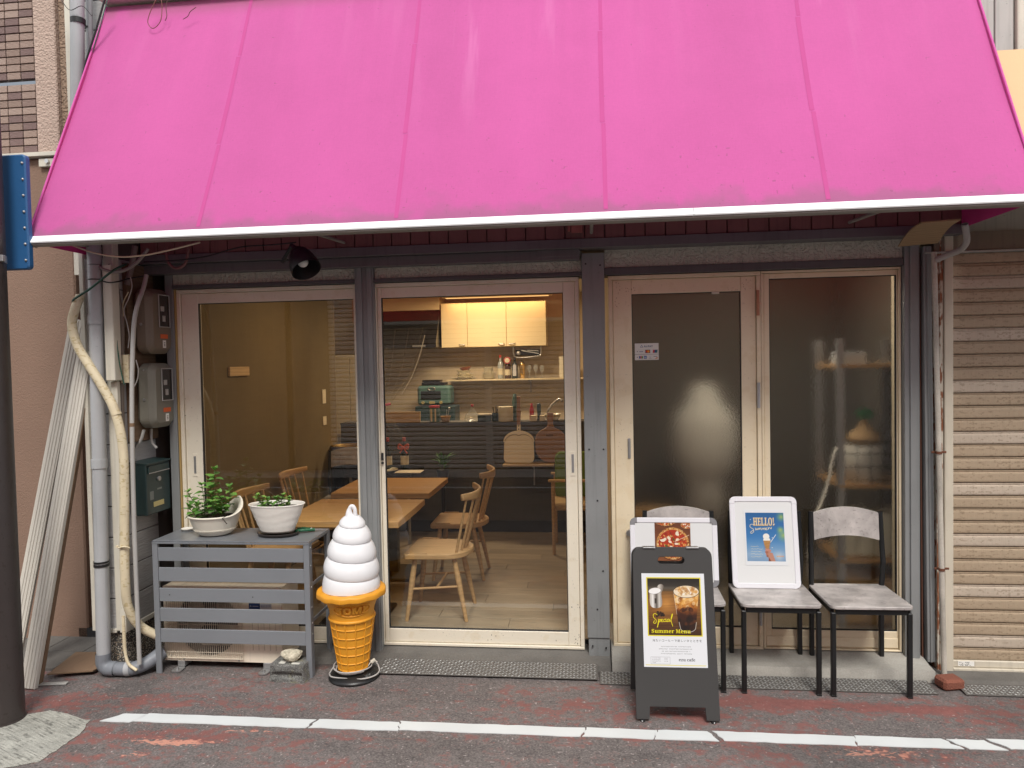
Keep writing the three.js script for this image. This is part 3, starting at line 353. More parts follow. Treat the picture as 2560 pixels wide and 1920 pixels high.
{ const chips = (cx, cy, w, h, n, z) => Array.from({ length: n }, () => { const x = cx + (rnd() - 0.5) * w, y = cy + (rnd() - 0.5) * h, a = rr(0.0008, 0.003), b = rr(0.001, 0.006); return poly([[x - a, y - b * 0.4], [x + a * 0.3, y - b], [x + a, y], [x + a * 0.2, y + b], [x - a * 0.8, y + b * 0.6]], 0.0008, { z }); });
  part(wd, 'chipped_paint', [...chips(0.842, 2.1, 0.03, 0.16, 14, -0.0121), ...chips(0.9, 2.115, 0.08, 0.02, 10, -0.0121), ...chips(1.555, 2.12, 0.07, 0.06, 12, -0.0121), ...chips(1.47, 2.1, 0.06, 0.02, 8, -0.0131), ...chips(0.845, 1.3, 0.02, 0.2, 8, -0.0121)], mat(0.4, 0.28, 0.17, { rough: 0.9 }));
  part(wc, 'scuff_mark', [...chips(0.58, 0.11, 0.04, 0.06, 12, -0.0121), ...chips(0.575, 0.4, 0.06, 0.5, 7, -0.0121), ...chips(0.1, 0.11, 0.9, 0.05, 7, -0.0131)], M.meter); part(wl, 'scuff_mark', chips(-1.735, 1.0, 0.08, 1.6, 9, -0.0121), M.meterBrown); }
part(wd, 'door_catch', bb(1.36, 1.4, 2.076, 2.0885, -0.012, 0.002), M.trimWhite);
const wr = sash('fixed_window', 1.624, 2.357, 0.087, 2.194, 1.67, 2.338, 0.195, 2.152, { m: M.frameCream, f: 0.012, pebbled: true });
part(wr, 'kick_panel', bb(1.64, 2.34, 0.105, 0.158, -0.0115, -0.007, { c: 0.002 }), M.frameCream);
// ---------------------------------------------------------------- the pink awning
const AX0 = -2.122, AX1 = 2.615, AT = [3.86, 0.085], AB = [2.392, 0.755];
{
  const aw = thing('awning', 'large bright pink fabric awning with white front bar over the cafe front', 'awning');
  const tex = texOf(2048, 768, (u, v) => {                        // v = 1 at the wall
    const x = u * 4.74, y = v * 1.62, a = fbm(x * 2, y * 1.2, 5, 501), b = fbm(x * 14, y * 1.3, 4, 511), k = vn(x * 70, y * 70, 521), k2 = fbm(x * 9, y * 9, 4, 523), w1 = vn(x * 430, y * 60, 525), w2 = vn(x * 60, y * 430, 527);
    const w3 = fbm(x * 26, y * 0.9, 3, 531), g = 0.9 + 0.15 * a + 0.05 * (w1 + w2 - 1) + 0.07 * (w3 - 0.5) * v + 0.06 * (k2 - 0.5); let c = [0.495 * g, 0.082 * g, 0.29 * g];
    const st = sstep(0.56, 0.8, b) * sstep(0.25, 0.9, v) * (Math.exp(-(((x - 2.33) / 0.32) ** 2)) + 0.6 * Math.exp(-(((x - 3.95) / 0.2) ** 2)) + 0.12); c = c.map((q, i) => lerp(q, [0.62, 0.19, 0.42][i], 0.7 * clamp(st)));
    const mold = sstep(0.42, 0.7, k2 * 0.6 + 0.52 * Math.exp(-v / 0.055)) * Math.exp(-v / 0.14); c = c.map((q, i) => lerp(q, [0.22, 0.1, 0.16][i], 0.6 * mold));
    const dots = k > 0.93 && hsh(Math.floor(x * 70), Math.floor(y * 70), 9) < 0.75 * Math.exp(-v / 0.16) + 0.05 ? 0.5 : 0; c = c.map((q, i) => lerp(q, [0.2, 0.06, 0.13][i], dots));
    const top = sstep(0.9, 1, v) * sstep(0.3, 0.7, k2 + 0.15 - u * 0.25); return c.map((q, i) => lerp(q, [0.22, 0.09, 0.11][i], 0.6 * top));
  }, { clampEdge: true });
  const nx = 90, nt = 28, th = 0.0018, sag = (x, t) => 0.012 * Math.sin(Math.PI * t) + 0.005 * Math.sin(Math.PI * t) * Math.sin((x + 0.2) * 6.45 + 1) + 0.012 * (fbm(x * 2.2 + 7, t * 3, 3, 541) - 0.5) * Math.sin(Math.PI * Math.min(1, t * 1.3));
  const surf = (x, t, off) => { const n = 0.67 / 1.615, ny = n, nz = 1.468 / 1.615, s = -sag(x, t) + off; return [x, lerp(AT[0], AB[0], t) + ny * s, lerp(AT[1], AB[1], t) + nz * s]; };
  const sheet = (x0, x1, t0, t1, off, mx, mt, slant = 0) => { const pos = [], uv = [], idx = []; for (let j = 0; j <= mt; j++) for (let i = 0; i <= mx; i++) { const t = lerp(t0, t1, j / mt), x = lerp(x0, x1, i / mx) + slant * t; pos.push(...surf(x, t, off)); uv.push((x - AX0) / (AX1 - AX0), 1 - t); } for (let j = 0; j < mt; j++) for (let i = 0; i < mx; i++) { const a = j * (mx + 1) + i, b = a + mx + 1; idx.push(a, b, a + 1, a + 1, b, b + 1); } const g = new THREE.BufferGeometry(); g.setAttribute('position', new THREE.Float32BufferAttribute(pos, 3)); g.setAttribute('uv', new THREE.Float32BufferAttribute(uv, 2)); g.setIndex(idx); g.computeVertexNormals(); return g; };
  const canopyM = mat(1, 1, 1, { rough: 0.85, map: tex, transmission: 0.07, side: THREE.DoubleSide });
  part(aw, 'canopy', sheet(AX0, AX1, 0, 1, 0, nx, nt), canopyM, { uv: 'keep' });
  const seamM = mat(0.45, 0.058, 0.235, { rough: 0.85, map: T.grimeSoft });
  for (const [x, sl] of [[-1.222, 0.0], [-0.222, 0], [0.762, 0], [1.76, -0.02]]) { const a = rr(-0.003, 0.003); for (const [t0, t1, dx, w] of [[0.02, 0.28, 0.002, 0.019], [0.285, 0.66, -0.003, 0.023], [0.665, 0.985, 0.002, 0.02]]) part(aw, 'seam', sheet(x + dx + a - w / 2, x + dx + a + w / 2, t0, t1, 0.0012, 2, 28, sl), seamM); }
  for (const [a, b] of [[AX0 + 0.012, 1.155], [1.158, AX1 - 0.01]]) part(aw, 'front_bar', place(poly([[0.745, 2.362], [0.776, 2.362], [0.778, 2.368], [0.756, 2.399], [0.745, 2.399]], b - a, { ry: -Math.PI / 2 }), { x: b }), M.barWhite);
  part(aw, 'bar_underside', [bb(AX0 + 0.012, AX1 - 0.01, 2.352, 2.3655, 0.708, 0.769, { c: 0.002 })], M.barUnder);
  part(aw, 'end_cap', [bb(AX0 - 0.002, AX0 + 0.0115, 2.35, 2.394, 0.70, 0.772, { c: 0.003 })], M.barUnder);
  for (const x of [AX0, AX1]) { const g = poly([[0.085, 2.37], [0.745, 2.37], [0.75, 2.39], [0.09, 3.855]], 0.002, {}); g.rotateY(-Math.PI / 2); g.translate(x, 0, 0); part(aw, 'side_panel', g, M.pinkSide); }
  const hemM = mat(0.54, 0.085, 0.32, { rough: 0.8 }); for (const x of [AX0, AX1]) part(aw, 'edge_hem', rod(surf(x, 0, 0), surf(x, 1, 0), 0.005), hemM);
  for (const x of [-2.05, -0.7, 0.7, 2.05]) part(aw, 'support_arm', rod([x, 2.42, 0.12], [x, 2.385, 0.72], 0.009), M.barUnder);
}
{ // tan awning of the shop to the right
  const aw = thing('awning', 'plain tan awning of the shuttered shop, right of the pink awning', 'awning');
  const x0 = 2.655, x1 = 5.2, cloth = poly([[x0, 0], [x1, 0], [x1, 1.1], [x0, 1.1]], 0.003), len = Math.hypot(0.85, 0.6); cloth.scale(1, len / 1.1, 1); cloth.rotateX(-Math.atan2(0.62, 0.86)); cloth.translate(0, 2.42, 0.72);
  part(aw, 'canopy', cloth, M.tanFabric);
  const g = poly([[0.1, 2.4], [0.72, 2.4], [0.72, 2.42], [0.1, 3.28]], 0.003); g.rotateY(-Math.PI / 2); g.translate(x0, 0, 0); part(aw, 'side_panel', g, M.tanFabric); part(aw, 'front_bar', bb(x0, x1, 2.385, 2.418, 0.69, 0.73), M.trimWhite);
  part(aw, 'edge_hem', rod([x0, 2.42, 0.725], [x0, 3.28, 0.1], 0.006), M.tanFabric);
}
single('plywood_board', 'thin bare plywood board wedged under the right end of the pink awning', 'board', (() => { const a = P(2245, 617, { z: 0.16 }), b = P(2345, 608, { z: 0.16 }), c = P(2402, 550, { z: 0.6 }), d = P(2304, 558, { z: 0.6 }), pos = [], idx = []; const n = 8; for (let s = 0; s < 2; s++) for (let i = 0; i <= n; i++) for (let j = 0; j <= 1; j++) { const t = i / n, p = (j ? b : a).clone().lerp(j ? c : d, t); p.y += 0.018 * Math.sin(t * Math.PI) + (s ? 0.006 : 0); pos.push(p.x, p.y, p.z); } const q = (n + 1) * 2; for (let i = 0; i < n; i++) { const k = i * 2; idx.push(k, k + 1, k + 2, k + 1, k + 3, k + 2, q + k, q + k + 2, q + k + 1, q + k + 1, q + k + 2, q + k + 3, k, k + 2, q + k, k + 2, q + k + 2, q + k, k + 1, q + k + 1, k + 3, k + 3, q + k + 1, q + k + 3); } idx.push(0, q, 1, 1, q, q + 1, 2 * n, 2 * n + 1, q + 2 * n, 2 * n + 1, q + 2 * n + 1, q + 2 * n); const g = new THREE.BufferGeometry(); g.setAttribute('position', new THREE.Float32BufferAttribute(pos, 3)); g.setIndex(idx); const h = g.toNonIndexed(); h.computeVertexNormals(); return h; })(), M.plywood);

// ---------------------------------------------------------------- neighbours
{ // left: brown rendered building with tiles above a ledge
  const nb = thing('neighbour_building', 'brown rendered building at the left edge with small brown wall tiles above', 'building');
  const N = (n, g, m, o) => part(nb, n, g, m, o);
  N('wall', bb(-5.5, -2.535, -0.05, 3.06, -0.5, -0.1, { c: 0.01 }), M.brownStucco);
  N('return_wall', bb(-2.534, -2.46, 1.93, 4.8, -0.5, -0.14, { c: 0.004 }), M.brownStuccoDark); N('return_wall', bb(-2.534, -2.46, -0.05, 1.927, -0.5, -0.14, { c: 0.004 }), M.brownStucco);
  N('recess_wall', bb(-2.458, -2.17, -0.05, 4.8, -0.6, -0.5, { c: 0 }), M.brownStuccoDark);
  N('pilaster', bb(-2.77, -2.62, 3.09, 4.8, -0.45, -0.12, { c: 0.006 }), M.tanStucco); N('pilaster_side', bb(-2.618, -2.536, 3.09, 4.8, -0.5, -0.15, { c: 0.004 }), mat(0.3, 0.21, 0.15, { rough: 0.95, bumpMap: T.stuccoB, bumpScale: 0.008 }));
  N('ledge', [bb(-5.5, -2.56, 3.062, 3.088, -0.45, -0.06), bb(-2.73, -2.575, 3.0, 3.05, -0.0995, -0.075)], M.trimWhite); N('bolt', cyl(0.014, 0.014, 0.02, -2.665, 3.03, -0.07, { rx: Math.PI / 2, seg: 6 }), M.steel);
  N('tile_backing', bb(-5.5, -2.772, 3.09, 4.8, -0.5, -0.262, { c: 0 }), M.joint);
  const tones = [[0.24, 0.165, 0.14], [0.32, 0.23, 0.19], [0.19, 0.125, 0.115], [0.27, 0.19, 0.155], [0.36, 0.265, 0.22]].map((c) => mat(...c, { rough: 0.8, bumpMap: T.fineB, bumpScale: 0.004 }));
  const tile = tri(box(0.094, 0.043, 0.014, 0, 0, 0, { c: 0.0025 }));
  for (let i = 0; i < 4; i++) for (let j = 0; j < 28; j++) { if (j === 10) continue; const m = new THREE.Mesh(tile, tones[Math.floor(rnd() * 5)]); m.name = 'tile'; m.position.set(-2.824 - i * 0.1, 3.12 + j * 0.0497 + (j > 10 ? -0.02 : 0), -0.256 + 0.002 * rnd()); m.castShadow = m.receiveShadow = true; nb.add(m); }
  N('blue_joint', bb(-5.5, -2.773, 3.588, 3.61, -0.265, -0.252), mat(0.22, 0.26, 0.31, { rough: 0.6 }));
  N('steel_door', [bb(-2.452, -2.385, 0.03, 1.12, -0.45, -0.35), bb(-2.384, -2.31, 0.03, 1.8, -0.45, -0.4)], M.greyDark);
  for (let i = 0; i < 3; i++) for (let j = 0; j < 2; j++) struct('floor_tile', bb(-2.92 + i * 0.26, -2.665 + i * 0.26, -0.02, 0.016 + 0.002 * rnd(), -0.12 + j * 0.24, 0.115 + j * 0.24, { c: 0.002 }), M.concreteDark, { parent: nb });
}
{ // right: shop with its roller shutter down
  const sh = thing('shutter_shop', 'shop at the right edge with a closed peeling beige roller shutter', 'building');
  const N = (n, g, m, o) => part(sh, n, g, m, o);
  const prof = [[-0.008, 0], [0.006, 0.0], [0.0085, 0.004], [0.0095, 0.012], [0.0095, 0.044], [0.0085, 0.05], [0.003, 0.0525], [0.0015, 0.056], [0.005, 0.0585], [0.005, 0.0625], [-0.006, 0.065], [-0.006, 0.068], [-0.008, 0.068]];
  const slat = poly(prof.map(([z, y]) => [z, y]), 1.6, { ry: -Math.PI / 2 }); slat.translate(4.185, 0, 0); tri(slat);
  const slats = [0, 1, 2, 3, 4].map((k) => { const g = slat.clone(), a = g.attributes.uv.array; for (let i = 0; i < a.length; i += 2) { a[i] += k * 0.37; a[i + 1] += k * 0.23; } return g; });
  const dim = M.shutter.clone(); dim.color.setRGB(0.5, 0.42, 0.335);
  for (let i = 0; i < 32; i++) { const m = new THREE.Mesh(slats[(i * 3) % 5], i % 4 === 1 ? dim : M.shutter); m.name = 'shutter_slat'; m.position.set(0, 0.065 + i * 0.0688, 0.02); m.castShadow = m.receiveShadow = true; sh.add(m); }
  N('bottom_bar', [bb(2.6, 4.2, 0.026, 0.064, 0.0, 0.035, { c: 0.004 }), bb(2.6, 4.2, 0.012, 0.025, 0.0, 0.05)], M.shutterRail);
  N('guide_rail', [bb(2.553, 2.597, 0.0, 2.36, -0.06, 0.055, { c: 0.003 })], M.shutterRail); N('rusty_rail', [bb(2.518, 2.551, 0.0, 2.36, -0.06, 0.045, { c: 0.003 }), bb(2.53, 2.538, 0.0, 2.36, 0.0455, 0.052, { c: 0.002 })], M.rust);
  N('shutter_box', bb(2.5, 4.2, 2.262, 2.36, -0.1, 0.05), M.meterBrown); N('rain_rail', bb(2.45, 4.2, 2.25, 2.258, 0.0, 0.07), M.lightGrey);
  N('wall', [bb(2.6, 5.2, 0, 2.26, -0.3, -0.05, { c: 0 }), bb(2.622, 5.2, 2.362, 4.6, -0.3, -0.01, { c: 0 })], M.metalSiding);
  for (let i = 0; i < 14; i++) { const x = 2.63 + i * 0.098, f = i % 3 === 0; N(f ? 'siding_rib' : 'siding_panel', bb(x, x + (f ? 0.04 : 0.092), 2.6, 4.6, -0.005, f ? 0.03 : 0.008 + 0.004 * rnd(), { c: 0.004 }), f ? M.trimWhite : M.metalSiding); }
  N('sticker', bb(2.628, 2.71, 0.034, 0.06, 0.0355, 0.0365, { c: 0 }), M.whiteSticker);
  const txt = []; for (let r = 0; r < 4; r++) for (let k = 0; k < 9; k++) if (rnd() < 0.75 && !(r && k > 6)) txt.push(bb(2.633 + k * 0.0077, 2.633 + k * 0.0077 + rr(0.003, 0.0065), 0.0365 + r * 0.0056, 0.0392 + r * 0.0056, 0.0366, 0.0369, { c: 0 }));
  N('sticker_print', txt, M.blackMatte); N('small_plate', bb(2.512, 2.526, 1.33, 1.42, 0.0525, 0.056), mat(0.12, 0.25, 0.24, { rough: 0.4, map: T.grime }));
}
{ // across the street: only the windows see it
  const op = thing('opposite_building', 'grey shuttered building across the street, seen only mirrored in the windows', 'building');
  const grey = mat(0.78, 0.76, 0.72, { rough: 0.6, map: T.grime }), z = 6.4, slat = tri(poly([[0.012, 0], [-0.004, 0.003], [-0.009, 0.028], [-0.004, 0.052], [0.012, 0.056]], 3.0, { ry: -Math.PI / 2 }));
  part(op, 'wall', [bb(-8, 8, -0.05, 0.12, z, z + 0.3, { c: 0 }), bb(-8, 8, 2.75, 4.7, z - 0.04, z + 0.3, { c: 0 })], mat(0.7, 0.68, 0.64, { rough: 0.9, map: T.grime })); part(op, 'backing', bb(-3.9, 8, 0.12, 2.75, z + 0.05, z + 0.3, { c: 0 }), M.greyDark); part(op, 'side_wall', bb(-8, -3.3, 0.12, 2.75, z - 0.05, z + 0.3, { c: 0 }), mat(0.2, 0.155, 0.11, { rough: 0.9, map: T.grime }));
  part(op, 'fascia', bb(-2.75, 8, 2.34, 3.7, z - 0.5, z - 0.05, { c: 0.01 }), mat(0.78, 0.075, 0.05, { rough: 0.7, map: T.grime })); part(op, 'fascia_edge', bb(-2.75, 8, 2.29, 2.335, z - 0.52, z - 0.05), M.trimWhite);
  for (const x of [-3.92, -0.84, 2.24, 5.32]) { part(op, 'mullion', bb(x - 0.05, x + 0.05, 0.12, 2.75, z - 0.05, z + 0.05), grey); if (x > -3) for (let i = 0; i < 37; i++) { const m = new THREE.Mesh(slat, grey); m.name = 'shutter_slat'; m.position.set(x - 0.05, 0.14 + i * 0.07, z); op.add(m); } }
}
// ---------------------------------------------------------------- left side: pole, sign, boards, pipes, meters
{
  const b = gp(12, 1800), o = thing('street_pole', 'dark brown painted street pole at the left edge of the picture', 'pole', [b.x, 0, b.z]);
  part(o, 'shaft', cyl(0.083, 0.086, 4.6, 0, 2.3, 0, { seg: 40 }), M.polePaint); part(o, 'base_ring', cyl(0.09, 0.092, 0.012, 0, 0.006, 0, { seg: 40 }), M.polePaint);
  part(o, 'band', [cyl(0.087, 0.087, 0.035, 0, 2.27, 0, { seg: 40 }), box(0.02, 0.03, 0.02, 0.09, 2.27, 0)], M.steelDull);
}
{
  const o = thing('shop_sign', 'plain blue metal sign box with riveted edge behind the brown pole', 'sign', [P(64, 520, { z: 0.8 }).x - 0.072, 2.515, 0.755]);
  part(o, 'panel', poly(roundRect(0.22, 0.57, 0.02), 0.035, { x: -0.04, z: -0.0, bevel: 0.006 }), M.signBlue);
  part(o, 'rivet', [-0.24, -0.16, -0.08, 0, 0.08, 0.16, 0.24].map((y) => sph(0.007, 0.055, y, 0.036, { seg: 8, seg2: 6 })), M.steelDull);
}
{ // three aluminium slats leaned in the gap
  const slatShape = (w, d) => [bb(-w / 2, w / 2, 0, 2.05, -d / 2, d / 2, { c: 0.002 }), ...[-0.3, -0.12, 0.1, 0.32].map((k) => bb(k * w - 0.006, k * w + 0.006, 0.002, 2.048, d / 2 + 0.0003, d / 2 + 0.0035, { c: 0.0015 }))];
  const mk = (label, foot, top, w, d, yaw, m) => { const o = thing('leaning_board', label, 'board', [foot[0], 0.005, foot[1]], 0, 'boards leaning in the gap'); part(o, 'board', slatShape(w, d), m, { shift: true }); const dir = V(top[0] - foot[0], top[1], top[2] - foot[1]).normalize(); o.quaternion.setFromUnitVectors(V(0, 1, 0), dir).multiply(new THREE.Quaternion().setFromAxisAngle(V(0, 1, 0), yaw)); return o; };
  mk('frontmost long grey wooden slat leaning by the drain pipe, its foot on the asphalt', [gp(72, 1722).x, gp(72, 1722).z], P(190, 1030, { z: 0.36 }).toArray(), 0.085, 0.03, 0.1, M.slatBoard);
  mk('rear long grey wooden slat leaning behind another, nearer the brown pole', [gp(26, 1690).x, gp(26, 1690).z], P(180, 880, { z: 0.24 }).toArray(), 0.085, 0.02, 0.1, M.slatBoard);
  mk('thin dark edged board leaning closest to the wall of the cafe', [gp(100, 1712).x, gp(100, 1712).z], P(213, 1030, { z: 0.33 }).toArray(), 0.016, 0.03, 0.1, M.cardboard);
}
single('cardboard_sheet', 'flat brown cardboard sheet on the ground between the leaning boards and drain pipe', 'cardboard', poly([[-2.36, -0.46], [-2.13, -0.4], [-2.12, -0.25], [-2.17, -0.14], [-2.42, -0.16]], 0.006, { rx: -Math.PI / 2, y: 0.024 }), M.cardboard);
single('aluminium_strip', 'short grey aluminium strip lying at the foot of the leaning boards', 'metal strip', box(0.16, 0.008, 0.03, -2.28, 0.006, 0.52, { ry: 0.15 }), M.lightGrey);
{ // drain pipe with its elbow along the ground
  const o = thing('drain_pipe', 'thick grey drain pipe on the siding, turning along the ground at its foot', 'pipe');
  part(o, 'pipe', [rod([-2.066, 0.1, 0.392], [-2.03, 2.3, 0.392], 0.037), rod([-2.03, 2.3, 0.392], [-2.05, 2.5, 0.375], 0.037), rod([-2.05, 2.5, 0.375], [P(191, 300, { z: 0.2 }).x, 2.95, 0.2], 0.037), rod([P(191, 300, { z: 0.2 }).x, 2.95, 0.2], [P(195, -200, { z: 0.2 }).x, 4.5, 0.2], 0.037)], M.pipeGrey);
  part(o, 'elbow', [tube([[-2.067, 0.13, 0.392], [-2.067, 0.075, 0.393], [-2.045, 0.047, 0.394], [-1.99, 0.043, 0.395]], 0.04, { seg: 16 }), tube([[-1.99, 0.043, 0.395], [-1.9, 0.045, 0.392], [-1.84, 0.06, 0.36], [-1.78, 0.1, 0.28]], 0.037, { seg: 16 })], M.pipeDark);
  part(o, 'coupling', [cyl(0.041, 0.041, 0.05, -2.049, 1.2, 0.392), cyl(0.041, 0.041, 0.05, -2.036, 2.0, 0.392), tube([[-1.93, 0.044, 0.394], [-1.9, 0.046, 0.391]], 0.04, { seg: 16, n: 3 })], M.pipeGrey);
  part(o, 'clamp', [cyl(0.0405, 0.0405, 0.014, -2.0577, 0.63, 0.392), cyl(0.0405, 0.0405, 0.01, -2.0575, 0.648, 0.392), cyl(0.0395, 0.0395, 0.006, -2.0305, 2.22, 0.392), cyl(0.04, 0.04, 0.03, P(195, 54, { z: 0.2 }).x, P(195, 54, { z: 0.2 }).y, 0.2)], M.black);
}
{
  const o = thing('drain_pipe', 'thin pale upper pipe running up beside the left end of the pink awning', 'pipe');
  part(o, 'pipe', rod([P(221, 200, { z: 0.1 }).x, 2.9, 0.1], [P(221, -200, { z: 0.1 }).x, 4.5, 0.1], 0.018), M.pipeGrey); part(o, 'clamp', cyl(0.02, 0.02, 0.012, P(221, 70, { z: 0.1 }).x, P(221, 70, { z: 0.1 }).y, 0.1), M.black);
}
const pts = (z, ...a) => a.map(([u, v, dz = 0]) => P(u, v, { z: z + dz }));
{
  const o = thing('insulated_hose', 'cream taped air conditioner hose winding down the left wall', 'hose');
  part(o, 'hose', tube(pts(0.44, [200, 742, -0.06], [187, 775], [180, 810], [193, 862], [222, 912], [255, 965], [282, 1015], [300, 1075], [309, 1140], [311, 1220], [311, 1330], [313, 1450], [320, 1515, -0.02], [345, 1560, -0.06], [392, 1588, -0.12], [440, 1600, -0.2]), 0.0245, { n: 140, seg: 12 }), M.hose);
  part(o, 'strap', [tube([P(296, 1370, { z: 0.47 }), P(311, 1367, { z: 0.472 }), P(324, 1370, { z: 0.45 })], 0.005), cyl(0.006, 0.006, 0.012, -1.905, 0.755, 0.47, { rx: Math.PI / 2 }), cyl(0.0265, 0.0265, 0.012, P(291, 1035, { z: 0.44 }).x, P(291, 1035, { z: 0.44 }).y, 0.44, { rz: 0.3 })], M.hose);
}
single('drain_hose', 'thin ribbed cream drain hose hanging beside the taped hose to the ground', 'hose', [tube(pts(0.43, [308, 1540], [310, 1590], [313, 1630], [322, 1660], [342, 1676]), 0.0085, { seg: 10 }), ...Array.from({ length: 16 }, (_, i) => { const p = pts(0.43, [lerp(309, 312, i / 16), lerp(1560, 1625, i / 16)])[0]; return cyl(0.0097, 0.0097, 0.003, p.x, p.y, p.z, { seg: 10 }); })], M.hose);
{
  const o = thing('conduit_pipe', 'grey plastic conduit with taped bend running down past the two meters', 'pipe');
  part(o, 'pipe', tube([P(366, 688, { x: -1.84 }), P(360, 715, { x: -1.84 }), P(343, 765, { x: -1.83 }), P(336, 800, { x: -1.83 }), P(331, 900, { x: -1.83 }), P(330, 1060, { x: -1.83 }), P(335, 1300, { x: -1.83 }), P(341, 1460, { x: -1.83 }), P(349, 1660, { x: -1.83 })], 0.012, { n: 70, seg: 12 }), M.conduit);
  const tape = P(330, 1062, { x: -1.83 }); part(o, 'tape', cyl(0.013, 0.013, 0.02, tape.x, tape.y, tape.z), M.cardboard);
}
single('conduit_pipe', 'darker brown conduit standing behind the green cable on the left wall', 'pipe', [tube(pts(0.3, [280, 660], [293, 735], [303, 800], [304, 900], [303, 1000], [306, 1110]), 0.0155, { n: 50, seg: 12 }), cyl(0.018, 0.018, 0.06, ...P(303, 805, { z: 0.3 }).toArray())], mat(0.2, 0.16, 0.13, { rough: 0.5, map: T.grime }));
single('conduit_pipe', 'short dark conduit stub hanging under the awning end', 'pipe', [tube(pts(0.25, [338, 615], [330, 660], [318, 712]), 0.016, { seg: 12 })], mat(0.2, 0.15, 0.14, { rough: 0.5, map: T.grime }));
const cable = (label, p, r, m, o = {}) => single('cable', label, 'cable', tube(p, r, { n: o.n ?? 60, seg: 6, closed: o.closed }), m);
cable('cream cable sagging just under the left end of the awning bar', pts(0.62, [178, 612], [235, 632], [300, 642], [360, 638], [420, 626], [500, 606]), 0.0045, M.cableCream);
cable('dark green cable slanting across the grey drain pipe', pts(0.46, [316, 660, -0.1], [285, 675, -0.02], [255, 698], [225, 722], [200, 738], [183, 750, -0.02], [184, 760, -0.08]), 0.0062, M.cableGreen);
cable('grey bundled cable curving from the wall box to the awning underside', pts(0.4, [239, 648], [250, 668], [270, 677], [300, 679], [330, 666], [350, 648], [370, 622]), 0.009, mat(0.24, 0.2, 0.19, { rough: 0.5 }));
cable('black cable looping from the duct cover towards the meters', pts(0.4, [250, 700], [270, 706], [295, 704], [320, 697, -0.1], [360, 690, -0.2]), 0.004, M.cableBlack);
cable('thin green cable hanging down along the duct cover', pts(0.37, [272, 660], [279, 700], [284, 760], [289, 820], [295, 880], [303, 930], [311, 962]), 0.0035, M.cableGreen);
cable('thin white wire twisting beside the upper meter', pts(0.3, [326, 692], [330, 715], [322, 745], [310, 775], [318, 810], [323, 840], [320, 870]), 0.003, M.cableGrey);
cable('brown wire bowing out left of the upper meter', pts(0.3, [321, 730], [308, 758], [308, 790], [305, 812], [297, 823]), 0.003, M.hose);
cable('thin white wire hanging left of the lower meter', pts(0.3, [340, 900], [346, 925], [343, 950], [335, 968]), 0.003, M.cableGrey);
cable('reddish flexible conduit looping under the soffit left of the bowl lamp', pts(0.2, [415, 618], [420, 655], [440, 671], [462, 660], [472, 620]), 0.008, mat(0.2, 0.09, 0.085, { rough: 0.5 }));
cable('black cable running along the beam to the bowl lamp', pts(0.24, [360, 655], [450, 650], [520, 640], [600, 618], [680, 612], [740, 606]), 0.004, M.cableBlack);
cable('upper black cable beside the awning edge and grey drain pipe', pts(0.24, [264, -10], [250, 40], [232, 100], [216, 150], [205, 200], [203, 235]), 0.0055, M.cableBlack);
cable('thin green cable beside the upper black cable at the awning edge', pts(0.22, [268, 0], [255, 50], [240, 100], [222, 160], [207, 215]), 0.0028, mat(0.1, 0.22, 0.16, { rough: 0.5 }));
cable('thin black wire crossing in front of the upper drain pipe', pts(0.25, [150, -5], [175, 25], [205, 15], [230, 40]), 0.002, M.cableBlack);
cable('thin dead wire loop hanging on the top left of the pink awning', pts(0.2, [392, -5], [372, 40], [370, 58], [382, 71], [400, 55], [405, 20], [403, -5]), 0.0022, mat(0.2, 0.07, 0.06, { rough: 0.7 }));
cable('short dead twig of wire at the awning top, right of the wire loop', pts(0.2, [418, 2], [415, 20], [417, 40], [413, 52]), 0.002, mat(0.12, 0.05, 0.05, { rough: 0.7 }));
cable('short dry tendril on the awning top near the first seam', pts(0.2, [490, 18], [475, 30], [470, 40], [458, 48]), 0.002, mat(0.12, 0.05, 0.05, { rough: 0.7 }));
single('junction_box', 'small wooden junction box between the two meters', 'box', box(0.05, 0.16, 0.05, ...P(318, 922, { x: -1.93 }).toArray()), M.hose);
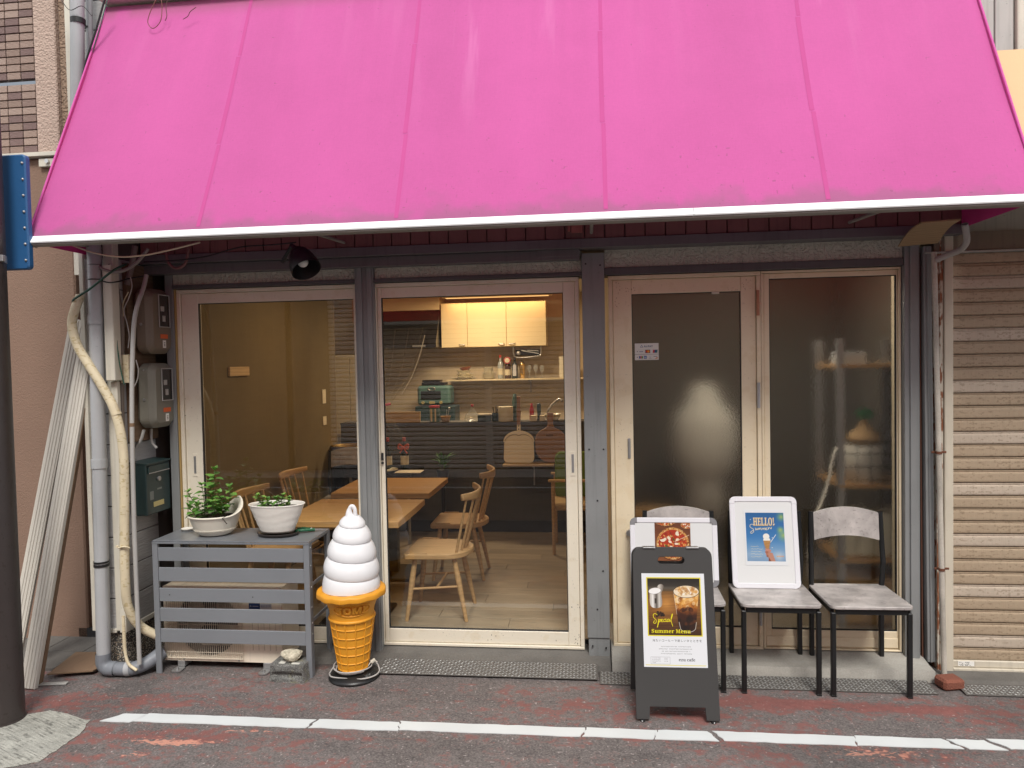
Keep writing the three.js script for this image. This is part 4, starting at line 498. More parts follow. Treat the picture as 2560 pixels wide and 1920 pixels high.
function meter(label, y, z, m) {
  const o = thing('electric_meter', label, 'meter', [-1.945, y, z], 0, 'electric meters on the side wall');
  const h = 0.38, w = 0.23, body = poly(roundRect(w, h, 0.06), 0.115, { bevel: 0.03, ry: Math.PI / 2 }); body.computeVertexNormals();
  part(o, 'casing', body, m); part(o, 'back_plate', poly(roundRect(w + 0.02, h + 0.02, 0.06), 0.012, { ry: Math.PI / 2, x: -0.013 }), m);
  part(o, 'window_frame', [bb(0.116, 0.122, -0.035, 0.16, -0.075, -0.069), bb(0.116, 0.122, -0.035, 0.16, 0.029, 0.035), bb(0.116, 0.122, 0.154, 0.16, -0.0685, 0.0285), bb(0.116, 0.122, -0.035, -0.029, -0.0685, 0.0285)], M.lightGrey);
  part(o, 'window', bb(0.114, 0.1185, -0.028, 0.153, -0.068, 0.028, { c: 0 }), M.glassDark);
  part(o, 'dial', bb(0.1186, 0.119, 0.06, 0.09, -0.02, 0.015, { c: 0 }), M.lightGrey); part(o, 'dial', bb(0.1186, 0.119, 0.0, 0.035, -0.03, 0.0, { c: 0 }), M.lightGrey);
  part(o, 'label', bb(0.1155, 0.1172, -0.1, -0.075, -0.05, 0.02, { c: 0 }), M.orangeSticker); part(o, 'label', bb(0.1155, 0.1172, -0.155, -0.11, -0.03, 0.0, { c: 0 }), M.whiteSticker);
  part(o, 'label_print', [0, 1, 2].map((k) => bb(0.1173, 0.1175, -0.145 + k * 0.009, -0.141 + k * 0.009, -0.022, -0.008, { c: 0 })), M.blackMatte);
  part(o, 'screw', [cyl(0.008, 0.008, 0.02, 0.06, -0.02, 0.11, { rx: Math.PI / 2 }), cyl(0.005, 0.005, 0.02, 0.06, 0.15, 0.105, { rx: Math.PI / 2 })], M.steelDull); return o;
}
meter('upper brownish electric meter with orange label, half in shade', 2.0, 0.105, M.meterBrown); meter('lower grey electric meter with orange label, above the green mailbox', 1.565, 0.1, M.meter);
single('wire', 'grey meter lead curving left below the lower meter', 'cable', tube(pts(0.18, [360, 1075], [352, 1100], [340, 1118]), 0.009), M.conduit); single('wire', 'grey meter lead curving right below the lower meter', 'cable', tube(pts(0.1, [378, 1072], [380, 1105], [392, 1120]), 0.008), M.conduit);
{
  const o = thing('mailbox', 'dark green metal mailbox with flap and brass name plate on side wall', 'mailbox', [-1.965, 1.03, 0.14]);
  part(o, 'box', bb(0, 0.1, -0.155, 0.145, -0.115, 0.115, { c: 0.004 }), M.mailbox); part(o, 'lid', [place(bb(-0.005, 0.112, 0, 0.008, -0.12, 0.12), { y: 0.148, rz: -0.08 }), bb(0.1005, 0.108, 0.085, 0.13, -0.1, 0.1)], M.mailbox);
  part(o, 'slot_edge', bb(0.1085, 0.111, 0.085, 0.091, -0.1, 0.1, { c: 0.001 }), M.steelDull); part(o, 'lock', cyl(0.014, 0.014, 0.012, 0.104, 0.045, 0.0, { rz: Math.PI / 2 }), M.steelDull);
  part(o, 'name_plate', [bb(0.1005, 0.103, -0.115, -0.085, -0.045, 0.055, { c: 0.001 })], M.brass); part(o, 'sticker_remnant', [bb(0.1002, 0.1008, -0.07, -0.02, 0.05, 0.085, { c: 0 }), bb(0.1002, 0.1008, -0.02, -0.01, -0.03, 0.015, { c: 0 })], mat(0.2, 0.22, 0.2, { rough: 0.8, map: T.grime }));
}
{ // bowl spotlight under the awning
  const p = P(757, 655, { z: 0.5 }), o = thing('bowl_lamp', 'black bowl shaped spotlight hanging under the awning, switched off', 'lamp', [p.x, p.y, p.z]);
  const prof = [[0.012, 0.09], [0.03, 0.085], [0.05, 0.06], [0.066, 0.02], [0.075, -0.02], [0.078, -0.055], [0.074, -0.053], [0.07, -0.02], [0.06, 0.02], [0.04, 0.06], [0.01, 0.07]];
  part(o, 'bowl', lathe(prof, 36), M.black); part(o, 'bulb', sph(0.028, 0, 0.0, 0), mat(0.75, 0.75, 0.72, { rough: 0.4 }));
  part(o, 'neck', [rod([0, 0.085, 0], [-0.02, 0.14, -0.02], 0.014), rod([-0.02, 0.14, -0.02], [-0.11, 0.12, -0.08], 0.01)], M.black); o.rotation.set(-0.4, 0, 0.5);
}
single('awning_pipe', 'grey elbow pipe reaching from the wall under the tan awning', 'pipe', [tube([P(2412, 560, { z: 0.3 }), P(2416, 605, { z: 0.25 }), P(2400, 625, { z: 0.2 }), P(2370, 637, { z: 0.15 }), P(2340, 650, { z: 0.12 })], 0.0155, { n: 40, seg: 12 })], M.conduit);
{
  const o = thing('drain_pipe', 'thin pale weathered pipe between the grey post and the rusty rail', 'pipe');
  part(o, 'pipe', rod([2.522, 0.012, 0.112], [2.474, 2.25, 0.112], 0.0135), mat(0.52, 0.49, 0.44, { rough: 0.6, map: T.concrete }));
  for (const [y, x] of [[1.2, 2.4965], [0.58, 2.51]]) part(o, 'clamp', [cyl(0.016, 0.016, 0.014, x, y, 0.112), bb(x - 0.03, x + 0.045, y - 0.006, y + 0.006, 0.094, 0.099)], mat(0.14, 0.05, 0.025, { rough: 0.8, map: T.grime }));
}
{ const p = gp(2378, 1728); const b = box(0.115, 0.056, 0.09, p.x + 0.01, 0.029, p.z - 0.04, { ry: 0.2, c: 0.012 }); single('brick', 'worn red brick lying on the ground beside the closed shutter', 'brick', b, M.brick); }

// ---------------------------------------------------------------- slatted rack over the outdoor unit
const RK = { x0: -1.785, x1: -0.868, z0: 0.03, z1: 0.345, h: 0.757 };
{
  const o = thing('slatted_rack', 'grey metal slatted cover rack standing over the air conditioner unit', 'rack'), { x0, x1, z0, z1, h } = RK, leg = (x, z) => [box(0.032, h - 0.014, 0.012, x, (h - 0.014) / 2, z, { c: 0.0015 })];
  for (const [x, z, s] of [[x0 + 0.016, z1 - 0.006, 1], [x1 - 0.016, z1 - 0.006, -1], [x0 + 0.016, z0 + 0.006, 1], [x1 - 0.016, z0 + 0.006, -1]]) part(o, 'leg', [...leg(x, z), box(0.003, h - 0.014, 0.03, x - s * 0.0145, (h - 0.014) / 2, z + (z > 0.2 ? -0.0215 : 0.0215), { c: 0.0005 })], M.rack);
  for (const [a, b] of [[0.641, 0.717], [0.526, 0.604], [0.412, 0.487], [0.298, 0.374], [0.179, 0.256]]) part(o, 'slat', [bb(x0 + 0.033, x1 - 0.033, a, b, z1 - 0.013, z1 - 0.003, { c: 0.0015 })], M.rack, { shift: true });
  part(o, 'top_panel', [bb(x0 + 0.002, x1 - 0.002, h - 0.006, h, z0, z1 - 0.003, { c: 0.001 }), bb(x0, x1, h - 0.018, h - 0.0065, z1 - 0.0025, z1 + 0.002, { c: 0.001 }), bb(x1 - 0.002, x1 + 0.001, h - 0.018, h - 0.0065, z0, z1 - 0.003, { c: 0.0005 })], M.rackTop);
  for (const y of [0.5, 0.3]) for (const x of [x0 + 0.003, x1 - 0.003]) part(o, 'side_rail', bb(x - 0.0025, x + 0.0025, y, y + 0.02, z0 + 0.014, z1 - 0.014, { c: 0.0005 }), M.rack);
  part(o, 'rivet', [0.72, 0.62, 0.5, 0.39, 0.3, 0.24].map((y) => sph(0.0035, x1 + 0.001, y, z1 - 0.02, { seg: 8, seg2: 6 })), M.steel);
  part(o, 'screw', [[-1.69, 0.45], [-1.2, 0.445]].map(([x, y]) => cyl(0.003, 0.003, 0.002, x, y, z1 - 0.0025, { rx: Math.PI / 2, seg: 8 })), M.black);
}
{
  const o = thing('air_conditioner', 'beige outdoor air conditioner unit behind the slats of the grey rack', 'air conditioner'), x0 = -1.79 + 0.012, x1 = -1.07, y0 = 0.045, y1 = 0.475, z1 = 0.268, cx = -1.515, cy = 0.262, R = 0.185;
  const hole = Array.from({ length: 40 }, (_, i) => [cx - R * Math.cos(i / 40 * 6.2832), cy + R * Math.sin(i / 40 * 6.2832)]);
  part(o, 'casing', [poly([[x0, y0], [x1, y0], [x1, y1], [x0, y1]], 0.012, { holes: [hole], z: z1 - 0.012 }), bb(x0, x1, y1 - 0.01, y1, 0.04, z1 - 0.0125), bb(x1 - 0.01, x1, y0, y1 - 0.0105, 0.04, z1 - 0.0125), bb(x0, x0 + 0.01, y0, y1 - 0.0105, 0.04, z1 - 0.0125), bb(x0 + 0.0105, x1 - 0.0105, y0, y1 - 0.0105, 0.04, 0.05)], M.acCase);
  part(o, 'fan_shroud', (() => { const g = new THREE.CylinderGeometry(R, R * 0.96, 0.07, 40, 1, true); g.rotateX(Math.PI / 2); g.translate(cx, cy, z1 - 0.05); return g; })(), mat(0.1, 0.09, 0.075, { rough: 0.7, side: THREE.DoubleSide }));
  part(o, 'fan', [cyl(0.045, 0.045, 0.05, cx, cy, z1 - 0.07, { rx: Math.PI / 2 }), ...[0, 1, 2].map((k) => place(poly([[0.03, -0.03], [0.17, -0.07], [0.175, 0.05], [0.04, 0.04]], 0.004, { ry: 0.5 }), { rz: k * 2.094, x: cx, y: cy, z: z1 - 0.07 }))], M.blackMatte);
  const gx0 = -1.752, gx1 = -1.3, wires = [], m2 = M.acCase; for (let i = 0; i < 38; i++) { const x = lerp(gx0, gx1, i / 37); wires.push(cyl(0.0022, 0.0022, 0.4, x, 0.262, z1 + 0.012, { seg: 6 })); }
  for (const y of [0.1, 0.26, 0.43]) wires.push(bb(gx0 - 0.002, gx1 + 0.002, y, y + 0.004, z1 + 0.0143, z1 + 0.018, { c: 0.001 })); for (const y of [0.066, 0.458]) wires.push(cyl(0.003, 0.003, gx1 - gx0, (gx0 + gx1) / 2, y, z1 + 0.011, { rz: Math.PI / 2, seg: 6 }));
  part(o, 'fan_guard', wires, mat(0.68, 0.6, 0.48, { rough: 0.5 }));
  part(o, 'vent_rib', [0, 1, 2, 3, 4].map((k) => bb(-1.245 + k * 0.034, -1.2425 + k * 0.034, 0.115, 0.32, z1 + 0.0002, z1 + 0.0025, { c: 0.0005 })), mat(0.5, 0.43, 0.33, { rough: 0.5 }));
  part(o, 'badge', [bb(-1.262, -1.196, 0.352, 0.385, z1 + 0.0003, z1 + 0.002, { c: 0.0005 })], M.blueLogo); part(o, 'badge', [bb(-1.195, -1.128, 0.352, 0.385, z1 + 0.0003, z1 + 0.002, { c: 0.0005 })], M.silverLogo);
  const lg = []; for (let k = 0; k < 6; k++) lg.push(bb(-1.188 + k * 0.0095, -1.183 + k * 0.0095 + 0.002 * rnd(), 0.362 + 0.004 * rnd(), 0.376, z1 + 0.0021, z1 + 0.0026, { c: 0 })); lg.push(poly([[-1.257, 0.365], [-1.251, 0.376], [-1.245, 0.365]], 0.0005, { z: z1 + 0.0021 }), bb(-1.24, -1.205, 0.366, 0.37, z1 + 0.0021, z1 + 0.0026, { c: 0 }));
  part(o, 'badge_mark', lg, mat(0.3, 0.33, 0.42, { rough: 0.5 }));
  for (const x of [-1.68, -1.165]) part(o, 'foot', [poly(roundRect(0.055, 0.07, 0.018), 0.006, { rx: -Math.PI / 2, x, y: 0.004, z: 0.3 }), bb(x - 0.022, x + 0.022, 0.0105, 0.044, 0.2, 0.27), cyl(0.008, 0.008, 0.014, x, 0.016, 0.31, { seg: 6 })], M.steelDull);
  part(o, 'screw', [[-1.735, 0.075], [-1.315, 0.075], [-1.66, 0.056], [-1.33, 0.054]].map(([x, y]) => sph(0.005, x, y, z1 + 0.002, { seg: 8, seg2: 6 })), M.steelDull);
}
{
  const arch = [[-0.105, 0], [0.105, 0], [0.1, 0.06], [0.092, 0.096], [-0.092, 0.096], [-0.1, 0.06]], o = thing('concrete_block', 'weathered hollow fronted concrete block at the right foot of the rack', 'concrete block', [-0.985, 0, 0.345], -0.06);
  const bp = [], nx = 22, ny = 12; for (let j = 0; j <= ny; j++) for (let i = 0; i <= nx; i++) { const s = i / nx * 2 - 1, t = j / ny, hw = lerp(0.104, 0.095, t) , y = t * 0.096, arc = sstep(0.0, 0.3, 0.62 + 0.05 * (1 - s * s) - t) * sstep(0.16, 0.32, t) * sstep(0.0, 0.12, 0.94 - Math.abs(s)); const n = 0.004 * (fbm(s * 5 + 9, t * 4 + 3, 4, 651) - 0.5) - 0.004 * Math.pow(Math.abs(s), 12) - (t > 0.92 ? 0.003 : 0); bp.push([s * hw, y, 0.062 - 0.018 * arc + n]); }
  const fp = []; const qd = (k) => fp.push(...bp[k], ...bp[k + 1], ...bp[k + nx + 2], ...bp[k], ...bp[k + nx + 2], ...bp[k + nx + 1]); for (let j = 0; j < ny; j++) for (let i = 0; i < nx; i++) qd(j * (nx + 1) + i);
  for (let i = 0; i < nx; i++) { const a = bp[ny * (nx + 1) + i], b = bp[ny * (nx + 1) + i + 1]; fp.push(...a, ...b, b[0], b[1], -0.065, ...a, b[0], b[1], -0.065, a[0], a[1], -0.065); } for (let j = 0; j < ny; j++) for (const [i, f] of [[0, 1], [nx, 0]]) { const a = bp[j * (nx + 1) + i], b = bp[(j + 1) * (nx + 1) + i], c = [b[0], b[1], -0.065], d = [a[0], a[1], -0.065]; f ? fp.push(...a, ...b, ...c, ...a, ...c, ...d) : fp.push(...a, ...c, ...b, ...a, ...d, ...c); }
  const bg = new THREE.BufferGeometry(); bg.setAttribute('position', new THREE.Float32BufferAttribute(fp, 3)); bg.computeVertexNormals(); part(o, 'block', [bg, poly(arch, 0.004, { z: -0.069 })], M.block);
  const pm = mat(0.62, 0.62, 0.58, { rough: 0.9, map: T.concrete }); part(o, 'paint_mark', bb(-0.055, -0.02, 0.0962, 0.0972, 0.01, 0.045, { c: 0 }), pm); part(o, 'paint_mark', bb(0.02, 0.065, 0.0962, 0.0972, 0.025, 0.045, { c: 0 }), pm);
}
{
  const g = new THREE.IcosahedronGeometry(1, 5), p = g.attributes.position; for (let i = 0; i < p.count; i++) { const v = V().fromBufferAttribute(p, i), k = 0.8 + 0.42 * fbm(v.x * 1.3 + 5, v.y * 1.6 + v.z * 1.2 + 3, 3, 601) + 0.1 * fbm(v.x * 6 + 9, (v.y + v.z) * 6 + 9, 2, 603); v.multiplyScalar(k); p.setXYZ(i, v.x * 0.052 + (v.y > 0 ? v.x * 0.004 : 0), Math.max(v.y * 0.032 + 0.01 * v.x * v.x, -0.026), v.z * 0.038); }
  g.computeVertexNormals(); single('stone', 'small pale rough stone resting on the concrete block', 'stone', place(g, { x: -0.982, y: 0.1235, z: 0.345, ry: 0.4 }), M.stone);
}

// ---------------------------------------------------------------- planters and mint
const leafGeo = (() => { const n = 6, pos = [], uv = []; const wv = (t) => 0.36 * Math.sin(Math.PI * Math.pow(t, 0.8)) * (1 - 0.12 * (Math.floor(t * 12) % 2)), q = (t, s) => { const w = wv(t); return [s * w, 0.1 * s * s * w + 0.14 * Math.sin(t * 2.6) + (s ? 0.04 : 0), t]; }; for (let i = 0; i < n; i++) { const a = i / n, b = (i + 1) / n; for (const s of [-1, 1]) { const A = q(a, 0), B = q(b, 0), A1 = q(a, s), B1 = q(b, s); s > 0 ? pos.push(...A, ...B, ...B1, ...A, ...B1, ...A1) : pos.push(...A, ...B1, ...B, ...A, ...A1, ...B1); } } const g = new THREE.BufferGeometry(); g.setAttribute('position', new THREE.Float32BufferAttribute(pos, 3)); g.computeVertexNormals(); return tri(g); })();
const leafMats = [[0.1, 0.255, 0.032], [0.135, 0.32, 0.045], [0.075, 0.2, 0.03], [0.2, 0.38, 0.065]].map((c) => mat(...c, { rough: 0.55, transmission: 0.25, side: THREE.DoubleSide }));
const stemMat = mat(0.1, 0.14, 0.05, { rough: 0.7 });
function sprig(o, base, tip, nodes, size) {
  const bend = V((rnd() - 0.5) * 0.02, 0, (rnd() - 0.5) * 0.02), at = (t) => base.clone().lerp(tip, t).add(bend.clone().multiplyScalar(Math.sin(Math.PI * t)));
  part(o, 'stem', tube([at(0), at(0.35), at(0.7), at(1)], 0.0017, { n: 8, seg: 5 }), stemMat);
  for (let i = 0; i < nodes; i++) for (const s of [0, 1, ...(i === nodes - 1 ? [2, 3] : [])]) {
    const t = 0.22 + 0.78 * (i / (nodes - 1)), m = new THREE.Mesh(leafGeo, leafMats[Math.floor(rnd() * (i > nodes - 3 ? 4 : 3))]), top = i === nodes - 1;
    m.name = 'leaf'; m.position.copy(at(t)); m.rotation.order = 'YXZ'; m.rotation.set(top ? rr(-0.9, -0.2) : rr(-0.35, 0.5), i * 1.57 + s * Math.PI * (top ? 0.5 : 1) + rr(-0.35, 0.35), rr(-0.3, 0.3)); m.scale.setScalar(size * (top ? 0.62 : i === nodes - 2 ? 0.8 : 1) * rr(0.8, 1.15)); m.castShadow = m.receiveShadow = true; o.add(m);
  }
}
{
  const o = thing('planter', 'round cream plastic planter with raised pointed back rim, left of the white one', 'planter', [-1.497, RK.h + 0.002, 0.18]), H2 = 0.115, ns = 64, rows = [];
  const rim = (a) => { const s = Math.cos(a - 0.75); return 0.112 + 0.085 * Math.pow(clamp(s), 3) * 1.0; }, lipR = (a) => 0.158 + 0.02 * Math.pow(clamp(Math.cos(a + 0.05)), 10);
  const prof = (a) => { const hr = rim(a), out = [[0.0, 0], [0.085, 0], [0.1, 0.006], [0.122, 0.03], [0.124, 0.033], [0.128, 0.045], [0.13, 0.048], [0.145, 0.085], [0.15, 0.1], [0.158, hr - 0.004], [lipR(a) + 0.004, hr], [lipR(a), hr + 0.007], [0.15, hr + 0.004], [0.14, Math.min(hr, 0.09)], [0.12, 0.05]]; return out; };
  const pos = [], idx = [], np = prof(0).length; for (let i = 0; i <= ns; i++) { const a = i / ns * 6.28319; prof(-a).forEach(([r, y]) => pos.push(r * Math.cos(a), y, r * Math.sin(a) * 0.92)); } for (let i = 0; i < ns; i++) for (let j = 0; j < np - 1; j++) { const k = i * np + j; idx.push(k, k + 1, k + np, k + 1, k + np + 1, k + np); }
  const g = new THREE.BufferGeometry(); g.setAttribute('position', new THREE.Float32BufferAttribute(pos, 3)); g.setIndex(idx); g.computeVertexNormals(); part(o, 'pot', g, M.potWhite);
  part(o, 'groove', [0.022, 0.03, 0.038].map((y) => { const r = 0.1 + (y - 0.006) * 0.92 + 0.0015, t = new THREE.TorusGeometry(r, 0.0016, 6, 64); t.rotateX(Math.PI / 2); t.scale(1, 1, 0.92); t.translate(0, y, 0); return t; }), M.potWhite);
  part(o, 'soil', (() => { const d = new THREE.CircleGeometry(0.142, 32); d.rotateX(-Math.PI / 2); d.scale(1, 1, 0.92); d.translate(0, 0.095, 0); return d; })(), M.soil);
  o.scale.set(0.93, 1, 0.93);
  const mint = thing('mint_plant', 'tall leafy green mint growing in the round cream planter', 'plant', [-1.5, RK.h + 0.097, 0.18]);
  for (const [x, z, tx, ty, tz, n] of [[-0.01, 0, 0.0, 0.27, -0.02, 8], [-0.05, 0.02, -0.06, 0.19, 0.02, 6], [-0.07, 0.0, -0.14, 0.15, 0.03, 6], [0.05, -0.02, 0.09, 0.17, -0.02, 6], [0.02, 0.04, 0.03, 0.1, 0.07, 4], [-0.08, 0.03, -0.12, 0.07, 0.06, 4], [0.05, 0.03, 0.06, 0.11, 0.03, 5], [-0.03, -0.03, -0.05, 0.2, -0.05, 6], [-0.02, 0.05, -0.05, 0.09, 0.09, 4], [0.03, -0.01, 0.04, 0.14, 0.01, 5]]) sprig(mint, V(x, 0, z), V(tx, ty, tz), n + 2, 0.054);
  part(mint, 'dry_stem', [tube([[0.04, 0.0, 0.06], [0.1, 0.015, 0.1], [0.15, -0.005, 0.14]], 0.0025), tube([[0.1, 0.015, 0.1], [0.13, 0.03, 0.11]], 0.0016)], mat(0.03, 0.022, 0.016, { rough: 0.9 }));
}
{
  const o = thing('planter', 'oval tapered white planter with wave relief, right of the cream one', 'planter', [-1.115, RK.h + 0.02, 0.19]), ns = 72, pos = [], idx = [];
  const prof = (a) => { const wv = (y) => 0.0035 * Math.sin(0.6 + a * 2) , out = [[0, 0], [0.1, 0]]; for (let j = 1; j <= 14; j++) { const y = j / 14 * 0.155, ridge = [0.05, 0.075, 0.115].reduce((s, yr, q) => { const d = (y - yr - 0.014 * Math.sin(a * (q + 1) + q * 2)) / 0.008; return s + (d > 0 ? Math.exp(-d) : Math.exp(d * 3)) * 0.003; }, 0); out.push([0.1 + 0.068 * (y / 0.155) + ridge, y]); } out.push([0.173, 0.158], [0.17, 0.162], [0.163, 0.158], [0.15, 0.12], [0.14, 0.1]); return out; };
  const np = prof(0).length, tilt = (x, y) => y + (y > 0.05 ? (y - 0.05) * 0.12 * (x / 0.17) : 0); for (let i = 0; i <= ns; i++) { const a = i / ns * 6.28319; prof(-a).forEach(([r, y]) => { const x = r * Math.cos(a); pos.push(x, y, r * Math.sin(a) * 0.62); }); } for (let i = 0; i < ns; i++) for (let j = 0; j < np - 1; j++) { const k = i * np + j; idx.push(k, k + 1, k + np, k + 1, k + np + 1, k + np); }
  const g = new THREE.BufferGeometry(); g.setAttribute('position', new THREE.Float32BufferAttribute(pos, 3)); g.setIndex(idx); g.computeVertexNormals(); part(o, 'pot', g, M.potWhite2);
  part(o, 'soil', (() => { const d = new THREE.CircleGeometry(0.158, 32); d.rotateX(-Math.PI / 2); d.scale(1, 1, 0.62); d.translate(0, 0.138, 0); return d; })(), M.soil); o.rotation.y = 0.06; o.scale.set(0.94, 1, 0.94);
  single('saucer', 'dark brown oval saucer under the white planter', 'saucer', lathe([[0, 0], [0.112, 0], [0.12, 0.018], [0.115, 0.018], [0.108, 0.004], [0, 0.003]], 48, { x: -1.108, y: RK.h + 0.001, z: 0.2, s: [1, 1, 0.68] }), M.saucer);
  const mint = thing('mint_plant', 'low young green mint growing in the oval white planter', 'plant', [-1.115, RK.h + 0.158, 0.19]);
  for (const [x, z, tx, ty, tz, n] of [[-0.07, 0.02, -0.1, 0.07, 0.03, 4], [-0.05, 0.0, -0.04, 0.05, 0.03, 3], [-0.01, 0.01, 0.01, 0.055, 0.03, 3], [0.03, 0.0, 0.05, 0.07, 0.02, 4], [0.06, 0.01, 0.09, 0.055, 0.03, 3], [0.0, -0.03, -0.02, 0.04, -0.03, 3], [-0.08, -0.02, -0.09, 0.05, -0.02, 3]]) sprig(mint, V(x, 0, z), V(tx, ty, tz), n + 1, 0.044);
}
single('dish', 'small white dish at the back left corner of the rack', 'dish', lathe([[0, 0], [0.03, 0], [0.04, 0.012], [0.037, 0.012], [0.028, 0.004], [0, 0.004]], 28, { x: -1.715, y: RK.h + 0.001, z: 0.1 }), M.potWhite2);
{
  const o = thing('pruning_shears', 'green handled pruning shears lying right of the white planter', 'shears', [-0.955, RK.h + 0.003, 0.12], 0.3);
  part(o, 'handle', [tube([[-0.075, 0.012, 0.012], [-0.04, 0.014, 0.022], [0.0, 0.012, 0.012], [0.03, 0.01, 0.004]], 0.0085), tube([[-0.07, 0.012, -0.03], [-0.035, 0.014, -0.028], [0.0, 0.012, -0.01], [0.03, 0.01, 0.0]], 0.0085)], M.shears);
  part(o, 'blade', [poly([[0, -0.006], [0.05, -0.002], [0.055, 0.004], [0.0, 0.01]], 0.004, { rx: -Math.PI / 2, x: 0.025, y: 0.008 })], M.steelDull); part(o, 'spring', sph(0.007, 0.012, 0.016, 0.002), M.steel);
}
// ---------------------------------------------------------------- soft ice cream lamp
const font = await new FontLoader().loadAsync('fonts/droid/droid_sans_bold.typeface.json');
{
  const o = thing('ice_cream_lamp', 'tall soft ice cream cone lamp, white swirl on orange waffle cone', 'lamp', [-0.648, 0, 0.3], 0.02); o.scale.set(0.94, 1, 0.94);
  const ns = 96, pos = [], idx = [], prof = [];
  const tiers = [[0.497, 0.572, 0.157, 0.151, 0.165, 0.5], [0.572, 0.668, 0.151, 0.134, 0.1595, 1], [0.668, 0.763, 0.134, 0.106, 0.138, 1], [0.763, 0.842, 0.106, 0.072, 0.1075, 1], [0.842, 0.892, 0.072, 0.034, 0.07, 1]];
  tiers.forEach(([y0, y1, r0, r1, rm, k], i) => { const n = 16; for (let j = 0; j <= n; j++) { const t = j / n; const b = Math.pow(Math.sin(Math.PI * (k === 0.5 ? 0.28 + 0.72 * t : t)), 0.66); prof.push([lerp(r0, r1, t) + (rm - lerp(r0, r1, 0.45)) * b, lerp(y0, y1, t + 0.0), 0.9 * clamp((y0 + (y1 - y0) * t - 0.5) / 0.08)]); } });
  prof.push([0.02, 0.897, 1], [0, 0.898, 1]);
  const np = prof.length; for (let i = 0; i <= ns; i++) { const a = -i / ns * 6.28319; for (const [r, y, k] of prof) { const lean = 0.018 * Math.max(0, (y - 0.5) / 0.4), x = r * Math.cos(a); pos.push(x + lean, y - (k * 0.115 * x + 0.008 * k * Math.sin(a)) * (r > 0.03 ? 1 : 0.5), r * Math.sin(a)); } }
  for (let i = 0; i < ns; i++) for (let j = 0; j < np - 1; j++) { const k = i * np + j; idx.push(k, k + 1, k + np, k + 1, k + np + 1, k + np); }
  const g = new THREE.BufferGeometry(); g.setAttribute('position', new THREE.Float32BufferAttribute(pos, 3)); g.setIndex(idx); g.computeVertexNormals(); part(o, 'ice_cream', g, M.whitePlastic);
  const tip = (() => { const c = new THREE.CatmullRomCurve3([V(0.014, 0.84, 0), V(0.006, 0.872, 0.0), V(-0.001, 0.9, 0), V(0.001, 0.925, 0), V(0.01, 0.943, 0), V(0.022, 0.944, 0), V(0.032, 0.93, 0), V(0.035, 0.91, 0), V(0.036, 0.88, 0)]), n = 48, m = 16, f = c.computeFrenetFrames(n), ps = [], ix = []; for (let i = 0; i <= n; i++) { const t = i / n, p = c.getPointAt(t), r = t < 0.3 ? lerp(0.062, 0.024, t / 0.3) : t < 0.5 ? lerp(0.024, 0.0125, (t - 0.3) / 0.2) : 0.0118; for (let j = 0; j <= m; j++) { const a = j / m * 6.28319, q = p.clone().addScaledVector(f.normals[i], Math.cos(a) * r * 0.95).addScaledVector(f.binormals[i], Math.sin(a) * r); ps.push(q.x, q.y, q.z); } } for (let i = 0; i < n; i++) for (let j = 0; j < m; j++) { const k = i * (m + 1) + j; ix.push(k, k + m + 1, k + 1, k + 1, k + m + 1, k + m + 2); } const h = new THREE.BufferGeometry(); h.setAttribute('position', new THREE.Float32BufferAttribute(ps, 3)); h.setIndex(ix); h.computeVertexNormals(); return h; })();
  part(o, 'swirl_tip', tip, M.whitePlastic);
  const rc = (y) => y < 0.33 ? lerp(0.084, 0.126, (y - 0.045) / 0.285) : y < 0.362 ? 0.128 : lerp(0.127, 0.163, Math.pow((y - 0.362) / 0.09, 1.7));
  const cp = [[0, 0.045]]; for (let i = 0; i <= 30; i++) { const y = lerp(0.045, 0.452, i / 30); cp.push([rc(y), y]); }
  const cone = lathe(cp, 72); part(o, 'cone', cone, M.waffle);
  part(o, 'rim', (() => { const q = new THREE.LatheGeometry([[0.157, 0.449], [0.185, 0.457], [0.196, 0.462], [0.2, 0.468], [0.2, 0.486], [0.197, 0.493], [0.188, 0.497], [0.1, 0.498]].map(([r, y]) => new THREE.Vector2(r, y)), 96), a = q.attributes.position; for (let i = 0; i < a.count; i++) { const x = a.getX(i), z = a.getZ(i), r = Math.hypot(x, z), t = Math.atan2(z, x), w = r > 0.18 ? 1 - 0.016 * Math.abs(Math.sin(t * 6)) + 0.008 : 1; a.setXYZ(i, x * w, a.getY(i) - (r > 0.18 ? 0.004 * Math.abs(Math.cos(t * 6)) : 0), z * w); } q.computeVertexNormals(); return q; })(), M.waffle);
  const ring = (y, r, t) => { const q = new THREE.TorusGeometry(r, t, 8, 72); q.rotateX(Math.PI / 2); q.translate(0, y, 0); return q; };
  part(o, 'collar', [ring(0.338, 0.128, 0.0095)], M.waffle);
  part(o, 'waffle_rib', [...[0.292, 0.243, 0.195, 0.147, 0.099, 0.058].map((y) => ring(y, rc(y) + 0.0005, 0.0042)), ...Array.from({ length: 13 }, (_, k) => { const a = k / 13 * 6.28319 + 0.14; return rod([Math.cos(a) * (rc(0.05) + 0.0005), 0.05, Math.sin(a) * (rc(0.05) + 0.0005)], [Math.cos(a) * (rc(0.33) + 0.0005), 0.33, Math.sin(a) * (rc(0.33) + 0.0005)], 0.0042, 0.0042, 8); })], M.waffle);
  const wrap = (q, y0, a0, lift) => { const a = q.attributes.position; for (let i = 0; i < a.count; i++) { const y = a.getY(i) + y0, r = rc(clamp(y, 0.05, 0.452)) + lift + a.getZ(i), t = a0 + a.getX(i) / rc(0.41); a.setXYZ(i, r * Math.sin(t), y, r * Math.cos(t)); } q.computeVertexNormals(); return q; };
  const A0 = 0.3;
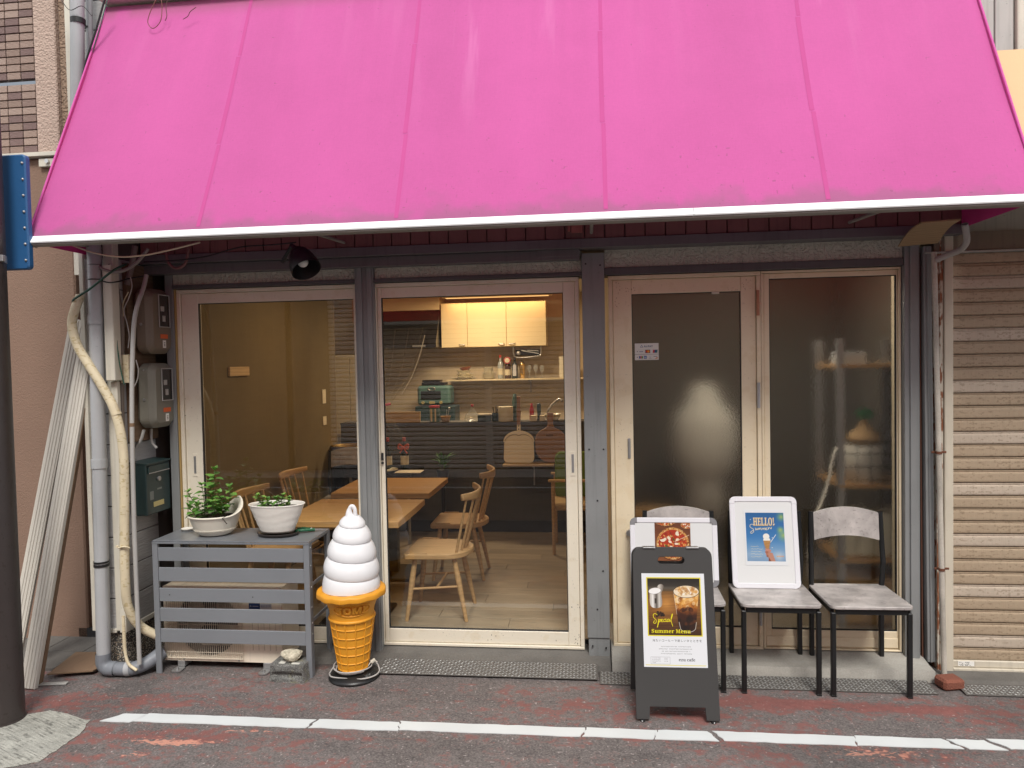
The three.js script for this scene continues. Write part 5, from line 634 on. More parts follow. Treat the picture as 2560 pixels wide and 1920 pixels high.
  const em = new THREE.TorusGeometry(1, 0.0055, 8, 64); { const a = em.attributes.position; for (let i = 0; i < a.count; i++) { const x = a.getX(i), y = a.getY(i), t = Math.atan2(y, x), k = Math.hypot(x, y) - 1; a.setXYZ(i, Math.cos(t) * (0.11 + k), Math.sin(t) * (0.036 + k), a.getZ(i)); } }
  part(o, 'emblem_border', wrap(em, 0.408, A0, 0.001), M.waffle);
  const tx = new TextGeometry('TOMI', { font, size: 0.04, depth: 0.01, curveSegments: 4, bevelEnabled: true, bevelSize: 0.0014, bevelThickness: 0.0015, bevelSegments: 1 }); tx.computeBoundingBox(); const bw = tx.boundingBox.max.x; tx.translate(-bw / 2, -0.02, 0); tx.scale(1.12, 1, 1);
  part(o, 'emblem_lettering', wrap(tx, 0.408, A0, 0.0), M.waffle);
  part(o, 'base', [lathe([[0, 0.0], [0.148, 0.0], [0.15, 0.008], [0.142, 0.02], [0.11, 0.034], [0.088, 0.04], [0.0, 0.04]], 6 * 8, { x: 0.005 })], M.blackPaint);
  const cg = []; cg.push(tube([[-0.14, 0.02, 0.02], [-0.11, 0.025, 0.075], [-0.02, 0.03, 0.108], [0.08, 0.026, 0.1], [0.145, 0.03, 0.06], [0.155, 0.035, 0.0], [0.12, 0.06, -0.05], [0.09, 0.08, -0.02]], 0.0042, { n: 60 }), tube(Array.from({ length: 22 }, (_, i) => { const a = i / 21 * 9.2 + 0.6; return [Math.cos(a) * (0.094 + 0.001 * i), 0.045 + 0.001 * i + 0.003 * Math.sin(a * 2), Math.sin(a) * (0.094 + 0.001 * i)]; }), 0.004, { n: 110 }), tube([[-0.14, 0.02, 0.02], [-0.125, 0.04, -0.03], [-0.09, 0.05, 0.01]], 0.004, { n: 16 }));
  part(o, 'cord', cg, M.cableGrey); part(o, 'plug', [box(0.03, 0.018, 0.02, 0.112, 0.078, -0.02, { ry: 0.4, rz: 0.5, c: 0.004 }), rod([0.1, 0.075, -0.01], [0.084, 0.05, 0.01], 0.003), rod([0.125, 0.08, -0.02], [0.14, 0.075, -0.015], 0.002)], M.trimWhite);
}

// ---------------------------------------------------------------- printed matter
const KANA = { // strokes on a 10 x 10 grid, y down
  冷: [[1, 2, 2, 3.4], [0.8, 8.5, 2.4, 6], [6, 0.8, 3.2, 4.2], [6, 0.8, 9.4, 4.2], [4.6, 4.6, 7.6, 4.6], [3.8, 6.2, 8.4, 6.2, 7, 8.8], [5.6, 6.4, 6.6, 9.4]], た: [[1, 2.6, 6, 2.4], [4, 0.8, 1.4, 9], [5.4, 5, 8.6, 4.8], [5, 7.2, 6, 8.6, 9, 8.6]], い: [[2, 2, 1.8, 5.6, 3, 8, 4, 6.6], [7, 2.4, 8.6, 4, 8.8, 6.4]],
  コ: [[1.6, 2.2, 8.2, 2.2, 8.2, 8.2], [1.4, 8.2, 8.6, 8.2]], ー: [[1, 5, 9, 5]], ヒ: [[2.2, 1.4, 2.2, 7.4, 3, 8.4, 8.4, 8.2], [2.2, 4.8, 7.6, 3.4]], で: [[1, 2.4, 8.6, 2], [7, 2.4, 4.4, 4.6, 4.4, 7, 7.6, 9], [7.6, 4, 8.4, 5], [8.8, 3.4, 9.6, 4.4]],
  涼: [[1, 1.6, 2, 2.6], [0.6, 4.2, 1.8, 5], [0.8, 9, 2.4, 6.4], [6, 0.6, 6, 2], [3.2, 2.2, 9.2, 2.2], [4.2, 3.6, 8, 3.6, 8, 5.6, 4.2, 5.6, 4.2, 3.6], [6.1, 5.8, 6.1, 9.2, 5.2, 8.8], [4.4, 6.6, 3.4, 8.4], [7.6, 6.6, 8.8, 8.4]], し: [[3, 1, 2.8, 7, 4.4, 9, 8.4, 6.8]], ひ: [[1.2, 2.4, 4.6, 2, 2.4, 5.6, 3.4, 8.6, 6.4, 7.6, 7, 2.2, 9.2, 5.4]],
  と: [[2.8, 1.2, 3.8, 4.6], [8, 3, 3, 6, 2.4, 7.6, 4, 8.8, 8.4, 8.6]], き: [[1.6, 2.6, 7.6, 2.2], [1.6, 4.6, 8, 4], [4.4, 1, 7.2, 6.6], [2.6, 6.8, 3.6, 8.8, 7.6, 8.6]], を: [[1.4, 2.2, 8, 2], [4.6, 0.8, 2, 5.4, 4, 4.6, 5.2, 6.6], [8.6, 4.2, 4, 6.6, 4, 8.4, 8, 9]],
};
function kana(g, s, x, y, size, step) { for (const ch of s) { for (const st of KANA[ch]) { g.beginPath(); for (let i = 0; i < st.length; i += 2) (i ? g.lineTo(x + st[i] * size / 10, y + st[i + 1] * size / 10) : g.moveTo(x + st[i] * size / 10, y + st[i + 1] * size / 10)); g.stroke(); } x += step; } }
function script(g, strokes, x, y, k) { for (const s of strokes) { g.beginPath(); g.moveTo(x + s[0] * k, y + s[1] * k); let i = 2; for (; i + 3 < s.length; i += 2) g.quadraticCurveTo(x + s[i] * k, y + s[i + 1] * k, x + (s[i] + s[i + 2]) / 2 * k, y + (s[i + 1] + s[i + 3]) / 2 * k); g.quadraticCurveTo(x + s[i] * k, y + s[i + 1] * k, x + s[i + 2 < s.length ? i + 2 : i] * k, y + s[i + 3 < s.length ? i + 3 : i + 1] * k); g.stroke(); } }
const smallLine = (g, x0, x1, y, h) => { for (let x = x0; x < x1; x += h * 1.12) { if (rnd() < 0.06) continue; g.fillRect(x, y + h * rr(0, 0.25), h * rr(0.5, 0.9), h * 0.16); g.fillRect(x + h * rr(0.2, 0.5), y, h * 0.15, h * rr(0.6, 0.95)); if (rnd() < 0.7) g.fillRect(x + h * 0.05, y + h * rr(0.55, 0.8), h * rr(0.5, 0.85), h * 0.15); } };
const blotch = (g, n, x0, y0, x1, y1, r0, r1, cols) => { for (let i = 0; i < n; i++) { g.fillStyle = cols[Math.floor(rnd() * cols.length)]; g.beginPath(); g.ellipse(rr(x0, x1), rr(y0, y1), rr(r0, r1), rr(r0, r1) * 0.7, rnd() * 6, 0, 6.3); g.fill(); } };
const menuTex = canvasTex(680, 1000, (g, w, h) => {
  g.fillStyle = '#f1f4f8'; g.fillRect(0, 0, w, h); g.fillStyle = '#e8d83a'; g.fillRect(50, 42, 590, 632); g.fillStyle = '#5a3c20'; g.fillRect(62, 54, 566, 608);
  g.save(); g.beginPath(); g.rect(62, 54, 566, 608); g.clip();
  let q = g.createLinearGradient(0, 54, 0, 662); q.addColorStop(0, '#1d1915'); q.addColorStop(0.13, '#39332b'); q.addColorStop(0.17, '#5b5348'); q.addColorStop(0.24, '#5c4528'); q.addColorStop(0.5, '#8d5c28'); q.addColorStop(1, '#3c2410'); g.fillStyle = q; g.fillRect(62, 54, 566, 608);
  q = g.createRadialGradient(260, 330, 20, 260, 330, 230); q.addColorStop(0, 'rgba(214,150,72,.85)'); q.addColorStop(1, 'rgba(120,70,25,0)'); g.fillStyle = q; g.fillRect(62, 190, 566, 400);
  g.globalAlpha = 0.25; for (let i = 0; i < 70; i++) { g.strokeStyle = rnd() < 0.5 ? '#2c1708' : '#b98142'; g.lineWidth = rr(1, 4); g.beginPath(); const y = rr(220, 660); g.moveTo(62, y); g.bezierCurveTo(200, y - rr(-20, 30), 400, y - rr(0, 40), 628, y - rr(10, 60)); g.stroke(); } g.globalAlpha = 1;
  // milk jug
  q = g.createLinearGradient(80, 0, 230, 0); q.addColorStop(0, '#b9b2a8'); q.addColorStop(0.25, '#f6f3ee'); q.addColorStop(0.5, '#5f574f'); q.addColorStop(0.7, '#d9d4cb'); q.addColorStop(1, '#7b7166'); g.fillStyle = q;
  g.beginPath(); g.moveTo(78, 190); g.bezierCurveTo(92, 260, 70, 300, 92, 350); g.bezierCurveTo(110, 385, 190, 385, 210, 350); g.bezierCurveTo(232, 300, 200, 260, 215, 190); g.closePath(); g.fill(); g.beginPath(); g.moveTo(165, 150); g.bezierCurveTo(180, 110, 235, 105, 238, 140); g.bezierCurveTo(236, 180, 215, 200, 200, 215); g.lineTo(180, 190); g.fill();
  g.fillStyle = '#fbfaf8'; g.beginPath(); g.ellipse(140, 190, 68, 34, -0.12, 0, 6.3); g.fill(); g.strokeStyle = '#8b8379'; g.lineWidth = 4; g.stroke(); g.fillStyle = '#3d352d'; g.fillRect(135, 270, 22, 55);
  blotch(g, 26, 145, 410, 235, 465, 9, 15, ['#1c110b', '#2b1a10', '#3d2818']);
  // glass of iced coffee
  g.beginPath(); g.moveTo(342, 190); g.lineTo(392, 600); g.bezierCurveTo(420, 640, 545, 640, 568, 600); g.lineTo(618, 190); g.closePath(); q = g.createLinearGradient(0, 190, 0, 620); q.addColorStop(0, '#efc078'); q.addColorStop(0.32, '#d08c34'); q.addColorStop(0.48, '#8a4c1a'); q.addColorStop(0.6, '#40200e'); q.addColorStop(1, '#1c0d07'); g.fillStyle = q; g.fill();
  g.save(); g.clip(); blotch(g, 60, 350, 170, 610, 380, 14, 44, ['rgba(255,236,200,.5)', 'rgba(196,120,40,.5)', 'rgba(120,60,20,.4)', 'rgba(245,190,110,.5)']); blotch(g, 30, 390, 380, 570, 600, 14, 40, ['rgba(60,26,10,.5)', 'rgba(20,8,4,.5)', 'rgba(120,66,26,.4)']); g.restore();
  g.fillStyle = '#f4e3c6'; g.beginPath(); g.ellipse(480, 195, 138, 66, 0, 0, 6.3); g.fill(); blotch(g, 40, 370, 150, 590, 235, 10, 34, ['rgba(255,250,240,.9)', 'rgba(222,160,80,.6)', 'rgba(240,210,160,.8)', 'rgba(170,110,50,.5)']); g.strokeStyle = '#33271b'; g.lineWidth = 5; g.beginPath(); g.ellipse(480, 195, 138, 66, 0, 0, 6.3); g.stroke();
  g.strokeStyle = 'rgba(240,235,225,.8)'; g.lineWidth = 6; g.beginPath(); g.moveTo(392, 520); g.lineTo(404, 590); g.bezierCurveTo(430, 640, 540, 640, 566, 590); g.lineTo(578, 520); g.stroke(); g.lineWidth = 3; g.beginPath(); g.moveTo(344, 215); g.lineTo(372, 440); g.stroke();
  g.restore();
  g.strokeStyle = '#f2e51e'; g.lineCap = 'round'; g.lineJoin = 'round'; g.lineWidth = 6.5;
  script(g, [[[30, 4], [20, -6], [4, 2], [8, 24], [26, 36], [20, 58], [4, 54], [12, 40]].flat(), [[38, 30], [34, 60], [28, 80], [30, 80], [38, 50], [46, 28], [52, 36], [46, 48], [38, 44]].flat(), [[54, 42], [62, 36], [60, 28], [54, 36], [56, 48], [66, 44]].flat(), [[80, 30], [70, 30], [68, 46], [80, 44]].flat(), [[84, 28], [82, 42], [86, 46], [90, 40]].flat(), [[104, 30], [92, 28], [90, 46], [100, 44], [106, 28], [104, 44], [110, 44]].flat(), [[112, 40], [128, 0], [122, -4], [114, 30], [116, 46], [124, 72]].flat()], 105, 440, 1.75);
  g.fillStyle = '#f5e81c'; g.font = 'bold 57px serif'; g.fillText('Summer Menu', 90, 640);
  g.strokeStyle = '#4a4a4c'; g.lineWidth = 2.6; kana(g, '冷たいコーヒーで涼しいひとときを', 98, 705, 29, 33.4);
  g.fillStyle = '#5b5b5e'; smallLine(g, 190, 500, 778, 11); smallLine(g, 165, 520, 803, 11); smallLine(g, 195, 495, 828, 11); smallLine(g, 185, 510, 853, 11);
  g.strokeStyle = '#7d7d80'; g.lineWidth = 2; g.strokeRect(75, 893, 205, 74); for (let r = 0; r < 3; r++) { smallLine(g, 90, 175, 902 + r * 16, 9); smallLine(g, 220, 258, 902 + r * 16, 9); } smallLine(g, 90, 122, 950, 9);
  g.fillStyle = '#3a3a3d'; g.font = 'bold 43px serif'; g.fillText('ezu cafe', 372, 935); g.fillStyle = '#ece07a'; g.fillRect(18, 975, 644, 8);
});
const helloTex = canvasTex(600, 820, (g, w, h) => {
  g.fillStyle = '#eceff2'; g.fillRect(0, 0, w, h); g.save(); g.beginPath(); g.rect(26, 48, 548, 712); g.clip();
  let q = g.createLinearGradient(0, 48, 0, 760); q.addColorStop(0, '#1f5f9b'); q.addColorStop(0.5, '#3a7dba'); q.addColorStop(0.85, '#8fb0cf'); q.addColorStop(1, '#7ea0c2'); g.fillStyle = q; g.fillRect(0, 0, w, h);
  for (const [x, y, r] of [[540, 110, 90], [560, 380, 120], [520, 300, 70]]) { q = g.createRadialGradient(x, y, 5, x, y, r); q.addColorStop(0, 'rgba(190,206,90,.75)'); q.addColorStop(1, 'rgba(120,170,150,0)'); g.fillStyle = q; g.fillRect(0, 0, w, h); }
  q = g.createRadialGradient(480, 690, 5, 480, 690, 110); q.addColorStop(0, 'rgba(235,225,215,.6)'); q.addColorStop(1, 'rgba(160,190,215,0)'); g.fillStyle = q; g.fillRect(0, 0, w, h);
  g.fillStyle = '#f3deb0'; g.save(); g.scale(0.66, 1.35); g.font = 'bold 118px serif'; g.strokeStyle = '#c9862b'; g.lineWidth = 5; g.strokeText('HELLO!', 206, 176); g.fillText('HELLO!', 200, 174); g.restore();
  g.strokeStyle = '#f6e3b8'; g.lineCap = 'round'; g.lineWidth = 7; script(g, [[[34, 4], [14, -2], [2, 16], [12, 30], [30, 36], [34, 58], [14, 74], [4, 62], [30, 46]].flat(), [[46, 30], [42, 44], [50, 46], [58, 30], [58, 44]].flat(), [[64, 44], [68, 30], [74, 32], [74, 44], [78, 30], [86, 30], [86, 44]].flat(), [[92, 44], [96, 30], [102, 32], [102, 44], [106, 30], [114, 30], [114, 44]].flat(), [[118, 40], [128, 34], [124, 26], [118, 36], [124, 46], [134, 40]].flat(), [[138, 24], [140, 44], [142, 30], [152, 26], [160, 40], [164, 24]].flat()], 76, 215, 1.95);
  // plain cone of ice cream held up in a hand
  g.fillStyle = '#f7f3ea'; g.beginPath(); g.ellipse(312, 398, 46, 44, 0, 0, 6.3); g.fill(); g.beginPath(); g.ellipse(318, 448, 50, 34, 0, 0, 6.3); g.fill(); g.strokeStyle = '#f3f2ee'; g.lineWidth = 8; g.beginPath(); g.moveTo(372, 480); g.lineTo(450, 372); g.stroke(); g.lineWidth = 2; g.strokeStyle = '#9bb'; g.beginPath(); g.arc(318, 402, 34, 0.2, 1.9); g.stroke();
  g.fillStyle = '#c9975a'; g.beginPath(); g.moveTo(268, 458); g.lineTo(368, 458); g.lineTo(340, 600); g.lineTo(302, 600); g.fill(); g.strokeStyle = '#8b5a2c'; g.lineWidth = 3; for (let i = 0; i < 6; i++) { g.beginPath(); g.moveTo(270 + i * 20, 460); g.lineTo(290 + i * 12, 598); g.stroke(); g.beginPath(); g.moveTo(272, 470 + i * 22); g.lineTo(362, 484 + i * 22); g.stroke(); }
  for (const [x, y, rx, ry, c] of [[330, 600, 44, 24, '#c98d78'], [322, 632, 40, 18, '#a8674f'], [330, 660, 40, 18, '#b87a62'], [336, 688, 38, 18, '#9b5f4a']]) { g.fillStyle = c; g.beginPath(); g.ellipse(x, y, rx, ry, 0.25, 0, 6.3); g.fill(); } g.fillStyle = '#c08a74'; g.beginPath(); g.moveTo(330, 620); g.lineTo(392, 640); g.lineTo(430, 760); g.lineTo(330, 760); g.fill(); g.fillStyle = '#7c4636'; g.beginPath(); g.moveTo(336, 700); g.lineTo(370, 760); g.lineTo(330, 760); g.fill();
  g.fillStyle = '#f2f0ea'; for (const [x, y] of [[98, 150], [398, 415], [440, 215], [390, 560]]) { g.beginPath(); g.arc(x, y, 6, 0, 6.3); g.fill(); }
  g.strokeStyle = '#f0e2bd'; g.lineWidth = 3.2; for (let r = 0; r < 5; r++) { g.beginPath(); let x = 84; g.moveTo(x, 545 + r * 37); const end = [190, 240, 225, 245, 230][r]; while (x < end) { x += rr(7, 12); g.lineTo(x, 545 + r * 37 + rr(-9, 7)); } g.stroke(); }
  g.strokeStyle = '#e89a3d'; g.lineWidth = 5; g.beginPath(); g.moveTo(448, 690); for (let i = 0; i < 11; i++) g.lineTo(452 + i * 10, 678 + (i % 2) * 14); g.stroke(); g.restore();
});
const pizzaTex = canvasTex(600, 700, (g) => {
  let q = g.createLinearGradient(0, 0, 0, 700); q.addColorStop(0, '#6d3a1e'); q.addColorStop(1, '#8a5230'); g.fillStyle = q; g.fillRect(0, 0, 600, 700); g.globalAlpha = 0.3; for (let i = 0; i < 50; i++) { g.fillStyle = rnd() < 0.5 ? '#3a1b0c' : '#b27a4c'; g.fillRect(0, rnd() * 700, 600, rr(1, 5)); } g.globalAlpha = 1;
  const pie = (x, y, r, e) => { g.fillStyle = '#5d2c12'; g.beginPath(); g.ellipse(x, y + 10, r * 1.03, r * e * 1.03, 0, 0, 6.3); g.fill(); g.fillStyle = '#d89a55'; g.beginPath(); g.ellipse(x, y, r, r * e, 0, 0, 6.3); g.fill(); for (let i = 0; i < 130; i++) { const a = rnd() * 6.3, k = rr(0.88, 0.99); g.fillStyle = ['#8a4316', '#e9bd80', '#b9702f', '#4d220c', '#f0cf98'][Math.floor(rnd() * 5)]; g.beginPath(); g.ellipse(x + Math.cos(a) * r * k, y + Math.sin(a) * r * e * k, r * rr(0.02, 0.06), r * rr(0.015, 0.04), a, 0, 6.3); g.fill(); } g.fillStyle = '#b53416'; g.beginPath(); g.ellipse(x, y, r * 0.86, r * e * 0.86, 0, 0, 6.3); g.fill(); for (let i = 0; i < 260; i++) { const a = rnd() * 6.3, k = Math.sqrt(rnd()) * 0.84; g.fillStyle = ['#cf4a1c', '#e8b45e', '#a92a12', '#f0c77a', '#d96a2a', '#8f2410'][Math.floor(rnd() * 6)]; g.beginPath(); g.ellipse(x + Math.cos(a) * r * k, y + Math.sin(a) * r * e * k, r * rr(0.02, 0.08), r * rr(0.015, 0.05), a, 0, 6.3); g.fill(); } for (let i = 0; i < 11; i++) { const a = rnd() * 6.3, k = Math.sqrt(rnd()) * 0.7; g.fillStyle = '#f7ead2'; g.beginPath(); g.ellipse(x + Math.cos(a) * r * k, y + Math.sin(a) * r * e * k, r * rr(0.08, 0.14), r * rr(0.06, 0.1), a, 0, 6.3); g.fill(); } for (const [dx, dy] of [[0.05, -0.25], [-0.4, 0.15], [0.4, 0.3]]) { g.fillStyle = '#4d6a25'; g.beginPath(); g.ellipse(x + dx * r, y + dy * r, r * 0.1, r * 0.05, 1 + dx, 0, 6.3); g.fill(); } };
  pie(190, -20, 170, 0.42); pie(560, 40, 120, 0.5); pie(300, 350, 275, 0.98); g.strokeStyle = '#5c2010'; g.lineWidth = 8; g.beginPath(); g.moveTo(215, 60); g.lineTo(330, 330); g.lineTo(330, 500); g.stroke(); g.strokeStyle = '#efd9b8'; g.beginPath(); g.moveTo(330, 320); g.lineTo(580, 205); g.stroke();
});
const payTex = canvasTex(560, 400, (g, w, h) => {
  g.fillStyle = '#e9e8e2'; g.fillRect(0, 0, w, h); g.fillStyle = '#23231f'; g.fillRect(0, 262, w, 7);
  g.strokeStyle = '#2c5a8c'; g.lineWidth = 9; g.lineJoin = 'round'; g.beginPath(); g.moveTo(160, 38); g.lineTo(192, 92); g.lineTo(128, 92); g.closePath(); g.stroke(); g.fillStyle = '#33597f'; g.font = 'bold 66px sans-serif'; g.fillText('AirPAY', 212, 96);
  const card = (x, y, cw, ch, f) => { g.strokeStyle = '#b9b9b2'; g.lineWidth = 3; g.strokeRect(x, y, cw, ch); f?.(x, y, cw, ch); };
  g.fillStyle = '#333'; for (const y of [196, 334]) { g.beginPath(); g.moveTo(40, y); g.lineTo(64, y - 14); g.lineTo(64, y + 14); g.fill(); }
  card(78, 150, 150, 92, (x, y) => { g.fillStyle = '#1c2f6e'; g.font = 'bold italic 42px sans-serif'; g.fillText('VISA', x + 20, y + 62); });
  card(238, 150, 130, 92, (x, y) => { g.fillStyle = '#2a1412'; g.fillRect(x + 8, y + 8, 114, 76); g.fillStyle = '#d8231c'; g.beginPath(); g.arc(x + 48, y + 46, 30, 0, 6.3); g.fill(); g.fillStyle = '#f09a1c'; g.beginPath(); g.arc(x + 82, y + 46, 30, 0, 6.3); g.fill(); });
  card(418, 150, 120, 92, (x, y) => { for (const [k, c] of [[0, '#c92027'], [36, '#1a4a86'], [72, '#1b7573']]) { g.fillStyle = c; g.beginPath(); g.moveTo(x + 14 + k, y + 10); g.lineTo(x + 50 + k, y + 10); g.lineTo(x + 40 + k, y + 82); g.lineTo(x + 4 + k, y + 82); g.fill(); } });
  card(88, 296, 110, 80, (x, y) => { for (const [k, c] of [[8, '#24489a'], [40, '#c4202c'], [72, '#2d8a3e']]) { g.fillStyle = c; g.fillRect(x + k, y + 10, 28, 60); } }); card(206, 296, 80, 80, (x, y) => { g.fillStyle = '#2a5fa8'; g.fillRect(x + 6, y + 6, 68, 68); g.fillStyle = '#dfe8f2'; g.fillRect(x + 14, y + 30, 52, 8); g.fillRect(x + 14, y + 44, 52, 8); });
  card(312, 296, 100, 80, (x, y) => { g.strokeStyle = '#5a7f9f'; g.lineWidth = 4; g.beginPath(); g.arc(x + 50, y + 32, 18, 0, 6.3); g.stroke(); g.fillStyle = '#6b6b66'; g.fillRect(x + 16, y + 62, 68, 7); }); card(432, 296, 106, 80, (x, y) => { g.fillStyle = '#555'; g.fillRect(x + 8, y + 20, 88, 12); g.fillStyle = '#e07a20'; g.beginPath(); g.moveTo(x + 30, y + 76); g.lineTo(x + 102, y + 40); g.lineTo(x + 102, y + 76); g.fill(); });
});
const print = (t, o = {}) => { t.anisotropy = 4; return new THREE.MeshStandardMaterial({ map: t, color: new THREE.Color(0.74, 0.74, 0.74), roughness: 0.5, ...o }); };
function flat(w, h, x = 0, y = 0, z = 0) { const g = new THREE.PlaneGeometry(w, h); g.translate(x, y, z); return g; }
const pay = thing('payment_sticker', 'white card payment sticker on the frosted door glass', 'sticker', [1.0, 1.764, -0.0155]);
part(pay, 'backing', bb(-0.066, 0.066, -0.047, 0.047, -0.0065, -0.0009, { c: 0.0004 }), M.whiteSticker); part(pay, 'print', flat(0.131, 0.093), print(payTex), { uv: 'keep' });

// ---------------------------------------------------------------- A-board
{
  const z0 = 0.69, hgt = 0.795, zt = 0.535, o = thing('sandwich_board', 'black folding sandwich board with summer menu poster in front of the chairs', 'sign', [1.068, 0, z0], 0.02), lean = Math.atan2(z0 - zt, hgt), L = hgt / Math.cos(lean);
  const f = new THREE.Group(); f.name = 'front_board'; o.add(f); f.rotation.x = -lean;
  const hw = 0.195, outline = [[-hw, 0.012], [-hw + 0.062, 0.012], [-hw + 0.066, 0.07], [hw - 0.066, 0.07], [hw - 0.062, 0.012], [hw, 0.012]], rc = 0.045; for (let i = 0; i <= 6; i++) { const a = i / 6 * 1.5708; outline.push([hw - 0.004 - rc + rc * Math.cos(a), L - rc + rc * Math.sin(a)]); } for (let i = 0; i <= 6; i++) { const a = 1.5708 + i / 6 * 1.5708; outline.push([-hw + 0.004 + rc + rc * Math.cos(a), L - rc + rc * Math.sin(a)]); }
  const slot = roundRect(0.128, 0.034, 0.016, 6, -0.005, L - 0.062).reverse();
  part(f, 'panel', poly(outline, 0.014, { holes: [slot], bevel: 0.0015, z: -0.0125 }), M.board);
  part(f, 'foot', [[-hw + 0.03, 0.005], [hw - 0.03, 0.005]].map(([x]) => cyl(0.012, 0.012, 0.012, x, 0.006, -0.006, { seg: 12 })), M.black); part(f, 'tread_pin', [[-hw + 0.028], [hw - 0.028]].map(([x]) => sph(0.004, x, 0.004, 0.004, { seg: 8, seg2: 6 })), M.steel);
  const pw = 0.3, ph = 0.436, py = 0.468; part(f, 'poster', flat(pw, ph, -0.001, py, 0.0022), print(menuTex), { uv: 'keep', label: 'white summer menu poster with iced coffee picture' }); part(f, 'poster_sheet', bb(-pw / 2 - 0.001, pw / 2 - 0.001, py - ph / 2, py + ph / 2, 0.0012, 0.002, { c: 0 }), M.snapBoard);
  const r = new THREE.Group(); r.name = 'rear_board'; o.add(r); r.position.set(-0.004, 0, -0.325); r.rotation.x = Math.atan2(0.15, hgt);
  part(r, 'panel', poly(outline.map(([x, y]) => [x, Math.min(y, L - 0.004)]), 0.014, { holes: [slot.map(([x, y]) => [x, y])], bevel: 0.0015, z: -0.002 }), M.board);
  part(o, 'hinge', [-0.11, 0.1].map((x) => bb(x - 0.03, x + 0.03, hgt - 0.004, hgt + 0.002, zt - z0 - 0.02, zt - z0 + 0.008, { c: 0.001 })), M.steel);
}
// ---------------------------------------------------------------- grey chairs
function greyChair(label, pos, turn, rearUp) {
  const o = thing('grey_chair', label, 'chair', pos, turn, 'grey laminate chairs with black frames');
  part(o, 'seat', poly(roundRect(0.4, 0.375, 0.035), 0.017, { rx: -Math.PI / 2, y: 0.45, z: 0.0, bevel: 0.003 }), M.laminate, { shift: true });
  const fl = 0.162, fx = 0.184; for (const s of [-1, 1]) part(o, 'leg', [box(0.024, 0.43, 0.024, s * fx, 0.215, fl, { c: 0.004 }), box(0.0245, 0.01, 0.0245, s * fx, 0.005, fl, { c: 0.002 })], M.blackPaint);
  for (const s of [-1, 1]) part(o, 'rear_leg', [box(0.024, 0.43 - rearUp, 0.024, s * fx, 0.215 + rearUp / 2, -0.17, { c: 0.004 }), rod([s * fx, 0.43, -0.17], [s * (fx + 0.005), 0.6, -0.155], 0.0135), rod([s * (fx + 0.005), 0.6, -0.155], [s * (fx + 0.004), 0.66, -0.165], 0.0135), rod([s * (fx + 0.004), 0.66, -0.165], [s * (fx - 0.002), 0.868, -0.178], 0.0135), sph(0.0135, s * (fx + 0.005), 0.6, -0.155), sph(0.0135, s * (fx + 0.004), 0.66, -0.165)], M.blackPaint);
  part(o, 'rail', [box(2 * fx - 0.025, 0.024, 0.018, 0, 0.432, fl), box(2 * fx - 0.025, 0.024, 0.018, 0, 0.432, -0.17), box(0.018, 0.024, 0.31, -fx, 0.432, -0.004), box(0.018, 0.024, 0.31, fx, 0.432, -0.004)], M.blackPaint);
  const bp = [], bi = [], bn = 24, bm = 8; for (const f of [1, -1]) for (let j = 0; j <= bm; j++) for (let i = 0; i <= bn; i++) { const t = i / bn * 2 - 1, q = j / bm, y = lerp(0.715 + 0.024 * (1 - t * t), 0.862 + 0.03 * (1 - t * t), q); bp.push(t * 0.171, y, -0.158 - (y - 0.66) * 0.09 - 0.008 * (1 - t * t) + f * 0.006); }
  const bs = (bn + 1) * (bm + 1), at2 = (f, i, j) => f * bs + j * (bn + 1) + i; for (let j = 0; j < bm; j++) for (let i = 0; i < bn; i++) bi.push(at2(0, i, j), at2(0, i + 1, j), at2(0, i + 1, j + 1), at2(0, i, j), at2(0, i + 1, j + 1), at2(0, i, j + 1), at2(1, i, j), at2(1, i + 1, j + 1), at2(1, i + 1, j), at2(1, i, j), at2(1, i, j + 1), at2(1, i + 1, j + 1));
  const back = new THREE.BufferGeometry(); back.setAttribute('position', new THREE.Float32BufferAttribute(bp, 3)); back.setIndex(bi); back.computeVertexNormals();
  const edge = []; for (let i = 0; i < bn; i++) for (const [j, s] of [[0, 1], [bm, -1]]) { const c = [at2(0, i, j), at2(0, i + 1, j), at2(1, i + 1, j), at2(1, i, j)]; for (const k of s > 0 ? [0, 2, 1, 0, 3, 2] : [0, 1, 2, 0, 2, 3]) edge.push(bp[c[k] * 3], bp[c[k] * 3 + 1], bp[c[k] * 3 + 2]); }
  const eg = new THREE.BufferGeometry(); eg.setAttribute('position', new THREE.Float32BufferAttribute(edge, 3)); eg.computeVertexNormals(); part(o, 'backrest_edge', eg, M.laminateEdge);
  part(o, 'backrest', back, M.laminate, { shift: true }); return o;
}
const gc = greyChair('rightmost grey chair outside, with nothing standing on its seat', [2.058, 0, 0.2], 0.02, 0.058);
copy(gc, [1.625, 0, 0.197], 0.0, 'middle grey chair outside, holding the blue ice cream poster');
copy(gc, [1.155, 0, 0.195], -0.01, 'grey chair behind the black sandwich board, holding the pizza poster');
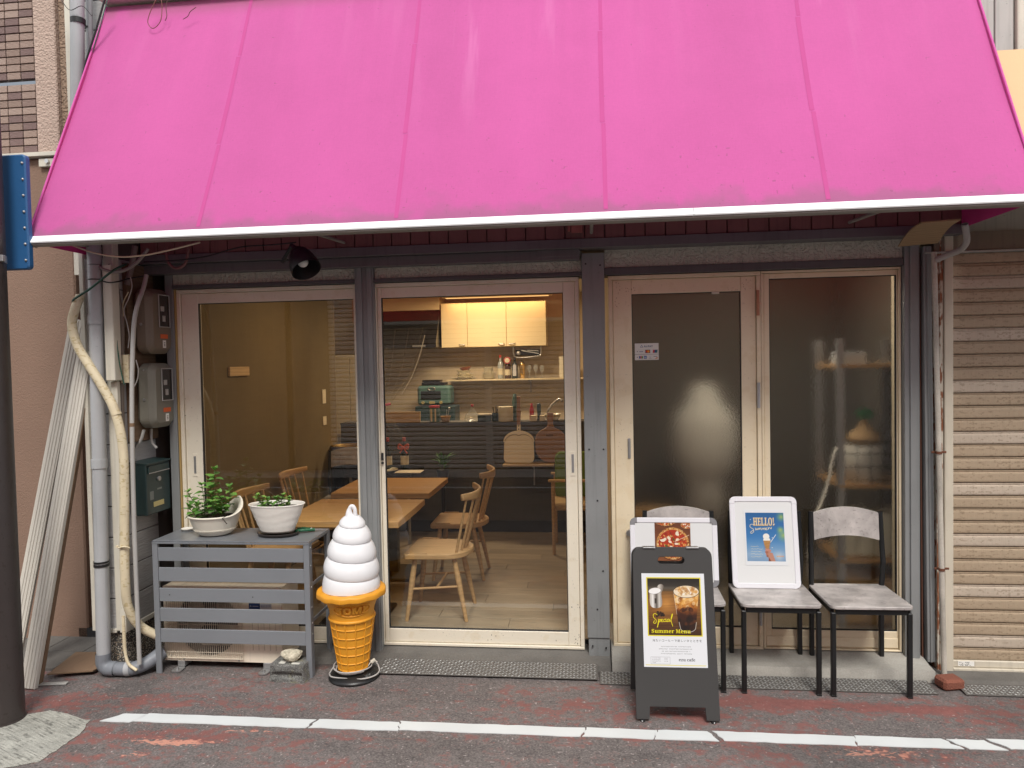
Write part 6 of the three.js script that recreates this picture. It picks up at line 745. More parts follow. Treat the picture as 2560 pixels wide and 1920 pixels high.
function snapFrame(label, w, h, pos, lean, yaw, corner, posterMat, pw, ph, px, py) {
  const o = thing('poster_frame', label, 'poster frame', pos, yaw), b = 0.028; const f = new THREE.Group(); f.name = 'frame'; f.rotation.x = -lean; o.add(f);
  const r = 0.032, prof = (x0, x1, y0, y1) => bb(x0, x1, y0, y1, -0.011, 0.003, { c: 0.003 });
  part(f, 'rail', [prof(-w / 2 + r, w / 2 - r, h - b, h), prof(-w / 2 + r, w / 2 - r, 0, b), prof(-w / 2, -w / 2 + b, r, h - r), prof(w / 2 - b, w / 2, r, h - r)], M.snapFrame);
  for (const [sx, sy] of [[-1, 0], [1, 0], [-1, 1], [1, 1]]) part(f, 'corner', (() => { const pts = []; for (let i = 0; i <= 8; i++) { const a = i / 8 * 1.5708; pts.push([r * 1.0 - r * Math.cos(a), r - r * Math.sin(a)]); } pts.push([r + 0.008, 0], [r + 0.008, b], [b, b], [b, r + 0.008], [0, r + 0.008]); const q = pts.map(([x, y]) => [sx < 0 ? x - w / 2 : w / 2 - x, sy ? h - y : y]); return poly(q, 0.0165, { z: -0.012, bevel: 0.002 }); })(), corner);
  part(f, 'board', bb(-w / 2 + 0.02, w / 2 - 0.02, 0.02, h - 0.02, -0.0105, -0.001, { c: 0 }), M.snapBoard);
  part(f, 'poster', flat(pw, ph, px, py, 0.0006), posterMat, { uv: 'keep' }); if (corner === M.snapFrame) part(f, 'poster_sheet', bb(px - pw / 2, px + pw / 2, py - ph / 2, py + ph / 2, -0.0008, 0.0001, { c: 0 }), M.snapBoard);
  return o;
}
snapFrame('white poster frame with grey corners and pizza picture, behind the sandwich board', 0.475, 0.375, [1.125, 0.4675, 0.122], 0.16, 0, M.cornerGrey, print(pizzaTex), 0.194, 0.225, -0.005, 0.2345);
snapFrame('white poster frame with blue ice cream poster standing on the middle chair', 0.358, 0.492, [1.613, 0.4675, 0.125], 0.18, 0, M.snapFrame, print(helloTex), 0.222, 0.3, 0.005, 0.272);
// ---------------------------------------------------------------- inside the cafe: shell
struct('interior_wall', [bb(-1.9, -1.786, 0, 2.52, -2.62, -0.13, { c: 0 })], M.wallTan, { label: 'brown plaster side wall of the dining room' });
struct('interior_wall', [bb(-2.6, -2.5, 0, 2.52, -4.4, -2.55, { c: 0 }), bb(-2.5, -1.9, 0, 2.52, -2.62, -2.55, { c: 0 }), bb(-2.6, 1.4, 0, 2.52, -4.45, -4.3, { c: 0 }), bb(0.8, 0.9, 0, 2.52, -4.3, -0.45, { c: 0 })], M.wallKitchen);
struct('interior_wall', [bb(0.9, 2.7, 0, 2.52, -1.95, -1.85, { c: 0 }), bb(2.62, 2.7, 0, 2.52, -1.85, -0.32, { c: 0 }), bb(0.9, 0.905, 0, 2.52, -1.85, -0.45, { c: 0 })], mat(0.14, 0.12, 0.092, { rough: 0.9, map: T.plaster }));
struct('ceiling', bb(-2.6, 2.7, 2.52, 2.6, -4.45, -0.2, { c: 0 }), M.ceilingWhite);
struct('half_wall', [bb(-1.784, 0.8, 0, 1.135, -2.84, -2.72, { c: 0 })], M.wallDark); struct('counter_top', bb(-1.784, 0.8, 1.136, 1.15, -2.9, -2.7), M.greyDark); struct('baseboard', bb(-1.784, 0.8, 0.08, 0.19, -2.719, -2.705), M.baseboard);
{
  const fl = struct('floor', bb(-2.6, 2.7, -0.05, 0.074, -4.45, -0.1, { c: 0 }), M.baseboard); let r = 0;
  for (let z = -0.105; z > -2.7; z -= 0.152, r++) for (let x = -1.78 - (r * 0.47) % 1.2; x < 0.8; x += 1.2) { const a = Math.max(x, -1.782), b = Math.min(x + 1.198, 0.798); if (b - a > 0.05) part(fl, 'plank', bb(a, b, 0.0742, 0.0802, z - 0.151, z - 0.0005, { c: 0.0009 }), M.floorWood[Math.floor(rnd() * 4)], { shift: true }); }
  part(fl, 'plain_floor', bb(0.9, 2.6, 0.0742, 0.08, -1.85, -0.105, { c: 0 }), M.floorWood[1]);
}
{
  const o = thing('strip_light', 'warm strip light fitting above the kitchen wall cabinets', 'lamp', [-0.35, 2.455, -3.86]);
  part(o, 'housing', bb(-0.62, 0.62, 0.0, 0.05, -0.04, 0.04, { c: 0.003 }), M.cabinet); part(o, 'end_cap', [bb(-0.6, -0.57, 0.015, 0.03, 0.0402, 0.043), bb(0.57, 0.6, 0.015, 0.03, 0.0402, 0.043)], M.boardWood);
  const tubeM = new THREE.MeshStandardMaterial({ color: 0x221808, emissive: new THREE.Color(1, 0.56, 0.2), emissiveIntensity: 0.3 }); part(o, 'lamp_tube', bb(-0.58, 0.58, -0.006, -0.001, -0.03, 0.03, { c: 0.001 }), tubeM);
  const l = new THREE.RectAreaLight(new THREE.Color(1, 0.6, 0.28), 4.5, 1.16, 0.06); l.position.set(-0.35, 2.445, -3.86); l.lookAt(-0.35, 1.4, -3.86); scene.add(l);
}
{ // unseen lamp added to brighten the dining room, behind the window head
  const o = thing('added_ceiling_light', 'unseen warm round lamp added above the tables to brighten the dining room', 'lamp', [-0.9, 2.47, -1.25]);
  part(o, 'base', cyl(0.16, 0.16, 0.03, 0, 0.03, 0), M.ceilingWhite); part(o, 'lamp_diffuser', cyl(0.15, 0.14, 0.03, 0, 0, 0), new THREE.MeshStandardMaterial({ color: 0x332a18, emissive: new THREE.Color(1, 0.62, 0.28), emissiveIntensity: 2 }));
  const l = new THREE.RectAreaLight(new THREE.Color(1, 0.66, 0.34), 7, 0.28, 0.28); l.position.set(-0.9, 2.45, -1.25); l.lookAt(-0.9, 0, -1.2501); scene.add(l);
}
{ // hidden lamp added to brighten the things behind the frosted glass
  const o = thing('added_ceiling_light', 'unseen square lamp added to brighten the store room behind the frosted glass', 'lamp', [1.75, 2.48, -0.5]);
  part(o, 'base', bb(-0.17, 0.17, 0.0, 0.04, -0.17, 0.17), M.ceilingWhite); part(o, 'lamp_diffuser', bb(-0.15, 0.15, -0.02, -0.001, -0.15, 0.15), new THREE.MeshStandardMaterial({ color: 0x332a18, emissive: new THREE.Color(1, 0.86, 0.66), emissiveIntensity: 1.5 }));
  const l = new THREE.RectAreaLight(new THREE.Color(1, 0.93, 0.82), 9, 0.3, 0.3); l.position.set(1.75, 2.45, -0.5); l.lookAt(1.75, 0, -0.7); scene.add(l);
}
{ // extra unseen lamp added to brighten the kitchen, behind the window head
  const o = thing('added_ceiling_light', 'unseen warm lamp added over the bar to brighten the kitchen', 'lamp', [-0.5, 2.48, -3.15]);
  part(o, 'base', bb(-0.3, 0.3, 0.0, 0.035, -0.1, 0.1), M.ceilingWhite); part(o, 'lamp_diffuser', bb(-0.28, 0.28, -0.02, -0.001, -0.08, 0.08), new THREE.MeshStandardMaterial({ color: 0x332a18, emissive: new THREE.Color(1, 0.7, 0.38), emissiveIntensity: 1.2 }));
  const l = new THREE.RectAreaLight(new THREE.Color(1, 0.76, 0.5), 24, 0.56, 0.16); l.position.set(-0.5, 2.45, -3.15); l.lookAt(-0.5, 0, -3.16); scene.add(l);
}
// tables
function table(label, x0, x1, z0, z1) {
  const o = thing('cafe_table', label, 'table', [(x0 + x1) / 2, 0.08, (z0 + z1) / 2], 0, 'wooden tables inside the cafe'), w = x1 - x0, d = z1 - z0;
  for (let k = 0; k < 6; k++) part(o, 'stave', bb(-w / 2, w / 2, 0.658, 0.7, -d / 2 + k * d / 6 + 0.0004, -d / 2 + (k + 1) * d / 6 - 0.0004, { c: k === 0 || k === 5 ? 0.004 : 0.0006 }), M.oak, { shift: true });
  part(o, 'column', box(0.075, 0.62, 0.075, 0, 0.335, 0), M.black); part(o, 'base', [box(0.4, 0.022, 0.4, 0, 0.012, 0, { c: 0.008 })], M.black); part(o, 'support', box(0.4, 0.025, 0.4, 0, 0.644, 0), M.black); return o;
}
table('light wood cafe table nearest the window, behind the ice cream lamp', -1.22, -0.475, -0.748, -0.06); table('light wood cafe table farther inside, behind the nearest one', -1.24, -0.498, -1.66, -0.975);
// spindle chairs
function spindleChair(label, pos, turn) {
  const o = thing('spindle_chair', label, 'chair', pos, turn, 'light wood spindle back chairs');   // faces -x before its turn
  const out = []; for (let i = 0; i <= 16; i++) { const a = -1.5708 + i / 16 * 3.14159; out.push([0.07 + 0.145 * Math.cos(a), 0.2 * Math.sin(a) * (1 - 0.06 * Math.cos(a))]); } out.push([-0.19, 0.205], [-0.205, 0.19], [-0.205, -0.19], [-0.19, -0.205]);
  const seat = poly(out.map(([x, z]) => [x, -z]), 0.036, { rx: -Math.PI / 2, y: 0.4, bevel: 0.006 }); part(o, 'seat', seat, M.oakChair, { shift: true });
  part(o, 'seat_rim', [bb(-0.17, -0.05, 0.4362, 0.444, -0.2, -0.185, { c: 0.003 }), bb(-0.17, -0.05, 0.4362, 0.444, 0.185, 0.2, { c: 0.003 })], M.oakChair);
  for (const [x, z, X, Z] of [[-0.14, 0.14, -0.195, 0.18], [-0.14, -0.14, -0.195, -0.18], [0.11, 0.13, 0.19, 0.17], [0.11, -0.13, 0.19, -0.17]]) part(o, 'leg', [rod([x, 0.402, z], [lerp(x, X, 0.35), 0.26, lerp(z, Z, 0.35)], 0.014, 0.0195), rod([lerp(x, X, 0.35), 0.26, lerp(z, Z, 0.35)], [X, 0.0, Z], 0.0195, 0.0115)], M.oakChair);
  part(o, 'stretcher', [rod([-0.165, 0.2, 0.16], [0.15, 0.22, 0.152], 0.008), rod([-0.165, 0.2, -0.16], [0.15, 0.22, -0.152], 0.008), rod([0.0, 0.21, -0.155], [0.0, 0.21, 0.155], 0.009)], M.oakChair);
  const crest = (t) => V(0.262 - 0.075 * t * t, 0.79 + 0.012 * t * t, t * 0.225);
  for (let k = 0; k < 6; k++) { const t = (k - 2.5) / 2.9, s = 0.165 - 0.05 * t * t; part(o, 'spindle', rod([s, 0.43, t * 0.165], crest(t * 0.95).add(V(-0.004, -0.02, 0)), 0.0095, 0.0065, 10), M.oakChair); }
  const pos2 = [], idx = [], n = 20, ring = 8; for (let i = 0; i <= n; i++) { const t = i / n * 2 - 1, c = crest(t), tang = crest(t + 0.01).sub(crest(t - 0.01)).normalize(), nrm = V(tang.z, 0, -tang.x), hh = 0.032 * (1 - 0.35 * Math.abs(t)); for (let j = 0; j < ring; j++) { const a = j / ring * 6.28319 + 0.39, p = c.clone().addScaledVector(nrm, Math.sign(Math.cos(a)) * Math.pow(Math.abs(Math.cos(a)), 0.6) * 0.0105).add(V(0, Math.sign(Math.sin(a)) * Math.pow(Math.abs(Math.sin(a)), 0.6) * hh, 0)); pos2.push(p.x, p.y, p.z); } }
  for (let i = 0; i < n; i++) for (let j = 0; j < ring; j++) { const a = i * ring + j, b = i * ring + (j + 1) % ring; idx.push(a, a + ring, b, b, a + ring, b + ring); } for (const [s, f] of [[0, 1], [n * ring, 0]]) for (let j = 1; j < ring - 1; j++) idx.push(...(f ? [s, s + j, s + j + 1] : [s, s + j + 1, s + j]));
  const g = new THREE.BufferGeometry(); g.setAttribute('position', new THREE.Float32BufferAttribute(pos2, 3)); g.setIndex(idx); g.computeVertexNormals(); part(o, 'crest_rail', g, M.oakChair); return o;
}
const sc = spindleChair('spindle back chair in plain view just inside the centre window, nearest the glass', [-0.315, 0.08, -0.505], 0);
copy(sc, [-0.335, 0.08, -1.345], 0.02, 'spindle back chair right of the farther table, behind the nearest chair');
copy(sc, [-1.42, 0.08, -0.47], Math.PI - 0.08, 'spindle back chair left of the nearest table, behind the two planters');
copy(sc, [-1.47, 0.08, -1.28], Math.PI - 0.06, 'spindle back chair left of the farther table, against the brown wall');
copy(gc, [-1.5, 0.08, -2.0], 0.05, 'grey chair inside the cafe, its backrest in shade behind the tables');
{ const o = thing('armchair', 'light wood armchair with green back at the right edge of the centre window', 'chair', [0.52, 0.08, -2.12]);
  part(o, 'leg', [rod([-0.17, 0, 0.2], [-0.17, 0.62, 0.2], 0.014, 0.016), rod([-0.17, 0, -0.2], [-0.17, 0.62, -0.2], 0.014, 0.016)], M.oakChair); part(o, 'leg', [rod([0.22, 0, 0.2], [0.2, 0.62, 0.2], 0.014, 0.016), rod([0.22, 0, -0.2], [0.2, 0.62, -0.2], 0.014, 0.016)], M.oakChair);
  part(o, 'armrest', [box(0.46, 0.02, 0.05, 0.02, 0.63, 0.2, { c: 0.006 }), box(0.46, 0.02, 0.05, 0.02, 0.63, -0.2, { c: 0.006 })], M.oakChair); part(o, 'seat', box(0.42, 0.06, 0.36, 0.03, 0.4, 0, { c: 0.015 }), M.paleWood); part(o, 'backrest', place(poly(roundRect(0.4, 0.42, 0.06), 0.05, { bevel: 0.012 }), { x: 0.03, y: 0.62, z: -0.2 }), M.greenFabric); }
// kitchen
{
  const o = thing('wall_cabinet', 'cream kitchen wall cabinet with three doors under the warm light', 'cabinet', [0, 0, 0]);
  part(o, 'carcass', bb(-1.012, 0.19, 1.9, 2.405, -4.29, -3.972, { c: 0.002 }), M.cabinet);
  for (const [a, b, hx] of [[-1.012, -0.712, -0.77], [-0.708, -0.262, -0.32], [-0.258, 0.19, -0.2]]) { const d = part(o, 'door', bb(a, b, 1.9, 2.402, -3.971, -3.953, { c: 0.003 }), M.cabinet); part(d, 'handle', tube([[hx - 0.032, 1.935, -3.953], [hx - 0.026, 1.93, -3.93], [hx, 1.928, -3.926], [hx + 0.026, 1.93, -3.93], [hx + 0.032, 1.935, -3.953]], 0.006), M.steel); }
}
{ const o = thing('range_hood', 'black range hood left of the cream wall cabinet', 'range hood', [0, 0, 0]); const g = poly([[-4.29, 1.9], [-3.74, 1.9], [-3.74, 1.945], [-4.0, 2.33], [-4.29, 2.33]], 0.72, { ry: -Math.PI / 2, bevel: 0.004 }); g.translate(-1.03, 0, 0); part(o, 'hood', g, M.hood); part(o, 'control_panel', bb(-1.3, -1.15, 1.91, 1.93, -3.739, -3.735), M.steelDull); part(o, 'duct_cover', bb(-1.75, -1.03, 2.335, 2.515, -4.29, -3.96), M.cabinet); }
{ const o = thing('wall_shelf', 'long cream shelf of dishes and bottles under the wall cabinet', 'shelf'); part(o, 'shelf_board', bb(-0.97, 0.75, 1.512, 1.53, -4.29, -3.96), M.shelf); part(o, 'bracket', [bb(-0.03, -0.015, 1.36, 1.511, -4.29, -4.27), bb(-0.03, -0.015, 1.495, 1.511, -4.27, -4.05)], M.steelDull); }
const plateG = (r, h) => lathe([[0, 0], [r * 0.6, 0], [r * 0.66, h * 0.25], [r, h], [r * 0.985, h + 0.004], [r * 0.62, h * 0.4 + 0.002], [0, h * 0.3]], 32);
const dish = (label, cat, r, h, x, y, g) => { const m = part(scene, 'plate', plateG(r, h), M.ceramic); m.position.set(x, y, -4.1); return tag(m, label, cat, g); };
dish('widest flat plate at the bottom of the left dish pile on the shelf', 'plate', 0.15, 0.016, -0.79, 1.531); dish('second flat plate of the left dish pile, just above the widest', 'plate', 0.12, 0.02, -0.775, 1.551); dish('third plate of the left dish pile, under the cream bowl', 'plate', 0.1, 0.02, -0.78, 1.574); dish('cream bowl on the left dish pile, under the brown wooden bowl', 'bowl', 0.082, 0.034, -0.79, 1.597);
single('wooden_bowl', 'brown wooden bowl tipped on top of the left dish pile', 'bowl', place(plateG(0.07, 0.035), { x: -0.765, y: 1.635, z: -4.1, rz: 0.12 }), M.bowlWood);
const ORD = ['lowest', 'second', 'third', 'fourth', 'fifth', 'sixth']; for (let i = 0; i < 6; i++) dish(ORD[i] + ' plate from the shelf up in the right plate stack', 'plate', 0.076, 0.013, -0.495, 1.531 + i * 0.0115, 'stacked cream plates on the shelf'); for (let i = 0; i < 6; i++) dish(['lowest', 'second', 'third', 'fourth', 'fifth', 'topmost'][i] + ' of the small plates on top of the right plate stack', 'plate', 0.056, 0.011, -0.495, 1.602 + i * 0.01, 'stacked small plates on the shelf');
const bottleProf = (r, h) => [[0, 0], [r, 0.002], [r, h * 0.58], [r * 0.85, h * 0.66], [r * 0.38, h * 0.76], [r * 0.34, h * 0.97], [r * 0.4, h], [0, h]];
function bottle(label, x, y, z, r, h, m, lab, cap) { const o = thing('bottle', label, 'bottle', [x, y, z]); part(o, 'glass', lathe(bottleProf(r, h), 24), m); if (lab) part(o, 'label', cyl(r * 1.02, r * 1.02, h * 0.28, 0, h * 0.3, 0, { open: true }), lab); part(o, 'cap', cyl(r * 0.42, r * 0.42, h * 0.12, 0, h * 0.95, 0), cap ?? M.labelRed); return o; }
bottle('clear spirit bottle with red cap, left of the three on the shelf', -0.353, 1.531, -4.08, 0.033, 0.27, M.bottleClear, M.label); { const b = bottle('brown bottle with cream label and round red tag, middle of three', -0.268, 1.531, -4.08, 0.036, 0.24, M.bottleBrown, M.label); part(b, 'round_tag', [cyl(0.04, 0.04, 0.006, 0.0, 0.21, 0.05, { rx: Math.PI / 2 })], M.labelRed); part(b, 'tag_face', cyl(0.028, 0.028, 0.002, 0, 0.21, 0.0545, { rx: Math.PI / 2 }), M.label); } { const b = bottle('dark square bottle with pale lettered label, right of the three', -0.187, 1.531, -4.08, 0.034, 0.24, M.bottleGreen, null, M.black); part(b, 'label', bb(-0.02, 0.02, 0.03, 0.16, 0.0335, 0.036, { c: 0 }), M.silverLogo); }
single('cocktail_shaker', 'tall brass cocktail shaker on the shelf beside the bottles', 'shaker', lathe([[0, 0], [0.028, 0], [0.034, 0.13], [0.034, 0.15], [0.03, 0.175], [0.016, 0.195], [0.0, 0.2]], 24, { x: -0.1, y: 1.531, z: -4.08 }), M.gold);
for (const [x, h, w] of [[-0.018, 0.15, 'left'], [0.055, 0.155, 'middle'], [0.128, 0.145, 'right']]) single('wine_glass', w + ' of the three stemmed glasses on the shelf', 'glass', lathe([[0, 0], [0.028, 0.002], [0.004, 0.006], [0.003, h * 0.45], [0.024, h * 0.6], [0.027, h * 0.8], [0.02, h]], 20, { x, y: 1.531, z: -4.06 }), M.glassJar, { group: 'stemmed glasses on the shelf' });
single('paper_towel', 'cream paper roll standing at the right end of the shelf', 'paper roll', cyl(0.045, 0.045, 0.24, 0.37, 1.652, -4.05), M.ceramic);
{ const o = thing('hanging_rack', 'wire rack with utensils hanging under the wall cabinet', 'rack'); part(o, 'wire', [tube([[-0.19, 1.9, -3.98], [-0.185, 1.8, -3.98], [-0.16, 1.775, -3.98], [0.09, 1.785, -3.98], [0.12, 1.8, -3.98], [0.125, 1.9, -3.98]], 0.006)], M.steel); part(o, 'tray', bb(-0.17, 0.11, 1.79, 1.86, -4.2, -4.0), M.hood); part(o, 'utensil', [rod([-0.1, 1.85, -3.98], [0.1, 1.81, -3.98], 0.008), rod([-0.03, 1.85, -3.97], [0.1, 1.84, -3.97], 0.006), sph(0.025, -0.13, 1.82, -3.98)], M.steelDull); }
{ const o = thing('toaster_oven', 'retro green toaster oven on the dark microwave', 'toaster oven', [-1.09, 1.245, -3.95]); part(o, 'body', box(0.38, 0.22, 0.26, 0, 0.115, 0, { c: 0.025 }), M.teal); part(o, 'door', bb(-0.145, 0.085, 0.07, 0.165, 0.1305, 0.136), M.glassDark); part(o, 'handle', place(new THREE.TorusGeometry(0.02, 0.004, 6, 24), { x: -0.02, y: 0.19, z: 0.137, s: [1.9, 0.9, 1] }), M.steel); part(o, 'knob', [cyl(0.017, 0.017, 0.02, -0.12, 0.035, 0.14, { rx: Math.PI / 2 }), cyl(0.017, 0.017, 0.02, 0.085, 0.035, 0.14, { rx: Math.PI / 2 })], M.brass); part(o, 'plate', bb(-0.05, 0.015, 0.02, 0.05, 0.1305, 0.134), M.brass); single('baking_tray', 'flat dark trays stacked on the green toaster oven', 'tray', [box(0.26, 0.03, 0.22, -1.1, 1.49, -3.95), box(0.2, 0.025, 0.18, -1.13, 1.521, -3.96)], M.hood); }
single('microwave_oven', 'dark teal microwave oven under the green toaster oven', 'microwave', [box(0.46, 0.3, 0.3, -1.08, 1.088, -3.98, { c: 0.01 }), box(0.3, 0.2, 0.006, -1.14, 1.088, -3.825)], M.tealDark);
struct('kitchen_counter', bb(-2.4, 0.79, 0.08, 0.93, -4.29, -3.7), M.steelDull);
// things on the half wall
const HY = 1.1505, HZ = -2.76;
{ const o = thing('storage_jar', 'tall jar with red lid on the bar, before the microwave', 'jar', [-0.845, HY, HZ]); part(o, 'jar', lathe([[0, 0], [0.05, 0], [0.05, 0.13], [0.045, 0.14]], 24), M.teal); part(o, 'stripe', [bb(-0.03, -0.012, 0.005, 0.13, 0.046, 0.051), bb(0.012, 0.026, 0.005, 0.13, 0.046, 0.051)], M.cabinet); part(o, 'lid', cyl(0.055, 0.052, 0.018, 0, 0.148, 0), M.red); }
{ const o = thing('straw_basket', 'small woven basket with cutlery beside the red lidded jar', 'basket', [-0.735, HY, HZ]); part(o, 'basket', lathe([[0, 0], [0.035, 0], [0.052, 0.055], [0.048, 0.055], [0.033, 0.004]], 20), M.basket); part(o, 'cutlery', [rod([0.01, 0.01, 0], [0.04, 0.13, 0.01], 0.003), rod([0, 0.01, 0.01], [0.015, 0.12, 0.0], 0.003), sph(0.012, 0.04, 0.13, 0.01)], M.steel); }
{ const o = thing('glass_decanter', 'squat glass bottle with red stopper in the middle of the bar', 'bottle', [-0.47, HY, HZ]); part(o, 'glass', lathe([[0, 0], [0.075, 0.004], [0.08, 0.03], [0.065, 0.065], [0.03, 0.1], [0.018, 0.13], [0.018, 0.145]], 24), M.glassJar); part(o, 'stopper', cyl(0.015, 0.013, 0.022, 0, 0.155, 0), M.red); }
single('food_container', 'low dark food container with cream lid on the bar', 'container', [box(0.13, 0.06, 0.1, -0.345, HY + 0.031, HZ)], M.tealDark); single('container_lid', 'cream oval lid lying on the low dark food container', 'lid', place(cyl(0.08, 0.08, 0.01), { x: -0.345, y: HY + 0.067, z: HZ, s: [1, 1, 0.7] }), M.ceramic);
{ const o = thing('utensil_cup', 'dark cup of utensils left of the cream canister', 'cup', [-0.245, HY, HZ]); part(o, 'cup', lathe([[0, 0], [0.03, 0], [0.034, 0.08], [0.03, 0.08], [0.027, 0.005]], 20), M.tealDark); part(o, 'utensil', [[-0.02, 0.14], [0.012, 0.15], [0.024, 0.12]].map(([x, y]) => rod([x * 0.4, 0.02, 0], [x, y, 0.005], 0.004)), M.hood); }
single('canister', 'large cream cylindrical canister on the bar beside the pizza peel handle', 'canister', lathe([[0, 0], [0.072, 0], [0.072, 0.138], [0.068, 0.142], [0, 0.142]], 32, { x: -0.14, y: HY, z: HZ + 0.02 }), M.ceramic);
single('bottle', 'teal plastic bottle standing behind the pizza peel handle', 'bottle', lathe([[0, 0], [0.026, 0], [0.026, 0.2], [0.02, 0.23], [0.014, 0.26], [0, 0.26]], 20, { x: -0.058, y: HY, z: HZ - 0.06 }), M.teal);
single('sauce_bottle', 'red sauce bottle on the bar right of the peel handle', 'bottle', lathe([[0, 0], [0.022, 0], [0.022, 0.11], [0.012, 0.14], [0.012, 0.165], [0, 0.165]], 20, { x: 0.108, y: HY, z: HZ - 0.04 }), M.red);
single('pepper_mill', 'dark pepper mill on the bar right of the red sauce bottle', 'mill', lathe([[0, 0], [0.02, 0], [0.016, 0.05], [0.02, 0.1], [0.02, 0.15], [0.014, 0.165], [0, 0.168]], 20, { x: 0.178, y: HY, z: HZ - 0.04 }), M.tealDark);
single('kitchen_tap', 'chrome kitchen tap with slanting spout behind the bar', 'tap', [tube([[0.24, HY, HZ - 0.3], [0.25, HY + 0.07, HZ - 0.3], [0.3, HY + 0.14, HZ - 0.3], [0.37, HY + 0.19, HZ - 0.28], [0.395, HY + 0.17, HZ - 0.26]], 0.012)], M.steel);
single('bowl', 'stacked pale bowl on the bar at the right frame of the window', 'bowl', place(plateG(0.085, 0.06), { x: 0.31, y: HY, z: HZ }), M.ceramic);
single('tissue_box', 'small pale box on the bar below the tap', 'box', [box(0.06, 0.055, 0.06, 0.13, HY + 0.028, HZ + 0.03), box(0.05, 0.05, 0.05, 0.215, HY + 0.026, HZ + 0.03)], M.paper);
{ const o = thing('wall_shelf', 'small pale wood wall shelf under the pizza peel and the cutting board', 'shelf', [0.09, 0.755, -2.6]); part(o, 'shelf_board', box(0.48, 0.018, 0.21, 0, 0, 0), M.paleWood); part(o, 'bracket', [bb(0.03, 0.045, -0.22, -0.01, -0.104, -0.098), bb(0.03, 0.045, -0.024, -0.0095, -0.097, 0.05)], M.steelDull); }
{ const o = thing('pizza_peel', 'white pizza peel with wooden handle leaning on the bar wall', 'pizza peel', [-0.005, 0.766, -2.6]); o.rotation.x = -0.13;
  const out = []; for (let i = 0; i <= 6; i++) { const a = Math.PI + i / 6 * 1.5708; out.push([-0.145 + 0.045 + 0.045 * Math.cos(a), 0.045 + 0.045 * Math.sin(a)]); } for (let i = 0; i <= 6; i++) { const a = 1.5 * Math.PI + i / 6 * 1.5708; out.push([0.145 - 0.045 + 0.045 * Math.cos(a), 0.045 + 0.045 * Math.sin(a)]); } for (let i = 1; i < 12; i++) { const a = i / 12 * Math.PI; out.push([0.145 * Math.cos(a), 0.2 + 0.1 * Math.sin(a)]); }
  part(o, 'blade', poly(out, 0.006, { bevel: 0.001 }), M.peelWhite); const rim = []; for (let i = 0; i <= 14; i++) { const a = i / 14 * Math.PI; rim.push([0.148 * Math.cos(a), 0.2 + 0.105 * Math.sin(a)]); } for (let i = 14; i >= 0; i--) { const a = i / 14 * Math.PI; rim.push([0.136 * Math.cos(a), 0.195 + (0.082 - 0.018 * Math.exp(-((a - 1.57) ** 2) * 30)) * Math.sin(a)]); } part(o, 'rim', poly(rim, 0.008, { z: 0.0062 }), M.peelWhite); part(o, 'rim_shadow_line', tube(rim.slice(15).map(([x, y]) => [x, y - 0.002, 0.0075]), 0.0016, { n: 40, seg: 5 }), M.blackMatte);
  part(o, 'neck', bb(-0.017, 0.017, 0.3, 0.365, 0.004, 0.014), M.peelWhite); part(o, 'rivet', [0.318, 0.348].map((y) => cyl(0.006, 0.006, 0.004, 0, y, 0.015, { rx: Math.PI / 2, seg: 10 })), M.black); part(o, 'handle', poly([[-0.016, 0.36], [0.016, 0.36], [0.02, 0.5], [0.015, 0.55], [0.02, 0.63], [-0.018, 0.63], [-0.014, 0.55], [-0.02, 0.5]], 0.02, { bevel: 0.004 }), M.boardWood); }
{ const o = thing('cutting_board', 'brown paddle shaped wooden pizza board on the small wall shelf', 'cutting board', [0.295, 0.766, -2.595]); o.rotation.x = -0.15; const out = [[0.03, 0.47], [-0.03, 0.47], [-0.025, 0.36], [-0.04, 0.33], [-0.1, 0.3], [-0.135, 0.26], [-0.145, 0.2]]; for (let i = 1; i < 12; i++) { const a = Math.PI + i / 12 * Math.PI; out.push([0.145 * Math.cos(a), 0.145 + 0.145 * Math.sin(a)]); } out.push([0.145, 0.2], [0.135, 0.26], [0.1, 0.3], [0.04, 0.33], [0.025, 0.36]); part(o, 'board', poly(out, 0.016, { bevel: 0.003 }), M.boardWood); const tx = new TextGeometry('PIZZA', { font, size: 0.02, depth: 0.001, curveSegments: 3 }); tx.scale(0.85, 1.15, 1); tx.translate(-0.04, 0.245, 0.0163); part(o, 'lettering', tx, mat(0.1, 0.05, 0.025, { rough: 0.8 })); }
// left end of the bar
{ const o = thing('side_table', 'dark side table with wine bottles by the far left of the bar', 'table', [-1.25, 0.08, -2.42]); part(o, 'top', box(0.62, 0.03, 0.5, 0, 0.635, 0), M.hood); part(o, 'leg', [rod([0.27, 0, 0.2], [0.27, 0.62, 0.2], 0.014), rod([0.1, 0.35, 0.2], [0.24, 0.6, 0.2], 0.01)], M.steelDull); part(o, 'leg', [rod([-0.27, 0, 0.2], [-0.27, 0.62, 0.2], 0.014)], M.steelDull); }
bottle('wine bottle with cream label on the dark side table, left of two', -1.225, 0.731, -2.42, 0.038, 0.3, M.bottleGreen, M.label, M.labelRed); { const b = bottle('wine bottle with red bow on its neck, right of two', -1.07, 0.731, -2.44, 0.038, 0.3, M.bottleGreen, M.label, M.labelRed); part(b, 'bow', [tube([[0, 0.21, 0.03], [-0.04, 0.24, 0.035], [-0.045, 0.2, 0.035], [0, 0.21, 0.03], [0.045, 0.24, 0.035], [0.04, 0.2, 0.035], [0, 0.21, 0.03]], 0.009), tube([[0, 0.21, 0.035], [-0.035, 0.16, 0.035]], 0.006, { n: 4 }), tube([[0, 0.21, 0.035], [0.035, 0.155, 0.035]], 0.006, { n: 4 })], mat(0.6, 0.09, 0.05, { rough: 0.5 })); }
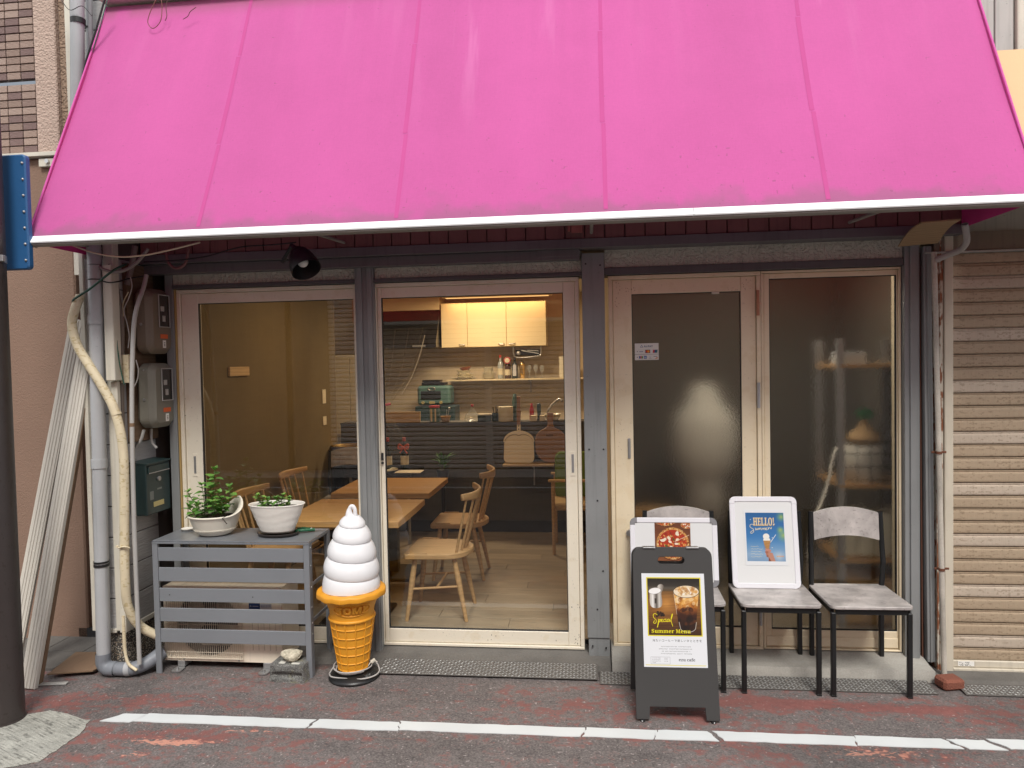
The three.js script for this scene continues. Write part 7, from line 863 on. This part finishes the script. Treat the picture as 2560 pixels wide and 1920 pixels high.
single('menu_sheet', 'pale menu sheet lying on the dark side table', 'paper', box(0.24, 0.006, 0.16, -0.985, 0.735, -2.28, { rz: 0.0 }), M.paper);
single('wooden_rail', 'pale wooden board edge at the left end of the bar', 'board', bb(-1.42, -0.975, 1.1505, 1.255, -2.72, -2.7), M.paleWood);
single('serving_dish', 'pale dish beside the wine bottles on the side table', 'dish', place(plateG(0.13, 0.02), { x: -1.23, y: 0.731, z: -2.3 }), M.ceramic);
{ const o = thing('plastic_curtain', 'clear plastic curtain tied with a pink ribbon at the window left', 'curtain', [-1.18, 0, -2.3]); const n = 26, m = 16, pos = [], idx = []; for (let j = 0; j <= m; j++) for (let i = 0; i <= n; i++) { const t = j / m, y = lerp(2.05, 0.85, t), waist = Math.exp(-(((t - 0.62) / 0.2) ** 2)), w = lerp(0.3, 0.05, waist) * (t > 0.62 ? 0.7 : 1.15 - t * 0.6), s = i / n * 2 - 1; pos.push(s * w - 0.02 * waist + (t < 0.62 ? 0.08 * (0.62 - t) : 0), y, 0.05 * Math.sin(i * 1.3 + j * 0.15) * (1 - 0.7 * waist)); } for (let j = 0; j < m; j++) for (let i = 0; i < n; i++) { const k = j * (n + 1) + i; idx.push(k, k + n + 1, k + 1, k + 1, k + n + 1, k + n + 2); } const g = new THREE.BufferGeometry(); g.setAttribute('position', new THREE.Float32BufferAttribute(pos, 3)); g.setIndex(idx); g.computeVertexNormals(); part(o, 'sheet', g, M.film); part(o, 'tie', [tube([[-0.06, 1.36, 0.04], [-0.02, 1.35, 0.07], [0.04, 1.36, 0.04]], 0.012), poly([[-0.06, 1.35], [-0.02, 1.35], [-0.03, 1.15], [-0.07, 1.0], [-0.08, 1.2]], 0.006, { z: 0.06 })], M.pink); part(o, 'edge_cord', tube([[1062, 838], [1050, 885], [1030, 940], [1004, 986]].map(([u, v]) => { const p = P(u, v, { z: -2.22 }); return [p.x + 1.18, p.y, 0.08]; }), 0.0035), M.whiteSticker); }
{ const o = thing('refrigerator', 'tall cream refrigerator beyond the brown wall, seen in the left window', 'refrigerator', [-1.98, 0.93, -3.5]); part(o, 'body', box(0.42, 0.9, 0.5, 0.02, 0.455, -0.3, { c: 0.01 }), M.fridge); part(o, 'door', box(0.2, 0.84, 0.02, -0.085, 0.45, -0.04), M.fridge); part(o, 'door', box(0.19, 0.84, 0.02, 0.115, 0.45, -0.04), M.fridge); }
{ const o = thing('waste_bin', 'tall black bin with a golden metal bowl on top near the refrigerator', 'bin', [-1.62, 0.08, -2.48]); part(o, 'bin', lathe([[0, 0], [0.13, 0], [0.16, 0.8], [0.15, 0.8], [0, 0.78]], 28), M.hood); part(o, 'bowl', lathe([[0, 0.79], [0.1, 0.8], [0.165, 0.88], [0.158, 0.88], [0.09, 0.81], [0, 0.8]], 32), M.gold); }
single('light_switch', 'pale light switch plates on the brown side wall', 'switch', [bb(-1.7855, -1.777, 1.37, 1.5, -2.33, -2.25), bb(-1.7855, -1.777, 1.17, 1.25, -2.33, -2.25)], M.paper); single('wooden_plaque', 'small wooden plaque with an anchor on the brown side wall', 'plaque', bb(-1.7855, -1.77, 1.66, 1.725, -0.84, -0.56), M.paleWood);
{ const o = thing('potted_plant', 'small dark feathery plant before the bar under the window light', 'plant', [-0.72, 0.72, -2.5]); part(o, 'pot', lathe([[0, -0.09], [0.05, -0.09], [0.06, 0], [0.055, 0], [0, -0.02]], 20), M.black); part(o, 'stand', rod([0, -0.64, 0], [0, -0.09, 0], 0.02), M.black); for (let i = 0; i < 26; i++) { const a = rnd() * 6.28, e = rr(0.2, 1.3), m = new THREE.Mesh(leafGeo, leafMats[2]); m.name = 'leaf'; m.rotation.order = 'YXZ'; m.rotation.set(-e, a, 0); m.position.set(0.02 * Math.sin(a), rr(0, 0.12), 0.02 * Math.cos(a)); m.scale.set(0.035, 0.05, 0.12); o.add(m); } }
// behind the frosted glass
{ const o = thing('storage_rack', 'steel storage rack with wooden shelves behind the right frosted pane', 'shelf', [0, 0, 0]); for (const [x, z] of [[2.165, -0.38], [2.58, -0.38], [2.165, -0.78], [2.58, -0.78]]) part(o, 'post', bb(x - 0.02, x + 0.02, 0.08, 1.82, z - 0.02, z + 0.02), M.steelDull); for (const y of [1.665, 0.945, 0.495]) part(o, 'shelf_board', bb(2.15, 2.6, y - 0.02, y, -0.8, -0.36), M.oak); }
single('white_box', 'small white box on the top shelf of the storage rack', 'box', bb(2.19, 2.33, 1.666, 1.735, -0.6, -0.42), M.snapBoard);
{ const o = thing('wire_basket', 'wire basket with a pale tub on the middle shelf behind frosted glass', 'basket', [2.34, 0.946, -0.52]); part(o, 'tub', lathe([[0, 0], [0.1, 0], [0.115, 0.22], [0, 0.22]], 28), M.whiteCloth); for (const y of [0.02, 0.1, 0.18, 0.25]) part(o, 'wire', bb(-0.17, 0.17, y, y + 0.006, 0.125, 0.131), M.hood); for (const x of [-0.16, -0.08, 0, 0.08, 0.16]) part(o, 'wire', bb(x, x + 0.005, 0, 0.25, 0.1315, 0.136), M.hood); }
single('tied_bag', 'tan bag tied with a green top above the wire basket', 'bag', lathe([[0, 0], [0.1, 0.01], [0.09, 0.06], [0.03, 0.11], [0.02, 0.15]], 20, { x: 2.35, y: 1.17, z: -0.52 }), M.basket); single('bag_tie', 'green fluffy bag tie on top of the tan bag', 'tie', [sph(0.05, 2.355, 1.36, -0.52, { s: [1, 0.7, 1] })], mat(0.05, 0.25, 0.09, { rough: 0.8 }));
for (let i = 0; i < 4; i++) single('storage_box', ['leftmost', 'second from left', 'third from left', 'rightmost'][i] + ' pale bag on the lowest shelf of the storage rack', 'bag', bb(2.18 + i * 0.1, 2.272 + i * 0.1, 0.496, 0.76 + 0.02 * (i % 2), -0.6, -0.42, { c: 0.012 }), M.ceramic);
single('crate', 'ochre crate on the floor under the storage rack', 'crate', bb(2.18, 2.5, 0.081, 0.36, -0.7, -0.42, { c: 0.01 }), M.basket);
single('power_cord', 'white cord drooping behind the right frosted pane', 'cord', tube([[2.13, 1.17, -0.34], [2.1, 1.14, -0.3], [2.05, 0.98, -0.25], [2.0, 0.86, -0.22], [1.95, 0.76, -0.2], [1.92, 0.55, -0.2]], 0.008), M.whiteCloth);
{ const g = lathe([[0, -0.1], [0.12, -0.1], [0.125, 0.1], [0.15, 0.19], [0.2, 0.24], [0.205, 0.36], [0.2, 0.48], [0.17, 0.55], [0.11, 0.61], [0.085, 0.68], [0.06, 0.72], [0, 0.735]], 36, { x: 1.5, y: 0.67, z: -1.25, s: [1.18, 1.18, 0.8] }); const o = thing('cloth_cover', 'pale cloth covered tall shape blurred behind the frosted door glass', 'covered stand'); part(o, 'cloth', g, M.whiteCloth); part(o, 'stand', [cyl(0.02, 0.02, 0.6, 1.5, 0.38, -1.25), cyl(0.14, 0.15, 0.02, 1.5, 0.092, -1.25)], M.black); }
single('stool', 'ochre topped stool low behind the frosted door glass', 'stool', [cyl(0.17, 0.17, 0.05, 1.06, 0.72, -0.55), ...[0, 1, 2].map((k) => rod([1.06 + 0.12 * Math.cos(k * 2.1), 0.7, -0.55 + 0.12 * Math.sin(k * 2.1)], [1.06 + 0.17 * Math.cos(k * 2.1), 0.081, -0.55 + 0.17 * Math.sin(k * 2.1)], 0.014))], M.oak);

renderer.render(scene, camera);
